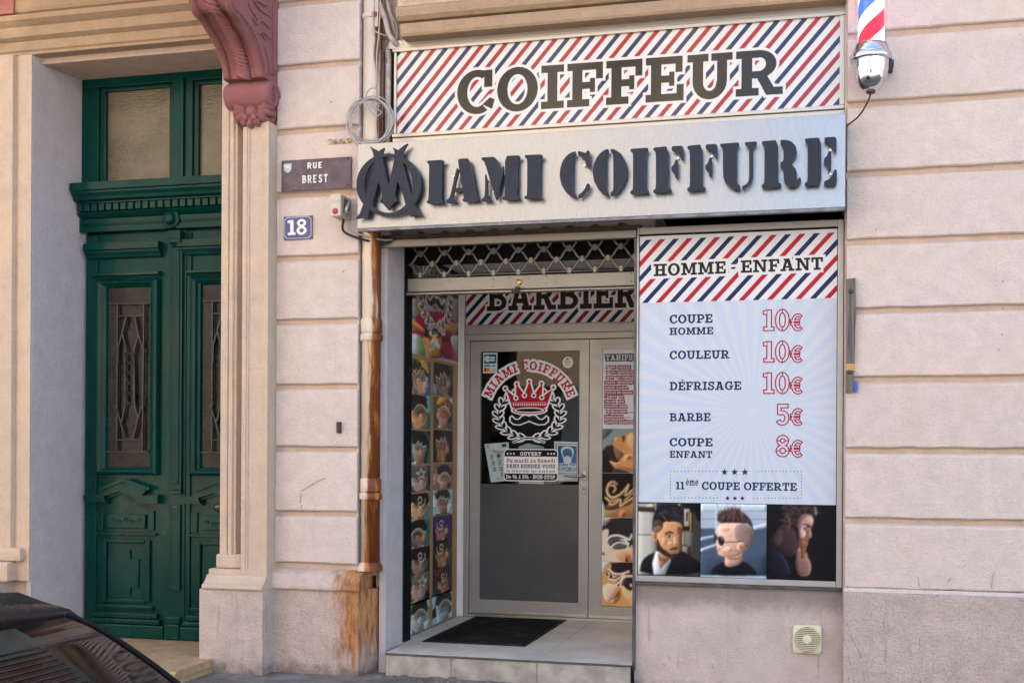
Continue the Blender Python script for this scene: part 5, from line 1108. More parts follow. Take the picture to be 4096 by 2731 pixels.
bp([(500, 930), (540, 840), (640, 795), (760, 830), (840, 930), (860, 1040), (780, 1060), (700, 1030), (640, 1100), (560, 1040), (520, 1060), (490, 1000)], '#15110f', 1); bp([(470, 1050), (510, 1060), (540, 1130), (520, 1200), (490, 1160)], '#b0683f', 1); bp([(600, 1020), (680, 1040), (640, 1110), (600, 1100)], '#5e1a1c')
for pts, c, w_ in (([(600, 950), (640, 920), (655, 950), (640, 975), (620, 965)], '#b6bcc2', 14), ([(620, 990), (700, 1010), (780, 990), (720, 1030), (670, 1070)], '#c4a55a', 16), ([(640, 1150), (700, 1090), (770, 1110), (770, 1170), (720, 1170), (720, 1130)], '#bcd0da', 16), ([(640, 1170), (700, 1230), (760, 1210)], '#4f9bc0', 16), ([(760, 1220), (830, 1200), (780, 1240), (820, 1260)], '#a9c9c4', 10), ([(690, 900), (700, 945), (770, 935)], '#3f8fa0', 10), ([(700, 1100), (790, 1080), (800, 1160), (760, 1200)], '#c08a3c', 10)):
    for q in line([zx3(*p) for p in curve(pts, 4)], w_ * .00095): 
        q = clip_poly(q, ya, yb, zb_, 2.97)
        if q: a.poly(q, c)
bp([(610, 1280), (630, 1290), (615, 1330), (600, 1310)], '#b9c4c8'); bp([(655, 1250), (675, 1255), (670, 1300), (655, 1280)], '#b9c4c8'); bp([(600, 1440), (840, 1430), (880, 1480), (700, 1480)], '#15161b'); bp([(870, 1430), (960, 1500), (890, 1500)], '#2464a8')
bp([(865, 945), (940, 935), (945, 1000), (870, 1010)], '#c9a6b2')
# laurel, moustache and arched wording
def laurel(A, mapf, dark='#1b1410', light='#cfc8c6', clipb=None):
    def put(p, c):
        q = [mapf(*t) for t in p]
        if clipb: q = clip_poly(q, *clipb)
        if q: A.poly(q, c)
    L = []
    for sg in (-1, 1):
        for i in range(10):
            t = math.radians(-82 + i * 15.5); r = 1.0
            for io in (-1, 1):
                bx, by = sg * math.cos(t) * r, math.sin(t) * r; rot = math.atan2(math.cos(t), -sg * math.sin(t)) + (-sg * io) * .62
                cx2, cy2 = bx + math.cos(rot) * .14, by + math.sin(rot) * .14
                L.append((cx2, cy2, rot))
    for x, y, r in L: put(ell(x, y, .185, .105, 10, 0, r), light)
    for sg in (-1, 1): put(arc(0, 0, 1.06, 1.06, .13, .13, *((-105, 62) if sg > 0 else (118, 285)), 24), light)
    for x, y, r in L: put(ell(x, y, .125, .048, 10, 0, r), dark)
    for sg in (-1, 1): put(arc(0, 0, 1.015, 1.015, .035, .035, *((-112, 62) if sg > 0 else (118, 292)), 24), dark)
    stem = [(-.5, -1.16), (-.2, -1.0), (.1, -.97)]
    for sg in (-1, 1):
        for q in line([(sg * x, y) for x, y in stem], .10): put(q, light)
    for sg in (-1, 1):
        for q in line([(sg * x, y) for x, y in stem], .04): put(q, dark)
    mus = lambda g: grow([(0, .02), (.1, .07), (.2, .05), (.32, -.1), (.42, -.12), (.5, -.06), (.56, .02), (.6, -.02), (.6, -.16), (.5, -.28), (.3, -.3), (.1, -.2), (0, -.14)], g)
    for sg in (-1, 1): put([(sg * x, y - .1) for x, y in mus(.05)], light)
    for sg in (-1, 1): put([(sg * x, y - .1) for x, y in mus(.0)], dark)
def crown(A, mapf, clipb=None, red='#b8142e', light='#eceef4', dark='#10181c'):
    def put(p, c):
        q = [mapf(*t) for t in p]
        if clipb: q = clip_poly(q, *clipb)
        if q: A.poly(q, c)
    tips = [(-.65, .78), (-.34, .90), (0, .97), (.33, .91), (.65, .80)]; val = [(-.36, .55), (-.13, .62), (.12, .62), (.34, .56)]
    body = [(-.46, .25), (-.62, .74)]
    for i, t in enumerate(tips):
        if i: body.append((t[0] - .012, t[1] - .04))
        else: body.append((t[0] + .02, t[1] - .03))
        if i < 4: body += [(t[0] + .02, t[1] - .04), (val[i][0], val[i][1] - .03)]
    body += [(.62, .74), (.46, .25), (.3, .2), (0, .18), (-.3, .2)]
    put(grow(body, .05), light)
    for t in tips: put(ell(t[0], t[1], .085, n=12), light)
    for t in val: put(ell(t[0], t[1] - .04, .09, n=12), light)
    put(ell(0, .17, .50, .15, 24), light); put(body, red)
    for t in tips: put(ell(t[0], t[1], .04, n=10), red)
    for t in val: put(ell(t[0], t[1] - .04, .075, n=12), light); put(ell(t[0], t[1] - .04, .035, n=10), dark)
    put(rc(-.48, .375, .48, .385), light)
    for i in range(15): put(rc(-.44 + i * .0605, .30, -.405 + i * .0605, .345), light)
    put(ell(0, .17, .45, .105, 24), red); put(ell(0, .17, .41, .075, 24), light); put(ell(0, .17, .35, .045, 24), dark)
def arch_text(A, t, mapf, r, a0, a1, cap, col, halo, hcol, clipb=None):
    w = text_w(t); G = glyphs(t); outp = []
    for x, gw, ps in G:
        f = (x + gw / 2) / w; th = math.radians(a0 + (a1 - a0) * f); k_ = abs(math.radians(a1 - a0)) * r / w
        ct, s_t = math.cos(th - math.pi / 2), math.sin(th - math.pi / 2)
        for p in ps:
            outp.append([(r * math.cos(th) + (q[0] - gw / 2) * k_ * ct - q[1] * cap * s_t, r * math.sin(th) + (q[0] - gw / 2) * k_ * s_t + q[1] * cap * ct) for q in p])
    for lst, c in (([grow(p, halo) for p in outp], hcol), (outp, col)):
        for p in lst:
            q = [mapf(*u_) for u_ in p]
            if clipb: q = clip_poly(q, *clipb)
            if q: A.poly(q, c)
lc = zx3(745, 180); ls = abs(zx3(1050, 180)[0] - lc[0])
lm = lambda u, v: (lc[0] + u * ls, lc[1] + v * ls * .62)
cb = (ya, yb, zb_, 2.97)
laurel(a, lm, '#241a16', '#bfb8b6', cb); crown(a, lm, cb, '#4a1418', '#8c8682'); arch_text(a, 'MIAMI COIFFURE', lm, 1.22, 162, 18, .34, '#5a1a20', .05, '#8c8884', cb)
a.photo('haircut_photo', onX, M_photo, pp_, (ya, yb, zb_, 2.97), 170, 150, .8, .05, .08, 3, True, 1.7)
# ================================================================ glazed shop front at the back of the alcove
YB = 1.90                     # plane of the door leaves
sf = empty('shop_door_front', (-2.1, YB, ZT), 'grey aluminium glazed double door with transom at the back of the barber shop entrance', 'door')
B('white_jamb', M_white, sf, -2.94, Xp(1858, YB, 1900), YB - .03, YB + .04, ZT + .002, 2.985, .003)
fx = Xp(1860, YB, 1900)
dl, dm, dr = Xp(1880, YB, 1900), Xp(2355, YB, 1900), -.90
zd1 = Zp(1366, YB, 1900); zd0 = ZT + .03
B('frame_stile', M_aludoor, sf, fx + .001, dl - .004, YB - .02, YB + .05, ZT + .002, zd1 + .004, .002)
B('frame_head', M_aludoor, sf, fx + .001, dr, YB - .02, YB + .05, zd1 + .006, zd1 + .055, .002); B('transom_rail', M_aludoor, sf, fx + .001, dr, YB - .03, YB + .05, zd1 + .057, Zp(1304, YB, 1900), .003)
B('threshold', M_alu, sf, fx, dr, YB - .025, YB + .06, ZT + .001, ZT + .022, .002)
def frame_ring(name, par, x0, x1, z0, z1, gx0, gx1, gz0, gz1, y, mat):
    m = MB()      # mitred frame
    O = [(x0, z0), (x1, z0), (x1, z1), (x0, z1)]; I = [(gx0, gz0), (gx1, gz0), (gx1, gz1), (gx0, gz1)]
    v = [(p[0], y, p[1]) for p in O] + [(p[0], y, p[1]) for p in I] + [(p[0], y + .045, p[1]) for p in O] + [(p[0], y + .045, p[1]) for p in I]
    f = []
    for i in range(4):
        j = (i + 1) % 4; f += [(i, j, 4 + j, 4 + i), (8 + i, 12 + i, 12 + j, 8 + j), (4 + i, 4 + j, 12 + j, 12 + i), (i, 8 + i, 8 + j, j)]
    m.add(v, f); return P_(name, m, mat, par)
g0, g1 = Xp(1920, YB, 1900), Xp(2316, YB, 1900); gz1 = Zp(1404, YB, 2100); gzm = Zp(1936, YB, 2100); gz0 = Zp(2402, YB, 2100)
lf = frame_ring('door_leaf', sf, dl, dm - .003, zd0, zd1, g0, g1, gz0, gz1, YB, M_aludoor)
B('glazing_bead', M_blackgap, lf, g0 - .004, g1 + .004, YB + .012, YB + .016, gz0 - .004, gzm - .012); 
P_('glass_pane', MB().add([(g0 - .004, YB + .011, gzm - .010), (g1 + .004, YB + .011, gzm - .010), (g1 + .004, YB + .011, gz1 + .004), (g0 - .004, YB + .011, gz1 + .004)], [(0, 1, 2, 3)]), M_glass, lf)
B('lower_panel', simple('frosted grey panel', (.075, .077, .082), .35, 0, .12, 2, spec=.3), lf, g0, g1, YB + .006, YB + .011, gz0 + .003, gzm)
B('kick_strip', M_alu, lf, dl, dm - .003, YB - .012, YB - .001, zd0 - .004, zd0 + .020, .002)
zc5 = lambda u, v: U(1900 + u * .37202, 1720 + v * .37202, y=YB - .02)
p = zc5(1172, 490); q = zc5(965, 495)
hd = P_('handle_plate', MB().box(p[0] - .019, p[0] + .019, YB - .012, YB - .001, p[2] - .036, p[2] + .036, .006), M_brush, lf)
P_('lever', MB().tube(curve([(p[0], YB - .005, p[2]), (p[0], YB - .055, p[2]), (p[0] - .03, YB - .062, p[2]), (q[0] + .05, YB - .06, p[2] - .003), (q[0], YB - .055, p[2] + .002)], 4), [.012] * 9 + [.011, .010, .009, .009, .008, .007, .007, .006], 10), M_brush, lf)
p = zc5(1170, 636); P_('lock_plate', MB().box(p[0] - .017, p[0] + .017, YB - .010, YB - .001, p[2] - .036, p[2] + .036, .006), M_brush, lf); P_('lock_cylinder', MB().lathe([(.010, 0), (.010, -.008), (0, -.008)], (p[0], YB - .010, p[2] + .006), 'y', 12), M_brass, lf)
s0 = Xp(2407, YB, 1900); s1 = s0 + .42
l2 = frame_ring('door_leaf', sf, dm + .003, dr, zd0, zd1, s0, s1, Zp(2425, YB, 2450), gz1 + .004, YB, M_aludoor)
B('kick_strip', M_alu, l2, dm + .003, dr, YB - .012, YB - .001, zd0 - .004, zd0 + .020, .002)
B('glass_pane', M_glass, l2, s0 - .004, s1, YB + .016, YB + .02, Zp(2425, YB, 2450) - .004, gz1 + .008)
# transom with BARBIER print
bx0_, bz0 = Q(1864, 1300, YB); bz1 = 2.985
B('transom_frame', M_aludoor, sf, fx - .035, bx0_ - .002, YB - .015, YB + .05, bz0 - .01, 2.985, .002)
a = Art(); a.poly(rc(bx0_, bz0, dr, bz1), '#dfe1e8'); stripes(a, bx0_, dr, bz0, bz1, Q(1866, 1298, YB)[0], .0905, .043, .92, ('#8d1a28', '#1c2442'), bz0, bz1)
zbx = lambda u, v: Q(1550 + u * .44643, 900 + v * .44643, YB); A0, A1 = zbx(890, 772), zbx(2245, 742)
a.text('BARBIER', A0, (A1[0], A0[1]), .235, '#2b231d', .016, '#dfe1e8')
a.build('barbier_print', onY(YB + .0), M_satin, sf); B('transom_backing', M_board, sf, bx0_, dr, YB + .004, YB + .02, bz0, bz1)
B('transom_glass_bar', M_aludoor, sf, fx, dr, YB - .012, YB + .05, Zp(1306, YB, 1900), bz0 - .001, .002)
# price strip and photos on the fixed leaf
ts = empty('tariff_strip', (s0 + .1, YB, .5), 'narrow poster strip headed TARIFS with a list of services and four close-up haircut photos', 'poster')
YT = YB + .008
sz0, sz1 = Zp(2423, YB, 2450), gz1 + .003; zt2 = Zp(1713, YT, 2460)
B('carrier', M_board, ts, s0 + .001, s1 - .001, YT + .0015, YT + .005, sz0, sz1)
zt6 = lambda u, v: Q(2350 + u * .25510, 1350 + v * .25510, YT)
a = Art(); a.poly(rc(s0 + .003, zt2, s1 - .002, sz1), '#dfe5ef')
def tl(t, u0, u1, v, h, col, hc, g_):
    p0 = zt6(u0, v); p1 = zt6(u1, v); a.text(t, p0, (p1[0], p0[1]), zt6(u0, v - h)[1] - p0[1], col, g_, hc)
tl('TARIFS', 285, 708, 358, 84, '#d7dce6', '#1d2a44', .009)
for t, u1, v in (('COUPE CISEAUX', 668, 484), ('COUPE TONDEUSE', 718, 562), ('CONTOUR SIMPLE', 718, 642), ('BARBE TONDEUSE', 708, 722), ('BARBE RASOIR', 630, 802), ('TAILLE DE BARBE', 700, 882), ('+ CONTOUR', 563, 942), ('SHAMPOING', 575, 1020), ('MASQUE NOIR', 618, 1098), ('COLORATION', 608, 1180), ('DÉFRISAGE', 548, 1260), ('LISSAGE BRÉSILIEN', 740, 1340)): tl(t, 277, u1, v, 34, '#dadde6', '#8a1c30', .008)
tl('à partir de', 620, 760, 1180, 18, '#8a1c30', '#c9b7c4', .002); tl('à partir de', 560, 680, 1258, 18, '#8a1c30', '#c9b7c4', .002)
a.build('price_print', onY(YT), M_satin, ts)
def strip(ox, oy, kx_, z1_, z0_, fn):
    A = Art(); f = lambda u, v: Q(ox + u * kx_, oy + v * kx_, YT); fn(A, lambda pts, c, s_=0: A.poly(clip_poly([f(*p) for p in (chaikin(pts, .25, s_) if s_ else pts)], s0 + .003, s1 - .002, z0_, z1_) or rc(s0 + .003, z0_, s0 + .004, z0_ + .001), c), f)
    A.photo('haircut_photo', onY(YT), M_photo, ts, (s0 + .003, s1 - .002, z0_, z1_), 110, 100, .8, .05, .06, gain=1.35)
def ln(A, f, pts, w, c, cb, n=5):
    for q in line([f(*p) for p in (curve(pts, n) if n else pts)], w):
        q = clip_poly(q, *cb)
        if q: A.poly(q, c)
za, zb9 = zt2 - .002, Zp(1891, YT, 2460)
cbx = (s0 + .003, s1 - .002)
def f1(A, P, f):
    A.poly(rc(cbx[0], zb9 + .001, cbx[1], za), '#7f9196'); P([(10, 60), (250, 60), (120, 200), (10, 260)], '#4d5a5c', 1)
    P([(10, 480), (60, 400), (140, 340), (200, 420), (250, 600), (230, 820), (10, 830)], '#1c1718', 1); P([(180, 820), (250, 720), (430, 760), (560, 830)], '#3a3f45')
    P([(240, 240), (250, 200), (380, 196), (480, 130), (600, 118), (900, 150), (900, 830), (580, 800), (420, 750), (230, 720), (160, 600), (300, 650), (350, 560), (420, 480), (340, 430), (215, 345), (230, 290)], '#c98f5c', 1)
    P([(470, 140), (600, 118), (900, 150), (900, 520), (600, 470), (440, 330)], '#d6a070', 1); P([(230, 700), (420, 700), (600, 740), (600, 800), (420, 750)], '#a5693c', 1)
    P([(150, 330), (180, 300), (215, 345), (330, 430), (420, 480), (350, 560), (300, 650), (160, 590), (120, 480), (50, 440), (90, 360)], '#2a1f1c', 1); P([(215, 345), (330, 430), (420, 480), (350, 560), (310, 620), (260, 520)], '#7d5c4a', 1)
    P([(155, 590), (300, 655), (330, 600), (345, 640), (290, 690), (180, 640)], '#e0b48c', 1); P([(240, 215), (300, 195), (310, 270), (262, 280)], '#dba671', 1); P([(370, 185), (410, 165), (430, 220), (400, 300), (370, 240)], '#4d2f22', 1); P([(150, 320), (180, 310), (185, 345), (155, 355)], '#b0646a', 1)
    P([(385, 580), (430, 510), (520, 480), (565, 520), (555, 580), (480, 620), (410, 620)], '#dba878', 1); P([(430, 550), (520, 510), (540, 540), (470, 590)], '#8d5a38', 1)
strip(2400, 1700, 140 / 593, za, zb9 + .001, f1)
zb10 = Zp(2069, YT, 2460)
def f2(A, P, f):
    A.poly(rc(cbx[0], zb10 + .001, cbx[1], zb9 - .001), '#1a1416'); P([(90, 1400), (300, 1340), (560, 1240), (900, 1200), (900, 1600), (90, 1600)], '#a87f58', 1); P([(90, 1340), (320, 1300), (560, 1240), (560, 1330), (300, 1420), (100, 1450)], '#5d432f', 1)
    P([(0, 1230), (60, 1320), (95, 1450), (90, 1600), (0, 1600)], '#a9b9bb', 1); P([(310, 1560), (320, 1470), (380, 1430), (450, 1440), (440, 1500), (420, 1570)], '#c98464', 1); P([(350, 1560), (380, 1480), (430, 1470), (410, 1560)], '#8a4f3c', 1)
    cb_ = (*cbx, zb10 + .001, zb9 - .001)
    for pts, w in (([(285, 1000), (220, 960), (150, 1000), (120, 1100), (150, 1190), (230, 1225), (330, 1180), (400, 1120), (490, 1010)], .018), ([(150, 1020), (230, 1020), (265, 1080), (225, 1135)], .013), ([(490, 1010), (430, 1190), (560, 1090)], .014), ([(95, 1225), (165, 1290), (170, 1345), (250, 1330), (345, 1255), (345, 1370), (430, 1310), (560, 1230)], .015), ([(200, 1230), (210, 1290), (300, 1250)], .011), ([(420, 1270), (500, 1200), (520, 1160), (560, 1150)], .011)):
        ln(A, f, pts, w, '#c3a47a', cb_, 4)
strip(2400, 1700, 140 / 593, zb9 - .001, zb10 + .001, f2)
zb11 = Zp(2246, YT, 2460)
def f3(A, P, f):
    A.poly(rc(cbx[0], zb11 + .001, cbx[1], zb10 - .001), '#e0c6b4'); P([(0, 70), (90, 75), (40, 300), (0, 380)], '#9cb0c8'); P([(0, 160), (30, 200), (20, 360), (0, 380)], '#20408a')
    P([(30, 310), (40, 200), (110, 110), (200, 80), (900, 85), (900, 560), (540, 560), (430, 600), (210, 590), (110, 500), (150, 280), (100, 260)], '#2b2a30', 1); P([(60, 200), (110, 110), (200, 85), (150, 150), (80, 220)], '#8a7a55', 1)
    P([(10, 360), (100, 255), (155, 290), (105, 480), (200, 580), (440, 620), (540, 600), (900, 560), (900, 830), (0, 830)], '#e6cdbd', 1); P([(250, 620), (430, 600), (900, 580), (900, 830), (300, 830)], '#d4a585', 1)
    P([(120, 490), (200, 420), (330, 400), (420, 450), (380, 500), (250, 500), (190, 555)], '#4a4546', 1); P([(205, 580), (280, 530), (380, 515), (450, 540), (420, 600), (230, 610)], '#5d5554', 1); P([(300, 420), (470, 440), (400, 490)], '#b5aaa8', 1)
    cb_ = (*cbx, zb11 + .001, zb10 - .001)
    ln(A, f, [(100, 490), (150, 410), (230, 375), (330, 380), (480, 440)], .014, '#efe6e0', cb_, 4); ln(A, f, [(190, 560), (260, 505), (350, 490), (470, 535), (430, 610)], .011, '#efe6e0', cb_, 4); A.polys([q for q in [clip_poly([f(480 + (p[0] - 480) * 1.0, p[1]) for p in star(520, 490, -150)], *cb_)] if q], '#efe6e0'); A.polys([q for q in [clip_poly([f(*p) for p in star(525, 485, -112)], *cb_)] if q], '#2b2527')
    P([(400, 830), (405, 700), (430, 660), (500, 690), (530, 830)], '#c97a5c', 1); P([(420, 830), (425, 700), (460, 740), (465, 830)], '#3a1a17', 1); P([(15, 650), (50, 640), (100, 690), (60, 700), (30, 690)], '#7d5347', 1)
strip(2400, 2050, 140 / 578, zb10 - .001, zb11 + .001, f3)
def f4(A, P, f):
    A.poly(rc(cbx[0], sz0 + .001, cbx[1], zb11 - .001), '#c79a64'); P([(0, 815), (150, 815), (60, 950), (0, 1000)], '#cfd8e0'); P([(0, 1000), (20, 1050), (10, 1160), (0, 1160)], '#2c1f1a'); P([(60, 1150), (330, 1200), (250, 1400), (120, 1500), (40, 1350)], '#e0c4a8', 1)
    P([(140, 815), (900, 815), (900, 1250), (520, 1300), (420, 1180), (330, 1220), (260, 1180), (300, 1120), (160, 940), (200, 870)], '#241b1b', 1); P([(340, 1220), (420, 1180), (540, 1290), (900, 1250), (900, 1560), (560, 1560), (400, 1400)], '#cfa880', 1); P([(360, 1160), (420, 1080), (520, 1120), (540, 1300), (430, 1260)], '#332727', 1)
    P([(90, 990), (140, 940), (330, 1040), (280, 1090), (150, 1090)], '#241b1b'); cb_ = (*cbx, sz0 + .001, zb11 - .001)
    for pts, w, n_ in (([(150, 935), (230, 1000), (350, 1010), (480, 970)], .016, 4), ([(150, 1090), (250, 1110), (340, 1060), (420, 990)], .014, 4), ([(130, 980), (160, 1010), (140, 1060)], .010, 0), ([(210, 1010), (220, 1060), (280, 1050)], .010, 0), ([(265, 1190), (340, 1120), (400, 1030)], .014, 4), ([(340, 1220), (360, 1120), (430, 1050), (540, 1045)], .016, 4), ([(480, 1400), (560, 1300)], .016, 0)): ln(A, f, pts, w, '#e3cbb0', cb_, n_)
    P([(490, 1180), (520, 1165), (540, 1210), (510, 1230)], '#e3cbb0', 1); P([(190, 1470), (230, 1400), (280, 1250), (330, 1240), (355, 1310), (330, 1420), (260, 1490), (210, 1500)], '#b57440', 1); P([(230, 1420), (290, 1300), (310, 1270), (310, 1350), (270, 1400)], '#6e3d20', 1); A.poly(ell(*f(195, 1450), .008, n=8), '#d5d8d8')
strip(2400, 2050, 140 / 578, zb11 - .001, sz0 + .001, f4)
# ================================================================ stickers and notices on the door
YK = YB + .0065
def sheet(name, A, label, cat, y=YK, mat=None): o = A.build(name, onY(y), mat or M_print); return tag(o, label, cat)
zl4 = lambda u, v: Q(1850 + u * .28705, 1350 + v * .28705, YK)
A = Art(); lc2 = zl4(928, 1075); ls2 = zl4(1360, 1075)[0] - lc2[0]; lh2 = lc2[1] - zl4(928, 1405)[1]
lm2 = lambda u, v: (lc2[0] + u * ls2, lc2[1] + v * lh2 * 1.0)
laurel(A, lm2, '#14181a', '#eceef4'); 
cm = lambda u, v: (lc2[0] + u * ls2 * 1.2 + .0, zl4(928, 1010)[1] + (v - .17) * (zl4(928, 610)[1] - zl4(928, 1010)[1]) / .80)
crown(A, cm); am = lambda u, v: (lc2[0] + u * ls2 * 1.09, zl4(928, 1030)[1] + v * ls2 * 1.09 * 1.0)
arch_text(A, 'MIAMI COIFFURE', am, 1.20, 161, 19, .255, '#b8142e', .062, '#eceef4')
sheet('logo_sticker', A, 'door glass decal with red crown, black moustache, laurel wreath and arched MIAMI COIFFURE', 'decal')
zh5 = lambda u, v: Q(1900 + u * .37202, 1720 + v * .37202, YK - .002)
def rrect(x0, z0, x1, z1, r, n=5):
    o = []
    for cx_, cz_, t0 in ((x1 - r, z1 - r, 0), (x0 + r, z1 - r, 90), (x0 + r, z0 + r, 180), (x1 - r, z0 + r, 270)):
        for i in range(n + 1): t = math.radians(t0 + 90 * i / n); o.append((cx_ + r * math.cos(t), cz_ + r * math.sin(t)))
    return o
A = Art(); hx0, hz1 = zh5(308, 200); hx1, hz0 = zh5(893, 552); W_ = '#f0f1f5'
A.poly(rrect(hx0, hz0, hx1, hz1, .035), W_); A.poly(rrect(hx0 + .008, hz0 + .008, hx1 - .008, hz1 - .008, .028), '#15171b'); zA1, zA2 = zh5(600, 283)[1], zh5(600, 466)[1]; A.poly(rc(hx0 + .008, zA2, hx1 - .008, zA1), W_)
def hl(t, u0, u1, v, h, c): p0 = zh5(u0, v); p1 = zh5(u1, v); A.text(t, p0, (p1[0], p0[1]), zh5(u0, v - h)[1] - p0[1], c)
hl('OUVERT', 485, 712, 272, 40, W_); hl('Du mardi au Samedi', 338, 862, 345, 42, '#a3182e'); hl('SANS RENDEZ-VOUS', 337, 860, 404, 40, '#1c2438'); hl('Tél : 09 54 69 94 81 - Port : 06 44 05 42 81', 337, 860, 450, 24, '#8d1a2c'); hl('De 9h à 19h - NON-STOP', 333, 862, 518, 40, W_)
for u in (350, 384, 418, 786, 820, 852): A.poly(star(*zh5(u, 252), .011), W_)
sheet('opening_hours_sign', A, 'rounded black and white OUVERT opening hours sign at the middle of the door glass', 'sign', YK - .002)
A = Art(); q = [zl4(290, 212), zl4(487, 210), zl4(482, 494), zl4(284, 496)]; A.poly(q, '#d0e4e6'); A.poly([zl4(304, 234), zl4(472, 232), zl4(470, 360), zl4(302, 362)], '#1d5f86')
for c_, a_ in ((348, 1), (415, 0)): A.poly(ell(*zl4(c_, 298), .026, .026, 14) if a_ else rc(zl4(392, 330)[0], zl4(392, 330)[1], zl4(450, 266)[0], zl4(450, 266)[1]), '#cfe0e0')
A.poly([zl4(350, 294), zl4(450, 294), zl4(450, 302), zl4(350, 302)], '#1d5f86'); A.poly([zl4(302, 380), zl4(384, 378), zl4(384, 408), zl4(302, 408)], '#3f9ac4'); A.poly(ell(*zl4(432, 394), .018, .010, 12), '#8aa0a0')
A.poly([zl4(304, 424), zl4(380, 424), zl4(380, 474), zl4(304, 476)], '#1b1b22'); A.poly(ell(*zl4(328, 449), .017, n=14), '#c41d24'); A.poly(ell(*zl4(355, 449), .017, n=14), '#e39a1f'); A.poly([zl4(388, 424), zl4(468, 424), zl4(468, 474), zl4(388, 476)], '#e4e8ee'); sans('VISA', zl4(398, 460), zl4(460, 460), .018, A, '#1f3f86')
A.poly([zl4(388, 466), zl4(468, 466), zl4(468, 474), zl4(388, 476)], '#d9a52a')
sheet('card_payment_sticker', A, 'pale blue payment card sticker at the top left of the door glass', 'sticker')
A = Art(); c_ = zl4(1468, 345); A.poly(ell(*c_, .044, .046, 28), '#e4e8e2'); A.poly([zl4(1436, 305), zl4(1474, 283), zl4(1484, 297), zl4(1448, 318)], '#26282a'); A.poly([zl4(1478, 297), zl4(1496, 312), zl4(1494, 318), zl4(1474, 304)], '#26282a')
for i, w in enumerate((52, 40, 44, 36, 40)): A.poly([zl4(1468 - w, 330 + i * 14), zl4(1468 + w, 330 + i * 14), zl4(1468 + w, 330 + i * 14 + (8 if i == 0 else 4)), zl4(1468 - w, 330 + i * 14 + (8 if i == 0 else 4))], '#4a4d4c')
sheet('camera_notice_sticker', A, 'small round pale surveillance camera sticker at the top right of the door glass', 'sticker')
A = Art(); A.poly([zh5(93, 148), zh5(355, 128), zh5(380, 540), zh5(165, 562)], '#e2e6ec')
for i, (u, v, w) in enumerate(((110, 165, 40), (110, 175, 36), (120, 190, 30), (135, 215, 90), (180, 225, 120), (185, 238, 115), (150, 310, 40), (222, 310, 50), (165, 375, 45), (238, 370, 50), (190, 435, 40), (260, 432, 50), (270, 490, 40), (220, 518, 90))): A.poly([zh5(u, v), zh5(u + w, v - 2), zh5(u + w, v + 4), zh5(u, v + 6)], '#8a8f9a' if i not in (4, 5) else '#6a5468')
A.poly([zh5(280, 150), zh5(330, 146), zh5(332, 176), zh5(282, 180)], '#3a3f4a')
for u, v in ((173, 280), (188, 347), (203, 418), (257, 342), (272, 412), (288, 475)): A.poly(ell(*zh5(u, v), .016, .018, 12), '#5f7080'); A.poly(ell(*zh5(u, v), .011, .012, 10), '#e2e6ec'); A.poly(ell(*zh5(u + 2, v), .005, .008, 8), '#4a5a68')
A.poly(ell(*zh5(248, 274), .024, .024, 14), '#d7b3c8'); A.poly(ell(*zh5(248, 274), .015, .015, 12), '#4a5a70')
sheet('hygiene_notice', A, 'tilted white paper notice with small round pictograms behind the hours sign on the left', 'notice', YB + .0215)
A = Art(); A.poly([zh5(465, 175), zh5(560, 140), zh5(735, 178), zh5(735, 580), zh5(465, 575)], '#b7bfc6'); A.poly([zh5(480, 190), zh5(730, 186), zh5(730, 198), zh5(480, 202)], '#8d98a2'); sheet('white_paper', A, 'crumpled white paper sheet half hidden behind the hours sign', 'paper', YB + .0225)
A = Art(); A.poly([zh5(845, 118), zh5(1102, 128), zh5(1102, 550), zh5(850, 545)], '#e0e6ea'); A.poly([zh5(862, 142), zh5(1098, 145), zh5(1094, 470), zh5(872, 468)], '#b4332e'); A.poly([zh5(870, 150), zh5(1092, 153), zh5(1088, 462), zh5(880, 460)], '#e0e6ea'); A.poly([zh5(886, 166), zh5(1088, 170), zh5(1085, 445), zh5(894, 442)], '#2b66a6')
Wt = '#e6ecf0'
A.poly([zh5(*p) for p in chaikin([(915, 220), (930, 185), (990, 170), (1050, 190), (1060, 240), (1040, 260), (1030, 205), (990, 195), (945, 205), (930, 260)], .25, 1)], Wt); A.poly([zh5(*p) for p in chaikin([(950, 290), (990, 268), (1030, 300), (1035, 335), (1010, 362), (970, 362), (945, 340)], .25, 1)], Wt)
for q in line([zh5(930, 250), zh5(945, 290), zh5(950, 310)], .007) + line([zh5(1052, 250), zh5(1040, 285), zh5(1030, 305)], .007): A.poly(q, Wt)
sans('PORT DU MASQUE', zh5(884, 398), zh5(1084, 398), .034, A, Wt, bold=.02); sans('OBLIGATOIRE', zh5(884, 440), zh5(1084, 440), .044, A, Wt, bold=.02)
sheet('mask_notice', A, 'blue and white PORT DU MASQUE OBLIGATOIRE notice with red border behind the glass', 'notice', YB + .0215)
# ================================================================ green double door
gd = empty('green_door', (-4.72, .5, .2), 'tall dark green panelled double door with dentil cornice and obscure glass transom', 'door')
YD = .48
za_ = lambda u, v: (330 + u * .31884, 700 + v * .31884); zb_f = lambda u, v: (330 + u * .5102, 1100 + v * .5102); zc_f = lambda u, v: (310 + u * .4782, 1850 + v * .4782); z1_f = lambda u, v: (u * .5102, v * .5102)
def px_box(m, f, u0, v0, u1, v1, yf, yb, b=.004):
    a_, b_ = f(u0, v0), f(u0, v1); p, q = U(*a_, y=yf), U(*b_, y=yf); x1_ = Xp(f(u1, v0)[0], yf, a_[1]); m.box(p[0], x1_, yf, yb, q[2], p[2], b); return m
XD0, XDC, XD1 = Xp(332, YD, 1300), Xp(704, .44, 1300), -3.945
zs = Zp(2556, .40, 600)                      # sill level under the leaves
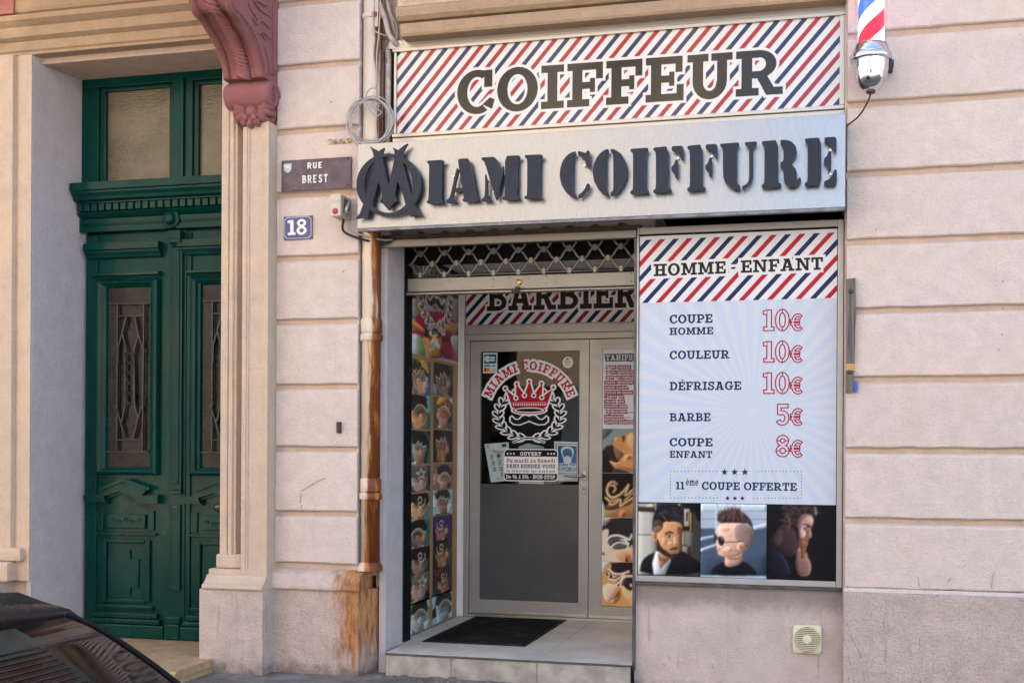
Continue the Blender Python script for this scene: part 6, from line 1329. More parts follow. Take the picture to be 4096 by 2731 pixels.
# transom
tw = MB(); t0 = U(*z1_f(655, 605), y=YD)[2]
ptop, pbot = U(*z1_f(835, 725), y=YD)[2], U(*z1_f(835, 1410), y=YD)[2]
pa0, pa1, pb0 = Xp(426, YD, 500), Xp(680, YD, 500), Xp(797, YD, 500)
px1 = pb0 + (pa1 - pa0)
tw.box(XD0, pa0 - .05, YD - .03, YD + .06, pbot - .1, ptop + .029, .004).box(pa1 + .04, pb0 - .04, YD - .03, YD + .06, pbot - .1, ptop + .029, .004).box(px1, XD1 + .02, YD - .03, YD + .06, pbot - .1, ptop + .029, .004).box(XD0, XD1, YD - .03, YD + .06, ptop + .03, t0 + .10, .004)
to = P_('transom_frame', tw, M_green, gd)
ts_ = MB()
for a_, b_ in ((pa0, pa1), (pb0, px1)): ts_.box(a_ - .05, a_, YD - .01, YD + .05, pbot - .05, ptop + .03, .008).box(b_, b_ + .04, YD - .01, YD + .05, pbot - .05, ptop + .03, .008).box(a_, b_, YD - .01, YD + .05, ptop, ptop + .03, .008)
ts_.box((pa1 + pb0) / 2 - .02, (pa1 + pb0) / 2 + .02, YD - .055, YD - .02, pbot - .05, ptop + .05, .012)
P_('sash', ts_, M_green, to)
for a_, b_ in ((pa0, pa1), (pb0, px1)): B('pane', M_obscure, to, a_, b_, YD + .02, YD + .026, pbot - .05, ptop)
# cornice with dentils
zc0 = U(*z1_f(540, 1437), y=.30)[2]
cp = [(.55, 0), (.30, 0), (.298, -.055), (.315, -.062), (.318, -.075), (.345, -.098), (.352, -.118), (.37, -.125), (.385, -.13), (.385, -.14), (.43, -.14), (.43, -.205), (.39, -.205), (.40, -.215), (.425, -.235), (.45, -.25), (.55, -.25)]
cx0 = U(*z1_f(545, 1437), y=.30)[0]
co = P_('cornice', MB().prism([(a_, zc0 + b_) for a_, b_ in cp], cx0, XD1, 'x'), M_green, gd)
dn = None; x = U(*za_(22, 305), y=.388)[0]; dpitch = U(*za_(1600, 240), y=.388)[0]; dpitch = (dpitch - x) / 17
zdt = zc0 - .145
for i in range(-1, 26):
    xx = x + i * dpitch
    if xx + dpitch > XD1: break
    if dn is None: dn = MB().box(0, dpitch * .74, .385, .432, -.052, 0, .003).obj('dentil', M_green, co); dn.location = (xx, 0, zdt)
    else: inst(dn, co, xx, 0, zdt)
zf1 = zc0 - .25; zf0 = U(*za_(5, 725), y=.44)[2]
P_('frieze', sunk(XD0, XD1, zf0, zf1, .43, .018, .035, .56), M_green, gd)
rx, _, rz = U(*za_(1105, 550), y=.42); P_('rosette', MB().lathe([(.072, 0), (.072, -.018), (.06, -.022), (.042, -.022), (.040, -.05), (.03, -.058), (0, -.06)], (rx, .44, rz), 'y', 22), M_green, gd)
# backing so that nothing shows between the pieces
B('back_board', M_green, gd, XD0, XD1, .52, .56, zs, t0 + .09)
# left leaf, then its twin
XL0, XL1 = XD0 + .03, Xp(660, .46, 1300)
mirror_dx = Xp(756, .46, 1300) - Xp(381, .46, 1300)
def leaf_parts():
    out = []
    lf_ = MB().box(XL0, XL1 + .05, .485, .515, zs + .01, zf0 - .012, .004)
    # stiles
    lf_.box(XL0, Xp(381, .46, 1300) + .01, .470, .486, zs + .01, zf0 - .02, .004)
    L = P_('door_leaf', lf_, M_green, gd)
    def sub(nm, mb, mat=M_green): o = mb.obj(nm, mat, L); out.append(o); return o
    # bolection moulding round the glass
    gx0_, gx1_ = Xp(432, .47, 1500), Xp(600, .47, 1500); gzt, gzb = U(*zb_f(200, 103), y=.47)[2], U(*zb_f(200, 1500), y=.47)[2]
    ox0, ox1 = Xp(381, .455, 1500), Xp(634, .455, 1500); ozt, ozb = U(*zb_f(100, 40), y=.45)[2], U(*zb_f(100, 1562), y=.45)[2]
    pr = [(0., .486), (.0, .462), (.012, .440), (.03, .430), (.05, .436), (.062, .452), (.075, .458), (1, .480)]
    m = MB(); ring = []
    for t, y_ in pr:
        tt = min(1, t / .085) if t < 1 else 1
        ring.append([(ox0 + (gx0_ - ox0) * tt, y_, ozb + (gzb - ozb) * tt), (ox1 + (gx1_ - ox1) * tt, y_, ozb + (gzb - ozb) * tt), (ox1 + (gx1_ - ox1) * tt, y_, ozt + (gzt - ozt) * tt), (ox0 + (gx0_ - ox0) * tt, y_, ozt + (gzt - ozt) * tt)])
    v = [p for r in ring for p in r]
    m.add(v, [(i * 4 + j, i * 4 + (j + 1) % 4, (i + 1) * 4 + (j + 1) % 4, (i + 1) * 4 + j) for i in range(len(ring) - 1) for j in range(4)]); sub('glass_moulding', m)
    sub('pane', MB().box(gx0_, gx1_, .478, .483, gzb, gzt), M_obscure2)
    # iron grille
    yg = .455
    def bar(pts, r=.006, flat=True):
        P3 = [U(*zb_f(*p), y=yg) for p in pts]; m = MB()
        for a_, b_ in zip(P3[:-1], P3[1:]):
            a_, b_ = Vector(a_), Vector(b_); d = (b_ - a_).normalized(); n_ = Vector((-d.z, 0, d.x)) * r; w = Vector((0, .009, 0))
            m.add([a_ + n_ - w, a_ - n_ - w, b_ - n_ - w, b_ + n_ - w, a_ + n_ + w, a_ - n_ + w, b_ - n_ + w, b_ + n_ + w], [(0, 1, 2, 3), (7, 6, 5, 4), (0, 4, 5, 1), (1, 5, 6, 2), (2, 6, 7, 3), (3, 7, 4, 0)])
        sub('grille_bar', m, M_iron)
    bar([(278, 228), (272, 1380)]); bar([(485, 226), (472, 1378)]); bar([(205, 228), (530, 224)], .004); bar([(262, 323), (478, 320)], .004); bar([(262, 1290), (470, 1287)], .004); bar([(190, 1385), (515, 1384)], .004)
    bar([(348, 330), (315, 455), (285, 560), (280, 700)]); bar([(318, 458), (348, 602)]); bar([(412, 330), (440, 460), (475, 575)]); bar([(437, 480), (405, 600), (412, 1010), (435, 1110)]); bar([(342, 1010), (310, 1150)]); bar([(262, 1020), (305, 1160), (335, 1275)]); bar([(465, 1030), (440, 1120), (400, 1280)])
    bar([(336, 605), (340, 1005)], .005); bar([(405, 605), (400, 1005)], .005)
    for i in range(5):
        c = U(*zb_f(370, 648 + i * 80), y=yg); sub('grille_ring', MB().tube([(c[0] + .026 * math.cos(t * math.pi / 7), yg, c[2] + .034 * math.sin(t * math.pi / 7)) for t in range(14)], .005, 5, closed=True), M_iron)
    # shelf mouldings above the glass
    s1_ = Xp(636, .43, 1000); zt1, zt2_ = U(*za_(65, 862), y=.42)[2], U(*za_(65, 945), y=.42)[2]
    ze = U(*za_(100, 1058), y=.45)[2]
    sub('shelf_moulding', MB().prism([(.50, zt1), (.415, zt1), (.413, zt2_), (.43, zt2_ - .006), (.432, zt2_ - .02), (.45, zt2_ - .04), (.455, zt2_ - .055), (.47, ze), (.50, ze)], XL0 + .01, s1_, 'x'))
    q0, q1 = U(*za_(110, 1240), y=.44)[2], U(*za_(110, 1300), y=.44)[2]
    sub('ledge_moulding', MB().prism([(.50, q0 + .012), (.44, q0), (.437, q0 - .018), (.455, q0 - .024), (.46, q1), (.50, q1)], Xp(366, .44, 1090), s1_ - .01, 'x'))
    # hooded lower panel
    hood = [[(52, 268), (215, 262), (235, 330), (60, 332)], [(190, 215), (370, 150), (350, 238), (225, 280), (185, 275)], [(370, 140), (590, 215), (530, 285), (470, 297), (345, 238)], [(500, 275), (672, 268), (672, 342), (488, 344), (468, 296)]]
    sub('hood', MB().tri_prism([[Q(*zc_f(*p), .43) for p in h_] for h_ in hood], .425, .486))
    sub('hood_ridge', MB().tri_prism([[Q(*zc_f(*p), .41) for p in h_] for h_ in ([(190, 205), (385, 132), (385, 158), (190, 232)], [(385, 132), (598, 208), (598, 232), (385, 158)])], .408, .43))
    inner = [(232, 338), (232, 285), (350, 245), (462, 300), (462, 312), (352, 262), (250, 296), (250, 345)]
    sub('hood_moulding', MB().tri_prism([[Q(*zc_f(*p), .45) for p in inner]], .455, .486))
    m = MB(); px_box(m, zc_f, 245, 425, 565, 545, .462, .487, .006); sub('carved_panel', m)
    m = MB()
    for i in range(5):
        c = U(*zc_f(290 + i * 56, 482 + (i % 2) * 12), y=.460); m.tube([(c[0] + .022 * math.cos(t * .8) * (1 - t * .06), .4625, c[2] + .016 * math.sin(t * .8) * (1 - t * .06)) for t in range(11)], .005, 5)
    sub('carved_scrolls', m)
    for u0, u1 in ((160, 215), (590, 640)):
        m = MB(); px_box(m, zc_f, u0, 400, u1, 565, .470, .487, .004); sub('carved_strip', m)
    m = MB(); px_box(m, zc_f, 150, 576, 650, 600, .455, .487, .005); sub('rail_moulding', m)
    # lower framed panel
    for r in ((195, 635, 240, 1165), (560, 645, 605, 1165), (240, 635, 560, 668), (240, 1130, 560, 1165)):
        m = MB(); px_box(m, zc_f, *r, .462, .487, .008); sub('panel_frame', m)
    cross = [(262, 700), (575, 692), (565, 1128), (440, 1135), (262, 1140)]
    sub('field_panel', MB().tri_prism([[Q(*zc_f(*p), .47) for p in cross]], .474, .487))
    keyp = [(252, 806), (310, 806), (312, 728), (440, 726), (440, 808), (512, 808), (505, 1040), (440, 1042), (438, 1120), (310, 1122), (308, 1042), (256, 1040)]
    sub('key_panel', MB().tri_prism([[Q(*zc_f(*p), .46) for p in keyp]], .460, .475))
    for r, y_ in (((150, 1175, 625, 1215), .452), ((110, 1240, 660, 1285), .440), ((85, 1290, 680, 1330), .430)):
        m = MB(); px_box(m, zc_f, *r, y_, .487, .010); sub('base_moulding', m)
    m = MB(); p = U(*zc_f(65, 1335), y=.42); m.box(p[0], XL1 + .02, .42, .487, zs, p[2], .012); sub('base_block', m)
    return L, out
L1, subs = leaf_parts()
L2 = inst(L1, gd, mirror_dx, 0, 0)
for o in subs: inst(o, L2, 0, 0, 0)
kx_, _, kz_ = U(*zc_f(1150, 375), y=.39); P_('knob', MB().lathe([(.012, .06), (.012, .02), (.03, .012), (.036, 0), (.03, -.014), (.012, -.022), (0, -.024)], (kx_ + .01, .42, kz_), 'y', 16), M_knob, gd)
# middle post
c0, c1 = Xp(684, .44, 1300), Xp(728, .44, 1300); ztp = U(*za_(1130, 905), y=.44)[2]; zmd = U(*zc_f(770, 250), y=.44)[2]
P_('meeting_stile', MB().box(c0 - .02, c1 + .02, .462, .52, zs, zf0 - .01, .004).box(c0, c1, .44, .465, zmd + .02, ztp, .006).box(c0 + .02, c1 - .02, .432, .445, zmd + .06, ztp - .03, .006).box(c0 - .004, c1 + .004, .43, .47, zmd - .01, zmd + .018, .004).box(c0 + .005, c1 - .008, .445, .47, zs + .36, zmd - .09, .008), M_green, gd)
P_('post_bracket', MB().box(c0 - .005, c1 + .01, .39, .47, ztp + .055, ztp + .115, .004).prism([(.47, ztp), (.435, ztp), (.425, ztp + .02), (.405, ztp + .03), (.40, ztp + .055), (.47, ztp + .055)], c0, c1 + .005, 'x'), M_green, gd)
pm_ = MB(); px_box(pm_, zc_f, 730, 1285, 855, 1345, .43, .48, .01); px_box(pm_, zc_f, 722, 1348, 845, 1480, .42, .48, .01); P_('post_base', pm_, M_green, gd)
# stone doorstep
ds = empty('door_step', (-4.7, .1, 0), 'worn ochre stone step with rounded nosing below the green door', 'step')
ZS = zs - .004; YN = U(700, 2684, z=ZS)[1]
P_('tread', MB().prism([(.6, ZS), (.0, ZS), (YN + .02, ZS - .004), (YN, ZS - .02), (YN + .002, ZS - .045), (YN + .02, ZS - .052), (.6, ZS - .052)], -5.60, -4.02, 'x'), M_stone, ds)
P_('riser', MB().box(-5.59, -4.03, YN + .04, .5, -.1, ZS - .053, .01), M_stone, ds)
# ================================================================ drainpipe
YP = .075; XPp = Xp(1484, YP, 1500); RP = .065
dp = empty('drainpipe', (XPp, YP, .75), 'cream painted cast iron drainpipe with rust runs standing beside the shop entrance', 'pipe')
P_('pipe', MB().tube([(XPp, YP, .74), (XPp, YP, 5.2)], RP, 28), M_pipe, dp)
def z_at(py): return Zp(py, YP, 1484)
def ringl(nm, pa, pb, r, mat=M_pipe): z1_, z0_ = z_at(pa), z_at(pb); P_(nm, MB().lathe([(RP - .002, z0_ - .004), (r - .004, z0_ - .002), (r, z0_ + .006), (r, z1_ - .006), (r - .006, z1_), (RP - .002, z1_ + .004)], (XPp, YP, 0), 'z', 28), mat, dp)
ringl('collar', 1277, 1332, RP + .008); ringl('clamp', 1336, 1364, RP + .014); ringl('collar', 1912, 1965, RP + .008); ringl('clamp', 1970, 1996, RP + .014); ringl('clamp', 60, 82, RP + .010)
for py in (1350, 1983, 71): P_('clamp_lug', MB().box(XPp - RP - .035, XPp - RP - .004, YP - .012, YP + .10, z_at(py) - .02, z_at(py) + .02, .004), M_pipe, dp)
P_('foot_collar', MB().lathe([(RP + .02, 0), (RP + .02, .03), (RP + .006, .05), (RP - .002, .06)], (XPp, YP, .742), 'z', 28), M_pipe, dp)
# conduit with loose cables beside the pipe
cd = empty('conduit', (-2.96, .10, 4.6), 'painted conduit bundle bending down beside the drainpipe at the top of the shop', 'conduit')
zz = lambda u, v, y: U(1000 + u * .5102, v * .5102, y=y)
P_('tube', MB().tube(curve([zz(985, -120, .06), zz(1000, 0, .06), zz(1060, 150, .06), zz(1090, 270, .065), zz(1150, 350, .10), zz(1185, 370, .17)], 6), .019, 10), M_conduit, cd)
P_('tube', MB().tube(curve([zz(1060, -120, .10), zz(1075, 0, .10), zz(1105, 140, .10), zz(1135, 250, .12), zz(1170, 330, .17)], 6), .014, 9), M_conduit, cd)
P_('wire', MB().tube(curve([zz(1070, -100, .02), zz(1080, 60, .02), zz(1140, 180, .02), zz(1150, 290, .03), zz(1090, 360, .04), zz(1068, 430, .06), zz(1072, 485, .1)], 6), .004, 6), M_cable, cd)
P_('strap', MB().tube(curve([zz(962, 215, -.01), zz(968, 238, -.02), zz(1010, 262, -.03), zz(1070, 285, .03)], 5), .005, 6), M_conduit, cd)
P_('side_pipe', MB().tube([zz(1085, 370, .13), zz(1080, 1130, .13)], .022, 9), M_conduit, cd)
# coil of cable hung before the pipe
cc = empty('cable_coil', (-3.0, -.03, 3.7), 'loose coil of thin pale cable hanging in front of the drainpipe above the fascia', 'cable')
rnd = random.Random(3)
for i in range(7):
    cu_, cv_ = 945 + rnd.uniform(-14, 14), 950 + rnd.uniform(-12, 20); ra, rb_ = 160 + rnd.uniform(-28, 26), 182 + rnd.uniform(-26, 18); tl_ = .30 + rnd.uniform(-.12, .12); pts = []
    for k in range(28):
        t = 2 * math.pi * k / 28; u_, v_ = ra * math.cos(t), rb_ * math.sin(t) * (1 + .06 * math.sin(2 * t + i)); pts.append(zz(cu_ + u_ * math.cos(tl_) - v_ * math.sin(tl_), cv_ + u_ * math.sin(tl_) + v_ * math.cos(tl_), -.03 + .018 * math.sin(t + i) - .006 * i))
    P_('loop', MB().tube(pts, .0042, 6, closed=True), M_cable if i != 3 else M_conduit, cc)
P_('knot', MB().tube(curve([zz(1000, 690, -.06), zz(940, 700, -.07), (*zz(910, 760, -.07),), zz(930, 850, -.07), zz(990, 910, -.07), zz(1030, 880, -.06), zz(980, 850, -.08), zz(950, 820, -.07), zz(1020, 770, -.06)], 6), .0042, 6), M_cable, cc)
P_('lead', MB().tube(curve([zz(1022, -120, -.03), zz(1025, 0, -.03), zz(1010, 250, -.03), zz(993, 450, -.03), zz(995, 690, -.04), zz(985, 780, -.05)], 6), .0045, 6), M_cable, cc)
# ================================================================ street name plate, number, small fixings
sp = empty('street_name_plate', (-3.35, 0, 3.2), 'dark violet RUE BREST street name plate with small town shield on the pillar', 'sign')
zs6 = lambda u, v: Q(1000 + u * .5102, 600 + v * .5102, -.02)
A0 = zs6(245, 85); A1 = zs6(790, 300); zA0 = (zs6(245, 85)[1] + zs6(790, 50)[1]) / 2; zA1 = (zs6(245, 328)[1] + zs6(790, 300)[1]) / 2
M_plate = simple('violet brown plate', (.085, .062, .085), .45, .2, .25, 20)
B('plate', M_plate, sp, A0[0], A1[0], -.018, -.003, zA1, zA0, .004)
M_raised = simple('raised white letters', (.72, .70, .66), .5)
def raised(t, u0, u1, v, h, par, y0=-.024, y1=-.0175):
    p0, p1 = zs6(u0, v), zs6(u1, v); L = sans(t, p0, (p1[0], p0[1]), zs6(u0, v - h)[1] - p0[1], None, None, bold=.012)
    MB().tri_prism(L, y0, y1).obj('lettering', M_raised, par)
SANS = {'R': [rc(0, 0, .2, 1), rc(0, .82, .4, 1), rc(0, .40, .4, .57), arc(.38, .70, .32, .30, .2, .17, -90, 90), [(.28, .45), (.5, .45), (.74, 0), (.5, 0)]], 'U': [rc(0, .3, .2, 1), rc(.5, .3, .7, 1), arc(.35, .33, .35, .33, .2, .18, 180, 360)], 'E': [rc(0, 0, .2, 1), rc(0, 0, .62, .18), rc(0, .82, .62, 1), rc(0, .42, .55, .59)],
 'B': [rc(0, 0, .2, 1), rc(0, .82, .36, 1), rc(0, .43, .38, .59), rc(0, 0, .38, .18), arc(.36, .755, .29, .245, .19, .17, -90, 90), arc(.38, .30, .33, .30, .2, .17, -90, 90)], 'S': line(curve([(.58, .78), (.46, .91), (.26, .90), (.12, .75), (.22, .58), (.42, .48), (.56, .32), (.50, .14), (.30, .08), (.08, .18)], 3), .18), 'T': [rc(.25, 0, .45, 1), rc(0, .82, .7, 1)]}
def letters_each(t, u0, u1, v, h, par):
    w = [len(c) for c in t]; n = len(t); st_ = (u1 - u0 + 14) / n
    for i, c in enumerate(t):
        p0 = zs6(u0, v); xa = zs6(u0 + i * st_, v)[0]; xb = zs6(u0 + (i + 1) * st_ - 14, v)[0]
        hh = zs6(u0, v - h)[1] - p0[1]; L = [[(xa + (xb - xa) * q[0] / .7, p0[1] + q[1] * hh) for q in pl_] for pl_ in SANS[c]]; MB().tri_prism(L, -.026, -.0175).obj('letter', M_raised, par)
letters_each('RUE', 453, 567, 150, 48, sp); letters_each('BREST', 413, 610, 264, 62, sp)
sh_ = [zs6(*p) for p in ((268, 112), (328, 108), (328, 150), (316, 172), (299, 183), (280, 172), (268, 155))]
so = MB().tri_prism([sh_], -.026, -.0175).obj('shield', simple('pale blue shield', (.42, .50, .56), .4), sp)
MB().tri_prism([[zs6(*p) for p in ((282, 145), (282, 122), (290, 122), (290, 128), (296, 128), (296, 118), (304, 118), (304, 128), (310, 128), (310, 120), (317, 120), (317, 145))]], -.029, -.0255).obj('shield_tower', M_raised, so)
for u, v in ((260, 103), (764, 66), (258, 304), (765, 273)): p = zs6(u, v); P_('screw', MB().lathe([(.008, 0), (.007, -.004), (0, -.006)], (p[0], -.018, p[1]), 'y', 8), M_steel_dk, sp)
np_ = empty('house_number_plate', (-3.4, 0, 2.9), 'blue enamel house number plate with white 18 below the street name', 'sign')
n0 = zs6(263, 522); n1 = zs6(484, 692); zn0, zn1 = (zs6(263, 522)[1] + zs6(484, 512)[1]) / 2, (zs6(263, 707)[1] + zs6(484, 692)[1]) / 2
B('plate', simple('rusty enamel edge', (.16, .10, .08), .6), np_, n0[0], n1[0], -.014, -.003, zn1, zn0, .002)
A = Art(); e_ = .006
A.poly(rc(n0[0] + .002, zn1 + .002, n1[0] - .002, zn0 - .002), '#242a5e')
def notch(x0, z0, x1, z1, k): return [(x0 + k, z0), (x1 - k, z0), (x1, z0 + k), (x1, z1 - k), (x1 - k, z1), (x0 + k, z1), (x0, z1 - k), (x0, z0 + k)]
A.poly(notch(n0[0] + e_, zn1 + e_, n1[0] - e_, zn0 - e_, .018), '#c9cbd6'); A.poly(notch(n0[0] + e_ + .003, zn1 + e_ + .003, n1[0] - e_ - .003, zn0 - e_ - .003, .018), '#28307a')
pA = zs6(293, 668); A.text('18', pA, (zs6(442, 668)[0], pA[1] + .002), zs6(293, 550)[1] - pA[1], '#d8d8dc'); A.build('enamel_face', onY(-.0155), M_enamel, np_)
# neon switch box
sx0 = empty('neon_switch_box', (-3.2, -.1, 3.0), 'beige electrical switch box with red button and grey lever on the pillar edge', 'switch')
bx_ = zs6(627, 345); yb0 = -.185
p0 = U(1000 + 627 * .5102, 600 + 345 * .5102, y=yb0); p1 = U(1000 + 712 * .5102, 600 + 345 * .5102, y=yb0); p2 = U(1000 + 627 * .5102, 600 + 520 * .5102, y=yb0)
B('box', M_switch, sx0, p0[0], p1[0], yb0, -.004, p2[2], p0[2], .010)
rb = U(1000 + 668 * .5102, 600 + 480 * .5102, y=yb0); P_('red_button', MB().lathe([(.021, 0), (.019, -.004), (0, -.005)], (rb[0], yb0, rb[2]), 'y', 18), M_red, sx0)
n_a = U(1000 + 628 * .5102, 600 + 418 * .5102, y=yb0); L_ = sans('NEON', (n_a[0] + .006, n_a[2]), (p1[0] - .008, n_a[2]), .022, None, None)
MB().tri_prism(L_, yb0 - .0015, yb0 + .001).obj('embossed_wording', simple('embossed beige', (.42, .37, .28), .5), sx0)
zl_ = (p0[2] + p2[2]) / 2
P_('lever_plate', MB().prism([(-.15, p2[2] + .03), (-.04, p2[2] + .06), (-.03, p0[2] - .03), (-.13, p0[2] - .02)], p1[0], p1[0] + .006, 'x'), simple('dark switch recess', (.10, .10, .09), .6), sx0)
P_('lever', MB().tube([(p1[0] + .016, -.14, p2[2] + .035), (p1[0] + .022, -.095, zl_ + .035)], [.014, .009], 10), simple('grey lever', (.42, .44, .45), .4, .3), sx0)
P_('lead', MB().tube(curve([(p1[0] - .02, -.09, p2[2] - .002), U(1375, 925, y=-.06), U(1440, 955, y=-.02), U(1520, 972, y=.06), U(1560, 966, y=.09)], 6), .009, 8), M_cableblk, sx0)
P_('lead', MB().tube(curve([(p1[0] + .0, -.05, p2[2] - .002), U(1400, 918, y=-.04), U(1450, 942, y=-.01), U(1530, 960, y=.06), U(1570, 958, y=.09)], 6), .006, 8), M_cable, sx0)
tag(MB().box(*[Xp(a_, -.004, 567) for a_ in (1310, 1406)], -.006, .004, Zp(579, -.004, 1310), Zp(558, -.004, 1310), .002).obj('metal_strip', M_rustplate), 'flaking rusty metal strip on the pillar above the street name plate', 'strip')
b0 = U(1345, 1686, y=-.03); tag(MB().box(b0[0], b0[0] + .026, -.03, .004, Zp(1731, -.03, 1345), b0[2], .003).box(b0[0] + .003, b0[0] + .018, -.034, -.0295, Zp(1712, -.03, 1345), Zp(1704, -.03, 1345)).obj('wall_bracket', M_cableblk), 'small black plastic bracket fixed low on the left pillar', 'bracket')
# ================================================================ barber pole
YQ = -.17; XQ = Xp(3484, YQ, 200)
bpz = lambda py: Zp(py, YQ, 3484)
bpole = empty('barber_pole', (XQ, YQ, bpz(368)), 'red white and blue barber pole with clear tube and chrome end on the wall', 'barber pole')
def pole_mat():
    t = NT('helical pole stripes'); x, y, z = t.xyz()
    at = t.math('ARCTAN2', t.math('SUBTRACT', y, YQ), t.math('SUBTRACT', x, XQ))
    ph = t.math('FRACT', t.math('ADD', t.math('MULTIPLY', z, 1 / .40), t.math('MULTIPLY', at, -1 / (2 * math.pi))))
    ph = t.math('FRACT', t.math('ADD', ph, .02))
    def band(a, b): return t.math('MULTIPLY', t.math('GREATER_THAN', ph, a), t.math('LESS_THAN', ph, b))
    c = t.mix(band(.22, .5), (.80, .80, .82), (.55, .01, .03)); c = t.mix(band(.72, 1.0), c, (.02, .06, .42))
    t.l.new(c, t.b.inputs['Emission Color']); t.b.inputs['Emission Strength'].default_value = .35
    return t.out(c, .3, 0)
M_polestripe = pole_mat()
zc_ = bpz(205)
P_('striped_cylinder', MB().lathe([(0, zc_ - .02), (.074, zc_ - .02), (.074, zc_ + .62), (0, zc_ + .62)], (XQ, YQ, 0), 'z', 40), M_polestripe, bpole)
P_('clear_tube', MB().lathe([(.094, zc_ - .02), (.094, zc_ + .62)], (XQ, YQ, 0), 'z', 40), M_tube, bpole)
zr = bpz(232); zbw = bpz(366)
P_('chrome_collar', MB().lathe([(.080, bpz(180)), (.090, bpz(180)), (.093, bpz(190)), (.098, bpz(192)), (.100, bpz(203)), (.106, bpz(206)), (.108, bpz(215)), (.116, bpz(222)), (.120, zr + .012), (.121, zr - .016), (.116, zr - .02), (.10, zr - .02)], (XQ, YQ, 0), 'z', 44), M_chrome, bpole)
H_ = zr - .02 - zbw; P_('chrome_bowl', MB().lathe([(.104 * math.cos(t) ** .72 if t < 1.57 else 0, zr - .02 - H_ * math.sin(t)) for t in [i * math.pi / 2 / 16 for i in range(17)]], (XQ, YQ, 0), 'z', 44), M_chrome, bpole)
P_('end_nut', MB().lathe([(0, zbw - .012), (.025, zbw - .012), (.028, zbw + .006), (0, zbw + .008)], (XQ, YQ, 0), 'z', 16), M_knob, bpole)
P_('chrome_cap', MB().lathe([(.10, zc_ + .60), (.12, zc_ + .61), (.12, zc_ + .66), (.10, zc_ + .68), (.09, zc_ + .76), (.04, zc_ + .82), (0, zc_ + .83)], (XQ, YQ, 0), 'z', 40), M_chrome, bpole)
P_('wall_bracket', MB().box(XQ + .03, XQ + .132, YQ + .03, YQ + .06, zr - .05, zr - .01, .003).box(XQ + .10, XQ + .13, YQ + .06, .0, zr - .05, zr - .012, .003), M_cableblk, bpole)
P_('lead', MB().tube(curve([(XQ, YQ, zbw - .012), U(3470, 410, y=-.14), U(3435, 465, y=-.08), U(3386, 505, y=-.03)], 6), .005, 6), M_cableblk, bpole)
# ================================================================ fan grille
YV = YS + .03
fv = empty('fan_grille', (-.2, YV, .45), 'yellowed round-slatted extractor fan grille in the pink wall under the window', 'vent')
fz = lambda u, v: U(2400 + u * .49801, 1950 + v * .49801, y=YV - .03)
f0, f1_ = fz(1548, 1098), fz(1780, 1340); fcx, fcz = (f0[0] + f1_[0]) / 2, (f0[2] + f1_[2]) / 2; fr_ = (f1_[0] - f0[0]) / 2
ringm = MB(); n = 40
def rim(cx, cz, r, n): return [(cx + r * math.cos(2 * math.pi * i / n), cz + r * math.sin(2 * math.pi * i / n)) for i in range(n)]
sq = []
for i in range(n):
    t = 2 * math.pi * i / n; c, s2 = math.cos(t), math.sin(t); k_ = (abs(c) ** 8 + abs(s2) ** 8) ** (-1 / 8); sq.append((fcx + fr_ * k_ * c, fcz + fr_ * k_ * s2))
R1 = rim(fcx, fcz, fr_ * .90, n)
V = [(p[0], YV - .001, p[1]) for p in sq] + [(p[0], YV - .022, p[1]) for p in sq] + [(p[0], YV - .032, p[1]) for p in R1] + [(p[0], YV - .012, p[1]) for p in R1]
ringm.add(V, [(k * n + i, k * n + (i + 1) % n, (k + 1) * n + (i + 1) % n, (k + 1) * n + i) for k in range(3) for i in range(n)]); P_('surround', ringm, M_vent, fv)
P_('housing', MB().lathe([(fr_ * .90, -.006), (0, -.006)], (fcx, YV, fcz), 'y', 40), M_ventdark, fv)
ns = 13
for i in range(ns):
    zz_ = fcz - fr_ * .86 + (i + .5) * fr_ * 1.72 / ns; hw = math.sqrt(max(0, (fr_ * .9) ** 2 - (zz_ - fcz) ** 2)); open_ = math.sqrt(max(0, (fr_ * .62) ** 2 - (zz_ - fcz) ** 2))
    P_('slat', MB().box(fcx - hw, fcx + hw, YV - .031, YV - .021, zz_ - .0030, zz_ + .0034, .001), M_vent, fv)
P_('hub', MB().lathe([(fr_ * .33, -.020), (fr_ * .33, -.034), (fr_ * .28, -.037), (0, -.038)], (fcx, YV, fcz), 'y', 26), M_vent, fv)
P_('outer_louvre', MB().lathe([(fr_ * .90, -.009), (fr_ * .70, -.009)], (fcx, YV, fcz), 'y', 40), simple('grimy ivory plastic', (.30, .27, .17), .6), fv)
pt_ = [(fcx + (p[0] - fcx) * (1.13 + .07 * math.sin(i * 2.3)) , fcz + (p[1] - fcz) * (1.10 + .06 * math.sin(i * 1.7))) for i, p in enumerate(sq)]
P_('plaster_patch', MB().tri_prism([pt_], YV - .0022, YV + .002), simple('white filler', (.42, .41, .43), .9, 0, .15, 30, .3), fv)
# ================================================================ wooden batten
wb = empty('wooden_batten', (.15, 0, 2.0), 'weathered grey wooden batten with bolts on the wall right of the price window', 'batten')
wz = lambda u, v: Q(3350 + u * .5804, 1080 + v * .5804, -.026)
bt_ = [wz(*p) for p in ((58, 62), (122, 56), (126, 200), (127, 320), (122, 430), (118, 640), (60, 640), (60, 320))]
P_('plank', MB().tri_prism([bt_], -.028, .0), M_batten, wb); P_('fresh_end', MB().tri_prism([[wz(*p) for p in ((60, 642), (118, 642), (115, 692), (58, 692))]], -.024, .0), M_freshwood, wb); P_('lower_plank', MB().tri_prism([[wz(*p) for p in ((58, 694), (115, 694), (108, 840), (55, 845))]], -.028, .0), M_batten, wb)
for u, v in ((92, 147), (83, 703)): p = wz(u, v); P_('bolt', MB().lathe([(.014, 0), (.014, -.005), (.008, -.006), (.008, -.012), (0, -.013)], (p[0], -.028, p[1]), 'y', 12), M_steel_dk, wb)
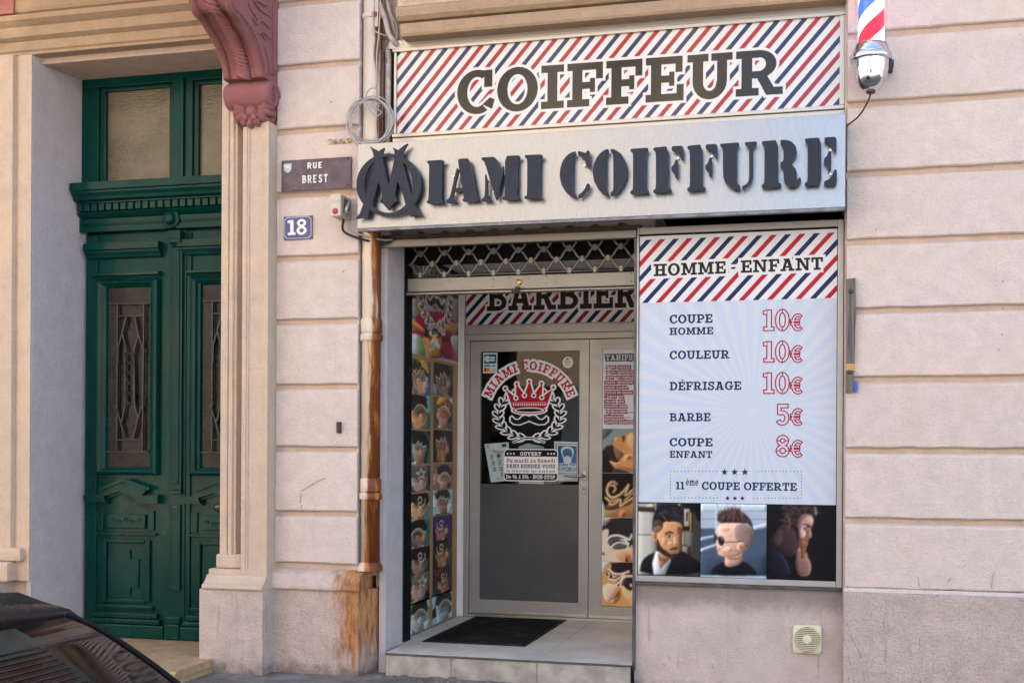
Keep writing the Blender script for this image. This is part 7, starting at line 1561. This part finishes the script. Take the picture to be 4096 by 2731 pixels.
p = wz(128, 800); tag(MB().tri_prism([[(p[0] - .012, p[1] - .03), (p[0] + .006, p[1] - .035), (p[0] + .012, p[1] + .0), (p[0] + .004, p[1] + .035), (p[0] - .010, p[1] + .03)]], -.02, -.004).obj('foil_scrap', simple('blue foil', (.05, .06, .45), .3, .4)), 'scrap of blue foil tucked behind the foot of the wooden batten', 'foil')
# ================================================================ buildings across the street (they light and mirror in the shop front)
M_opp = stucco('sunlit ochre render', (.62, .47, .32), grime=(.4, .3, .2), g=.25); M_opp2 = stucco('pale grey render', (.52, .50, .47), g=.3)
M_shut = simple('grey blue shutters', (.16, .20, .24), .6); M_wind = simple('dark window glass', (.03, .035, .04), .08)
def opposite(name, label, x0, x1, h, mat, y=-12.6, pitch=2.3):
    e = empty(name, ((x0 + x1) / 2, y, -.1), label, 'building')
    B('wall', mat, e, x0, x1, y - 8, y, -.1, h); B('cornice', mat, e, x0 - .1, x1 + .1, y - .001, y + .35, h - .45, h - .1, .03)
    B('string_course', mat, e, x0, x1, y - .001, y + .12, 3.9, 4.15, .02); B('plinth', mat, e, x0, x1, y - .001, y + .05, -.1, .8, .01)
    n = int((x1 - x0) / pitch); off = ((x1 - x0) - n * pitch) / 2 + pitch / 2
    w0 = None
    for i in range(n):
        for k in range(int((h - .8) / 3.1)):
            xx, zz_ = x0 + off + i * pitch, 1.0 + k * 3.1 + (.25 if k else 0)
            if w0 is None:
                w0 = (MB().box(-.5, .5, y + .002, y + .02, 0, 1.9).obj('window', M_wind, e), MB().box(-1.02, -.52, y + .002, y + .05, 0, 1.9, .01).obj('shutter', M_shut, e), MB().box(-.62, .62, y + .002, y + .10, -.1, -.002, .01).obj('sill', mat, e))
                for o in w0: o.location = -Vector(e.location) + Vector((xx, 0, zz_))
            else:
                for o in w0: inst(o, e, xx, 0, zz_)
            inst(w0[1], e, xx + 1.54, 0, zz_)
    return e
opposite('facing_building', 'ochre rendered building across the street, mirrored in the left of the signs', -21, -2.0, 12.4, M_opp)
opposite('facing_building', 'pale grey rendered building across the street, beyond the gap to the right', 3.2, 16, 9.4, M_opp2)
structure(MB().box(-40, 40, -13, -10.7, -.3, .04, .02).obj('far_pavement', M_pave))
# ================================================================ parked car (only its rear corner is in view)
car = empty('parked_car', (-3.2, -6.1, -.1), 'glossy black car parked at the lower left, its dark rear window mirroring the facade', 'car')
YE = -5.25; HWc = .86; YCc = YE - .69
tr = [(q_[0] - .024, q_[1], q_[2] + .012) for q_ in (U(a_, b_, y=YE) for a_, b_ in ((0, 2361), (136, 2390), (238, 2426), (292, 2467), (432, 2552), (544, 2633), (663, 2731)))]
roofpts = [(p[0], p[2]) for p in tr[:4]]; roofpts[1:3] = [(roofpts[0][0] + (roofpts[3][0] - roofpts[0][0]) * t_, roofpts[0][1] + (roofpts[3][1] - roofpts[0][1]) * t_ ** 1.6) for t_ in (.4, .72)]; glasspts = [(p[0], p[2]) for p in tr[3:]]
def smooth_run(P):
    n_ = len(P); a_, m_, b_ = P[0], P[n_ // 2], P[-1]; ts_ = (m_[0] - a_[0]) / (b_[0] - a_[0]); bul = m_[1] - (a_[1] + (b_[1] - a_[1]) * ts_); o = []
    for i in range(n_): t = i / (n_ - 1); o.append((a_[0] + (b_[0] - a_[0]) * t, a_[1] + (b_[1] - a_[1]) * t + bul * t * (1 - t) / (ts_ * (1 - ts_))))
    return o
glasspts = smooth_run(glasspts)
gx_, gz_ = glasspts[-1]; gl_end = (gx_ + .10, gz_ - .078)
x_r = gl_end[0] + .10
prof_c = [(x_r - 4.15, .22), (x_r - 4.2, .45), (x_r - 4.1, .68), (x_r - 3.1, .82), (x_r - 2.95, .86), (x_r - 2.2, 1.22), (x_r - 1.7, 1.30), (x_r - 1.1, 1.315), (roofpts[0][0] - .12, roofpts[0][1] + .035)] + roofpts + glasspts[1:] + [gl_end, (gl_end[0] + .03, gl_end[1] - .03), (x_r, .70), (x_r + .02, .52), (x_r + .06, .46), (x_r + .05, .28), (x_r - .05, .18)]
TT = [-1, -.985, -.93, -.7, -.35, 0, .35, .7, .93, .985, 1]
def cw(z): return HWc * (1 - max(0, (z - .75)) * .30) if z > .75 else HWc * (1 - max(0, .35 - z) * .15)
def cpt(x, z, t, lift=0.):
    top = max(0, min(1, (z - .6) / .3)); d = {1: .05, .985: .026, .93: .009}.get(abs(t), 0) * top
    zz_ = z - d + .018 * (1 - t * t) * top - .018 * (1 - .93 ** 2) * top + lift; fz_ = max(0, min(1, (1.25 - z) / .12)) if x > x_r - 1.2 else 0; xx = x + (.022 * (1 - t * t) - .015 * (abs(t) > .98)) * fz_ * fz_ * (3 - 2 * fz_)
    return (xx, YCc + cw(z) * t, zz_)
m = MB(); n = len(prof_c); v = [cpt(x, z, t) for x, z in prof_c for t in TT]; k = len(TT)
m.add(v, [(i * k + j, i * k + j + 1, ((i + 1) % n) * k + j + 1, ((i + 1) % n) * k + j) for i in range(n) for j in range(k - 1)], 0, True)
m.add(v, [tuple(i * k for i in range(n)), tuple(i * k + k - 1 for i in range(n))[::-1]])
P_('body', m, M_carblack, car)
def patch(nm, pts, ts, mat, lift, par=car, ncol=24):
    P = curve(pts, 6); m = MB(); v = []; nn = len(P)
    for x, z in P:
        for j in range(ncol + 1):
            t = ts[0] + (ts[1] - ts[0]) * j / ncol; zz_ = z + .018 * (1 - t * t) - .018 * (1 - .93 ** 2) + lift; fz_ = max(0, min(1, (1.25 - z) / .12)); fz_ = fz_ * fz_ * (3 - 2 * fz_); v.append((x + .022 * (1 - t * t) * fz_ + lift * .8, YCc + cw(z) * t, zz_))
    m.add(v, [(i * (ncol + 1) + j, i * (ncol + 1) + j + 1, (i + 1) * (ncol + 1) + j + 1, (i + 1) * (ncol + 1) + j) for i in range(nn - 1) for j in range(ncol)], 0, True); return P_(nm, m, mat, par)
rw = patch('rear_window', [(glasspts[0][0] + .01, glasspts[0][1] - .012)] + glasspts[1:] + [gl_end], (-.90, .90), M_frit, .006)
mid = [((a_[0] + b_[0]) / 2, (a_[1] + b_[1]) / 2) for a_, b_ in zip(glasspts[:-1], glasspts[1:])]
M_teal = simple('clear tinted glass seen from outside', (.006, .016, .016), .03, 0, .8, 3, spec=.14)
patch('clear_area', mid + [gl_end], (-.72, .60), M_teal, .0075, rw)
def on_glass(x, z, t, lift): fz_ = max(0, min(1, (1.25 - z) / .12)); fz_ = fz_ * fz_ * (3 - 2 * fz_); return (x + .022 * (1 - t * t) * fz_ + lift * .8, YCc + cw(z) * t, z + .018 * (1 - t * t) - .018 * (1 - .93 ** 2) + lift)
gpath = curve([(glasspts[0][0] + .01, glasspts[0][1] - .012)] + glasspts[1:] + [gl_end], 6)
for t_e in (-.905, .905): P_('window_seal', MB().tube([on_glass(x, z, t_e, .006) for x, z in gpath], .007, 6), M_blackgap, rw)
P_('wiper', MB().tube([on_glass(*gpath[-3], .0, .018), on_glass(*gpath[-6], -.35, .016), on_glass(*gpath[-8], -.62, .014)], [.011, .008, .005], 7), M_blackgap, rw)
for i in range(2, len(mid) * 4): 
    k_ = 6 + i
    if k_ < len(gpath) - 1: P_('heating_wire', MB().tube([on_glass(*gpath[k_], -.7 + 1.28 * j / 10, .0085) for j in range(11)], .0012, 4), M_rustmetal, rw)
sp_ = MB(); pr = [(roofpts[1][0], roofpts[1][1]), (roofpts[2][0], roofpts[2][1]), (roofpts[3][0] + .012, roofpts[3][1] + .006), (roofpts[3][0] + .004, roofpts[3][1] - .022), (roofpts[2][0] - .03, roofpts[2][1] - .03)]
v = [cpt(x, z, t, .008 if i < 3 else 0) for i, (x, z) in enumerate(pr) for t in TT]; sp_.add(v, [(i * k + j, i * k + j + 1, (i + 1) * k + j + 1, (i + 1) * k + j) for i in range(len(pr) - 1) for j in range(k - 1)], 0, True)
P_('roof_spoiler', sp_, simple('satin black plastic', (.008, .007, .009), .3, spec=.25), car)
for s2 in (-1, 1):
    yy = YCc + s2 * (HWc - .02)
    for xx in (x_r - .75, x_r - 3.3):
        w = P_('wheel', MB().lathe([(.19, -.10), (.30, -.10), (.315, -.07), (.315, .07), (.30, .10), (.19, .10)], (xx, yy - s2 * .07, .215), 'y', 28), M_tyre, car); P_('rim', MB().lathe([(.19, .0), (.19, s2 * .09), (.17, s2 * .08), (.05, s2 * .06), (0, s2 * .07)], (xx, yy - s2 * .07, .215), 'y', 20), M_rim, w)
    sw_ = MB(); wp = [(x_r - 2.75, .90), (x_r - 2.15, 1.17), (x_r - 1.0, 1.235), (x_r - .75, 1.12), (x_r - .65, .92)]
    sw_.prism(wp, YCc + s2 * (cw(1.05) + .004), YCc + s2 * (cw(1.05) + .012), 'y'); P_('side_window', sw_, M_frit, car)
    P_('tail_lamp', MB().prism([(x_r - .02, .56), (x_r + .03, .56), (x_r + .02, .78), (x_r - .06, .80), (x_r - .2, .72)], YCc + s2 * (HWc - .16), YCc + s2 * (HWc + .004), 'y'), M_tail, car)
    P_('door_mirror', MB().box(x_r - 2.75, x_r - 2.6, YCc + s2 * HWc, YCc + s2 * (HWc + .17), .88, 1.0, .03), M_carblack, car)
P_('bumper_trim', MB().box(x_r + .0, x_r + .08, YCc - .6, YCc + .6, .22, .34, .02), simple('matt bumper plastic', (.02, .02, .02), .7), car)
P_('dark_soffit', MB().box(-2.944, -1.172, YS + .021, .47, 2.987, 3.018), M_rustmetal, fs)  # added dark cover, keeps the gap behind the rail as dark as shade
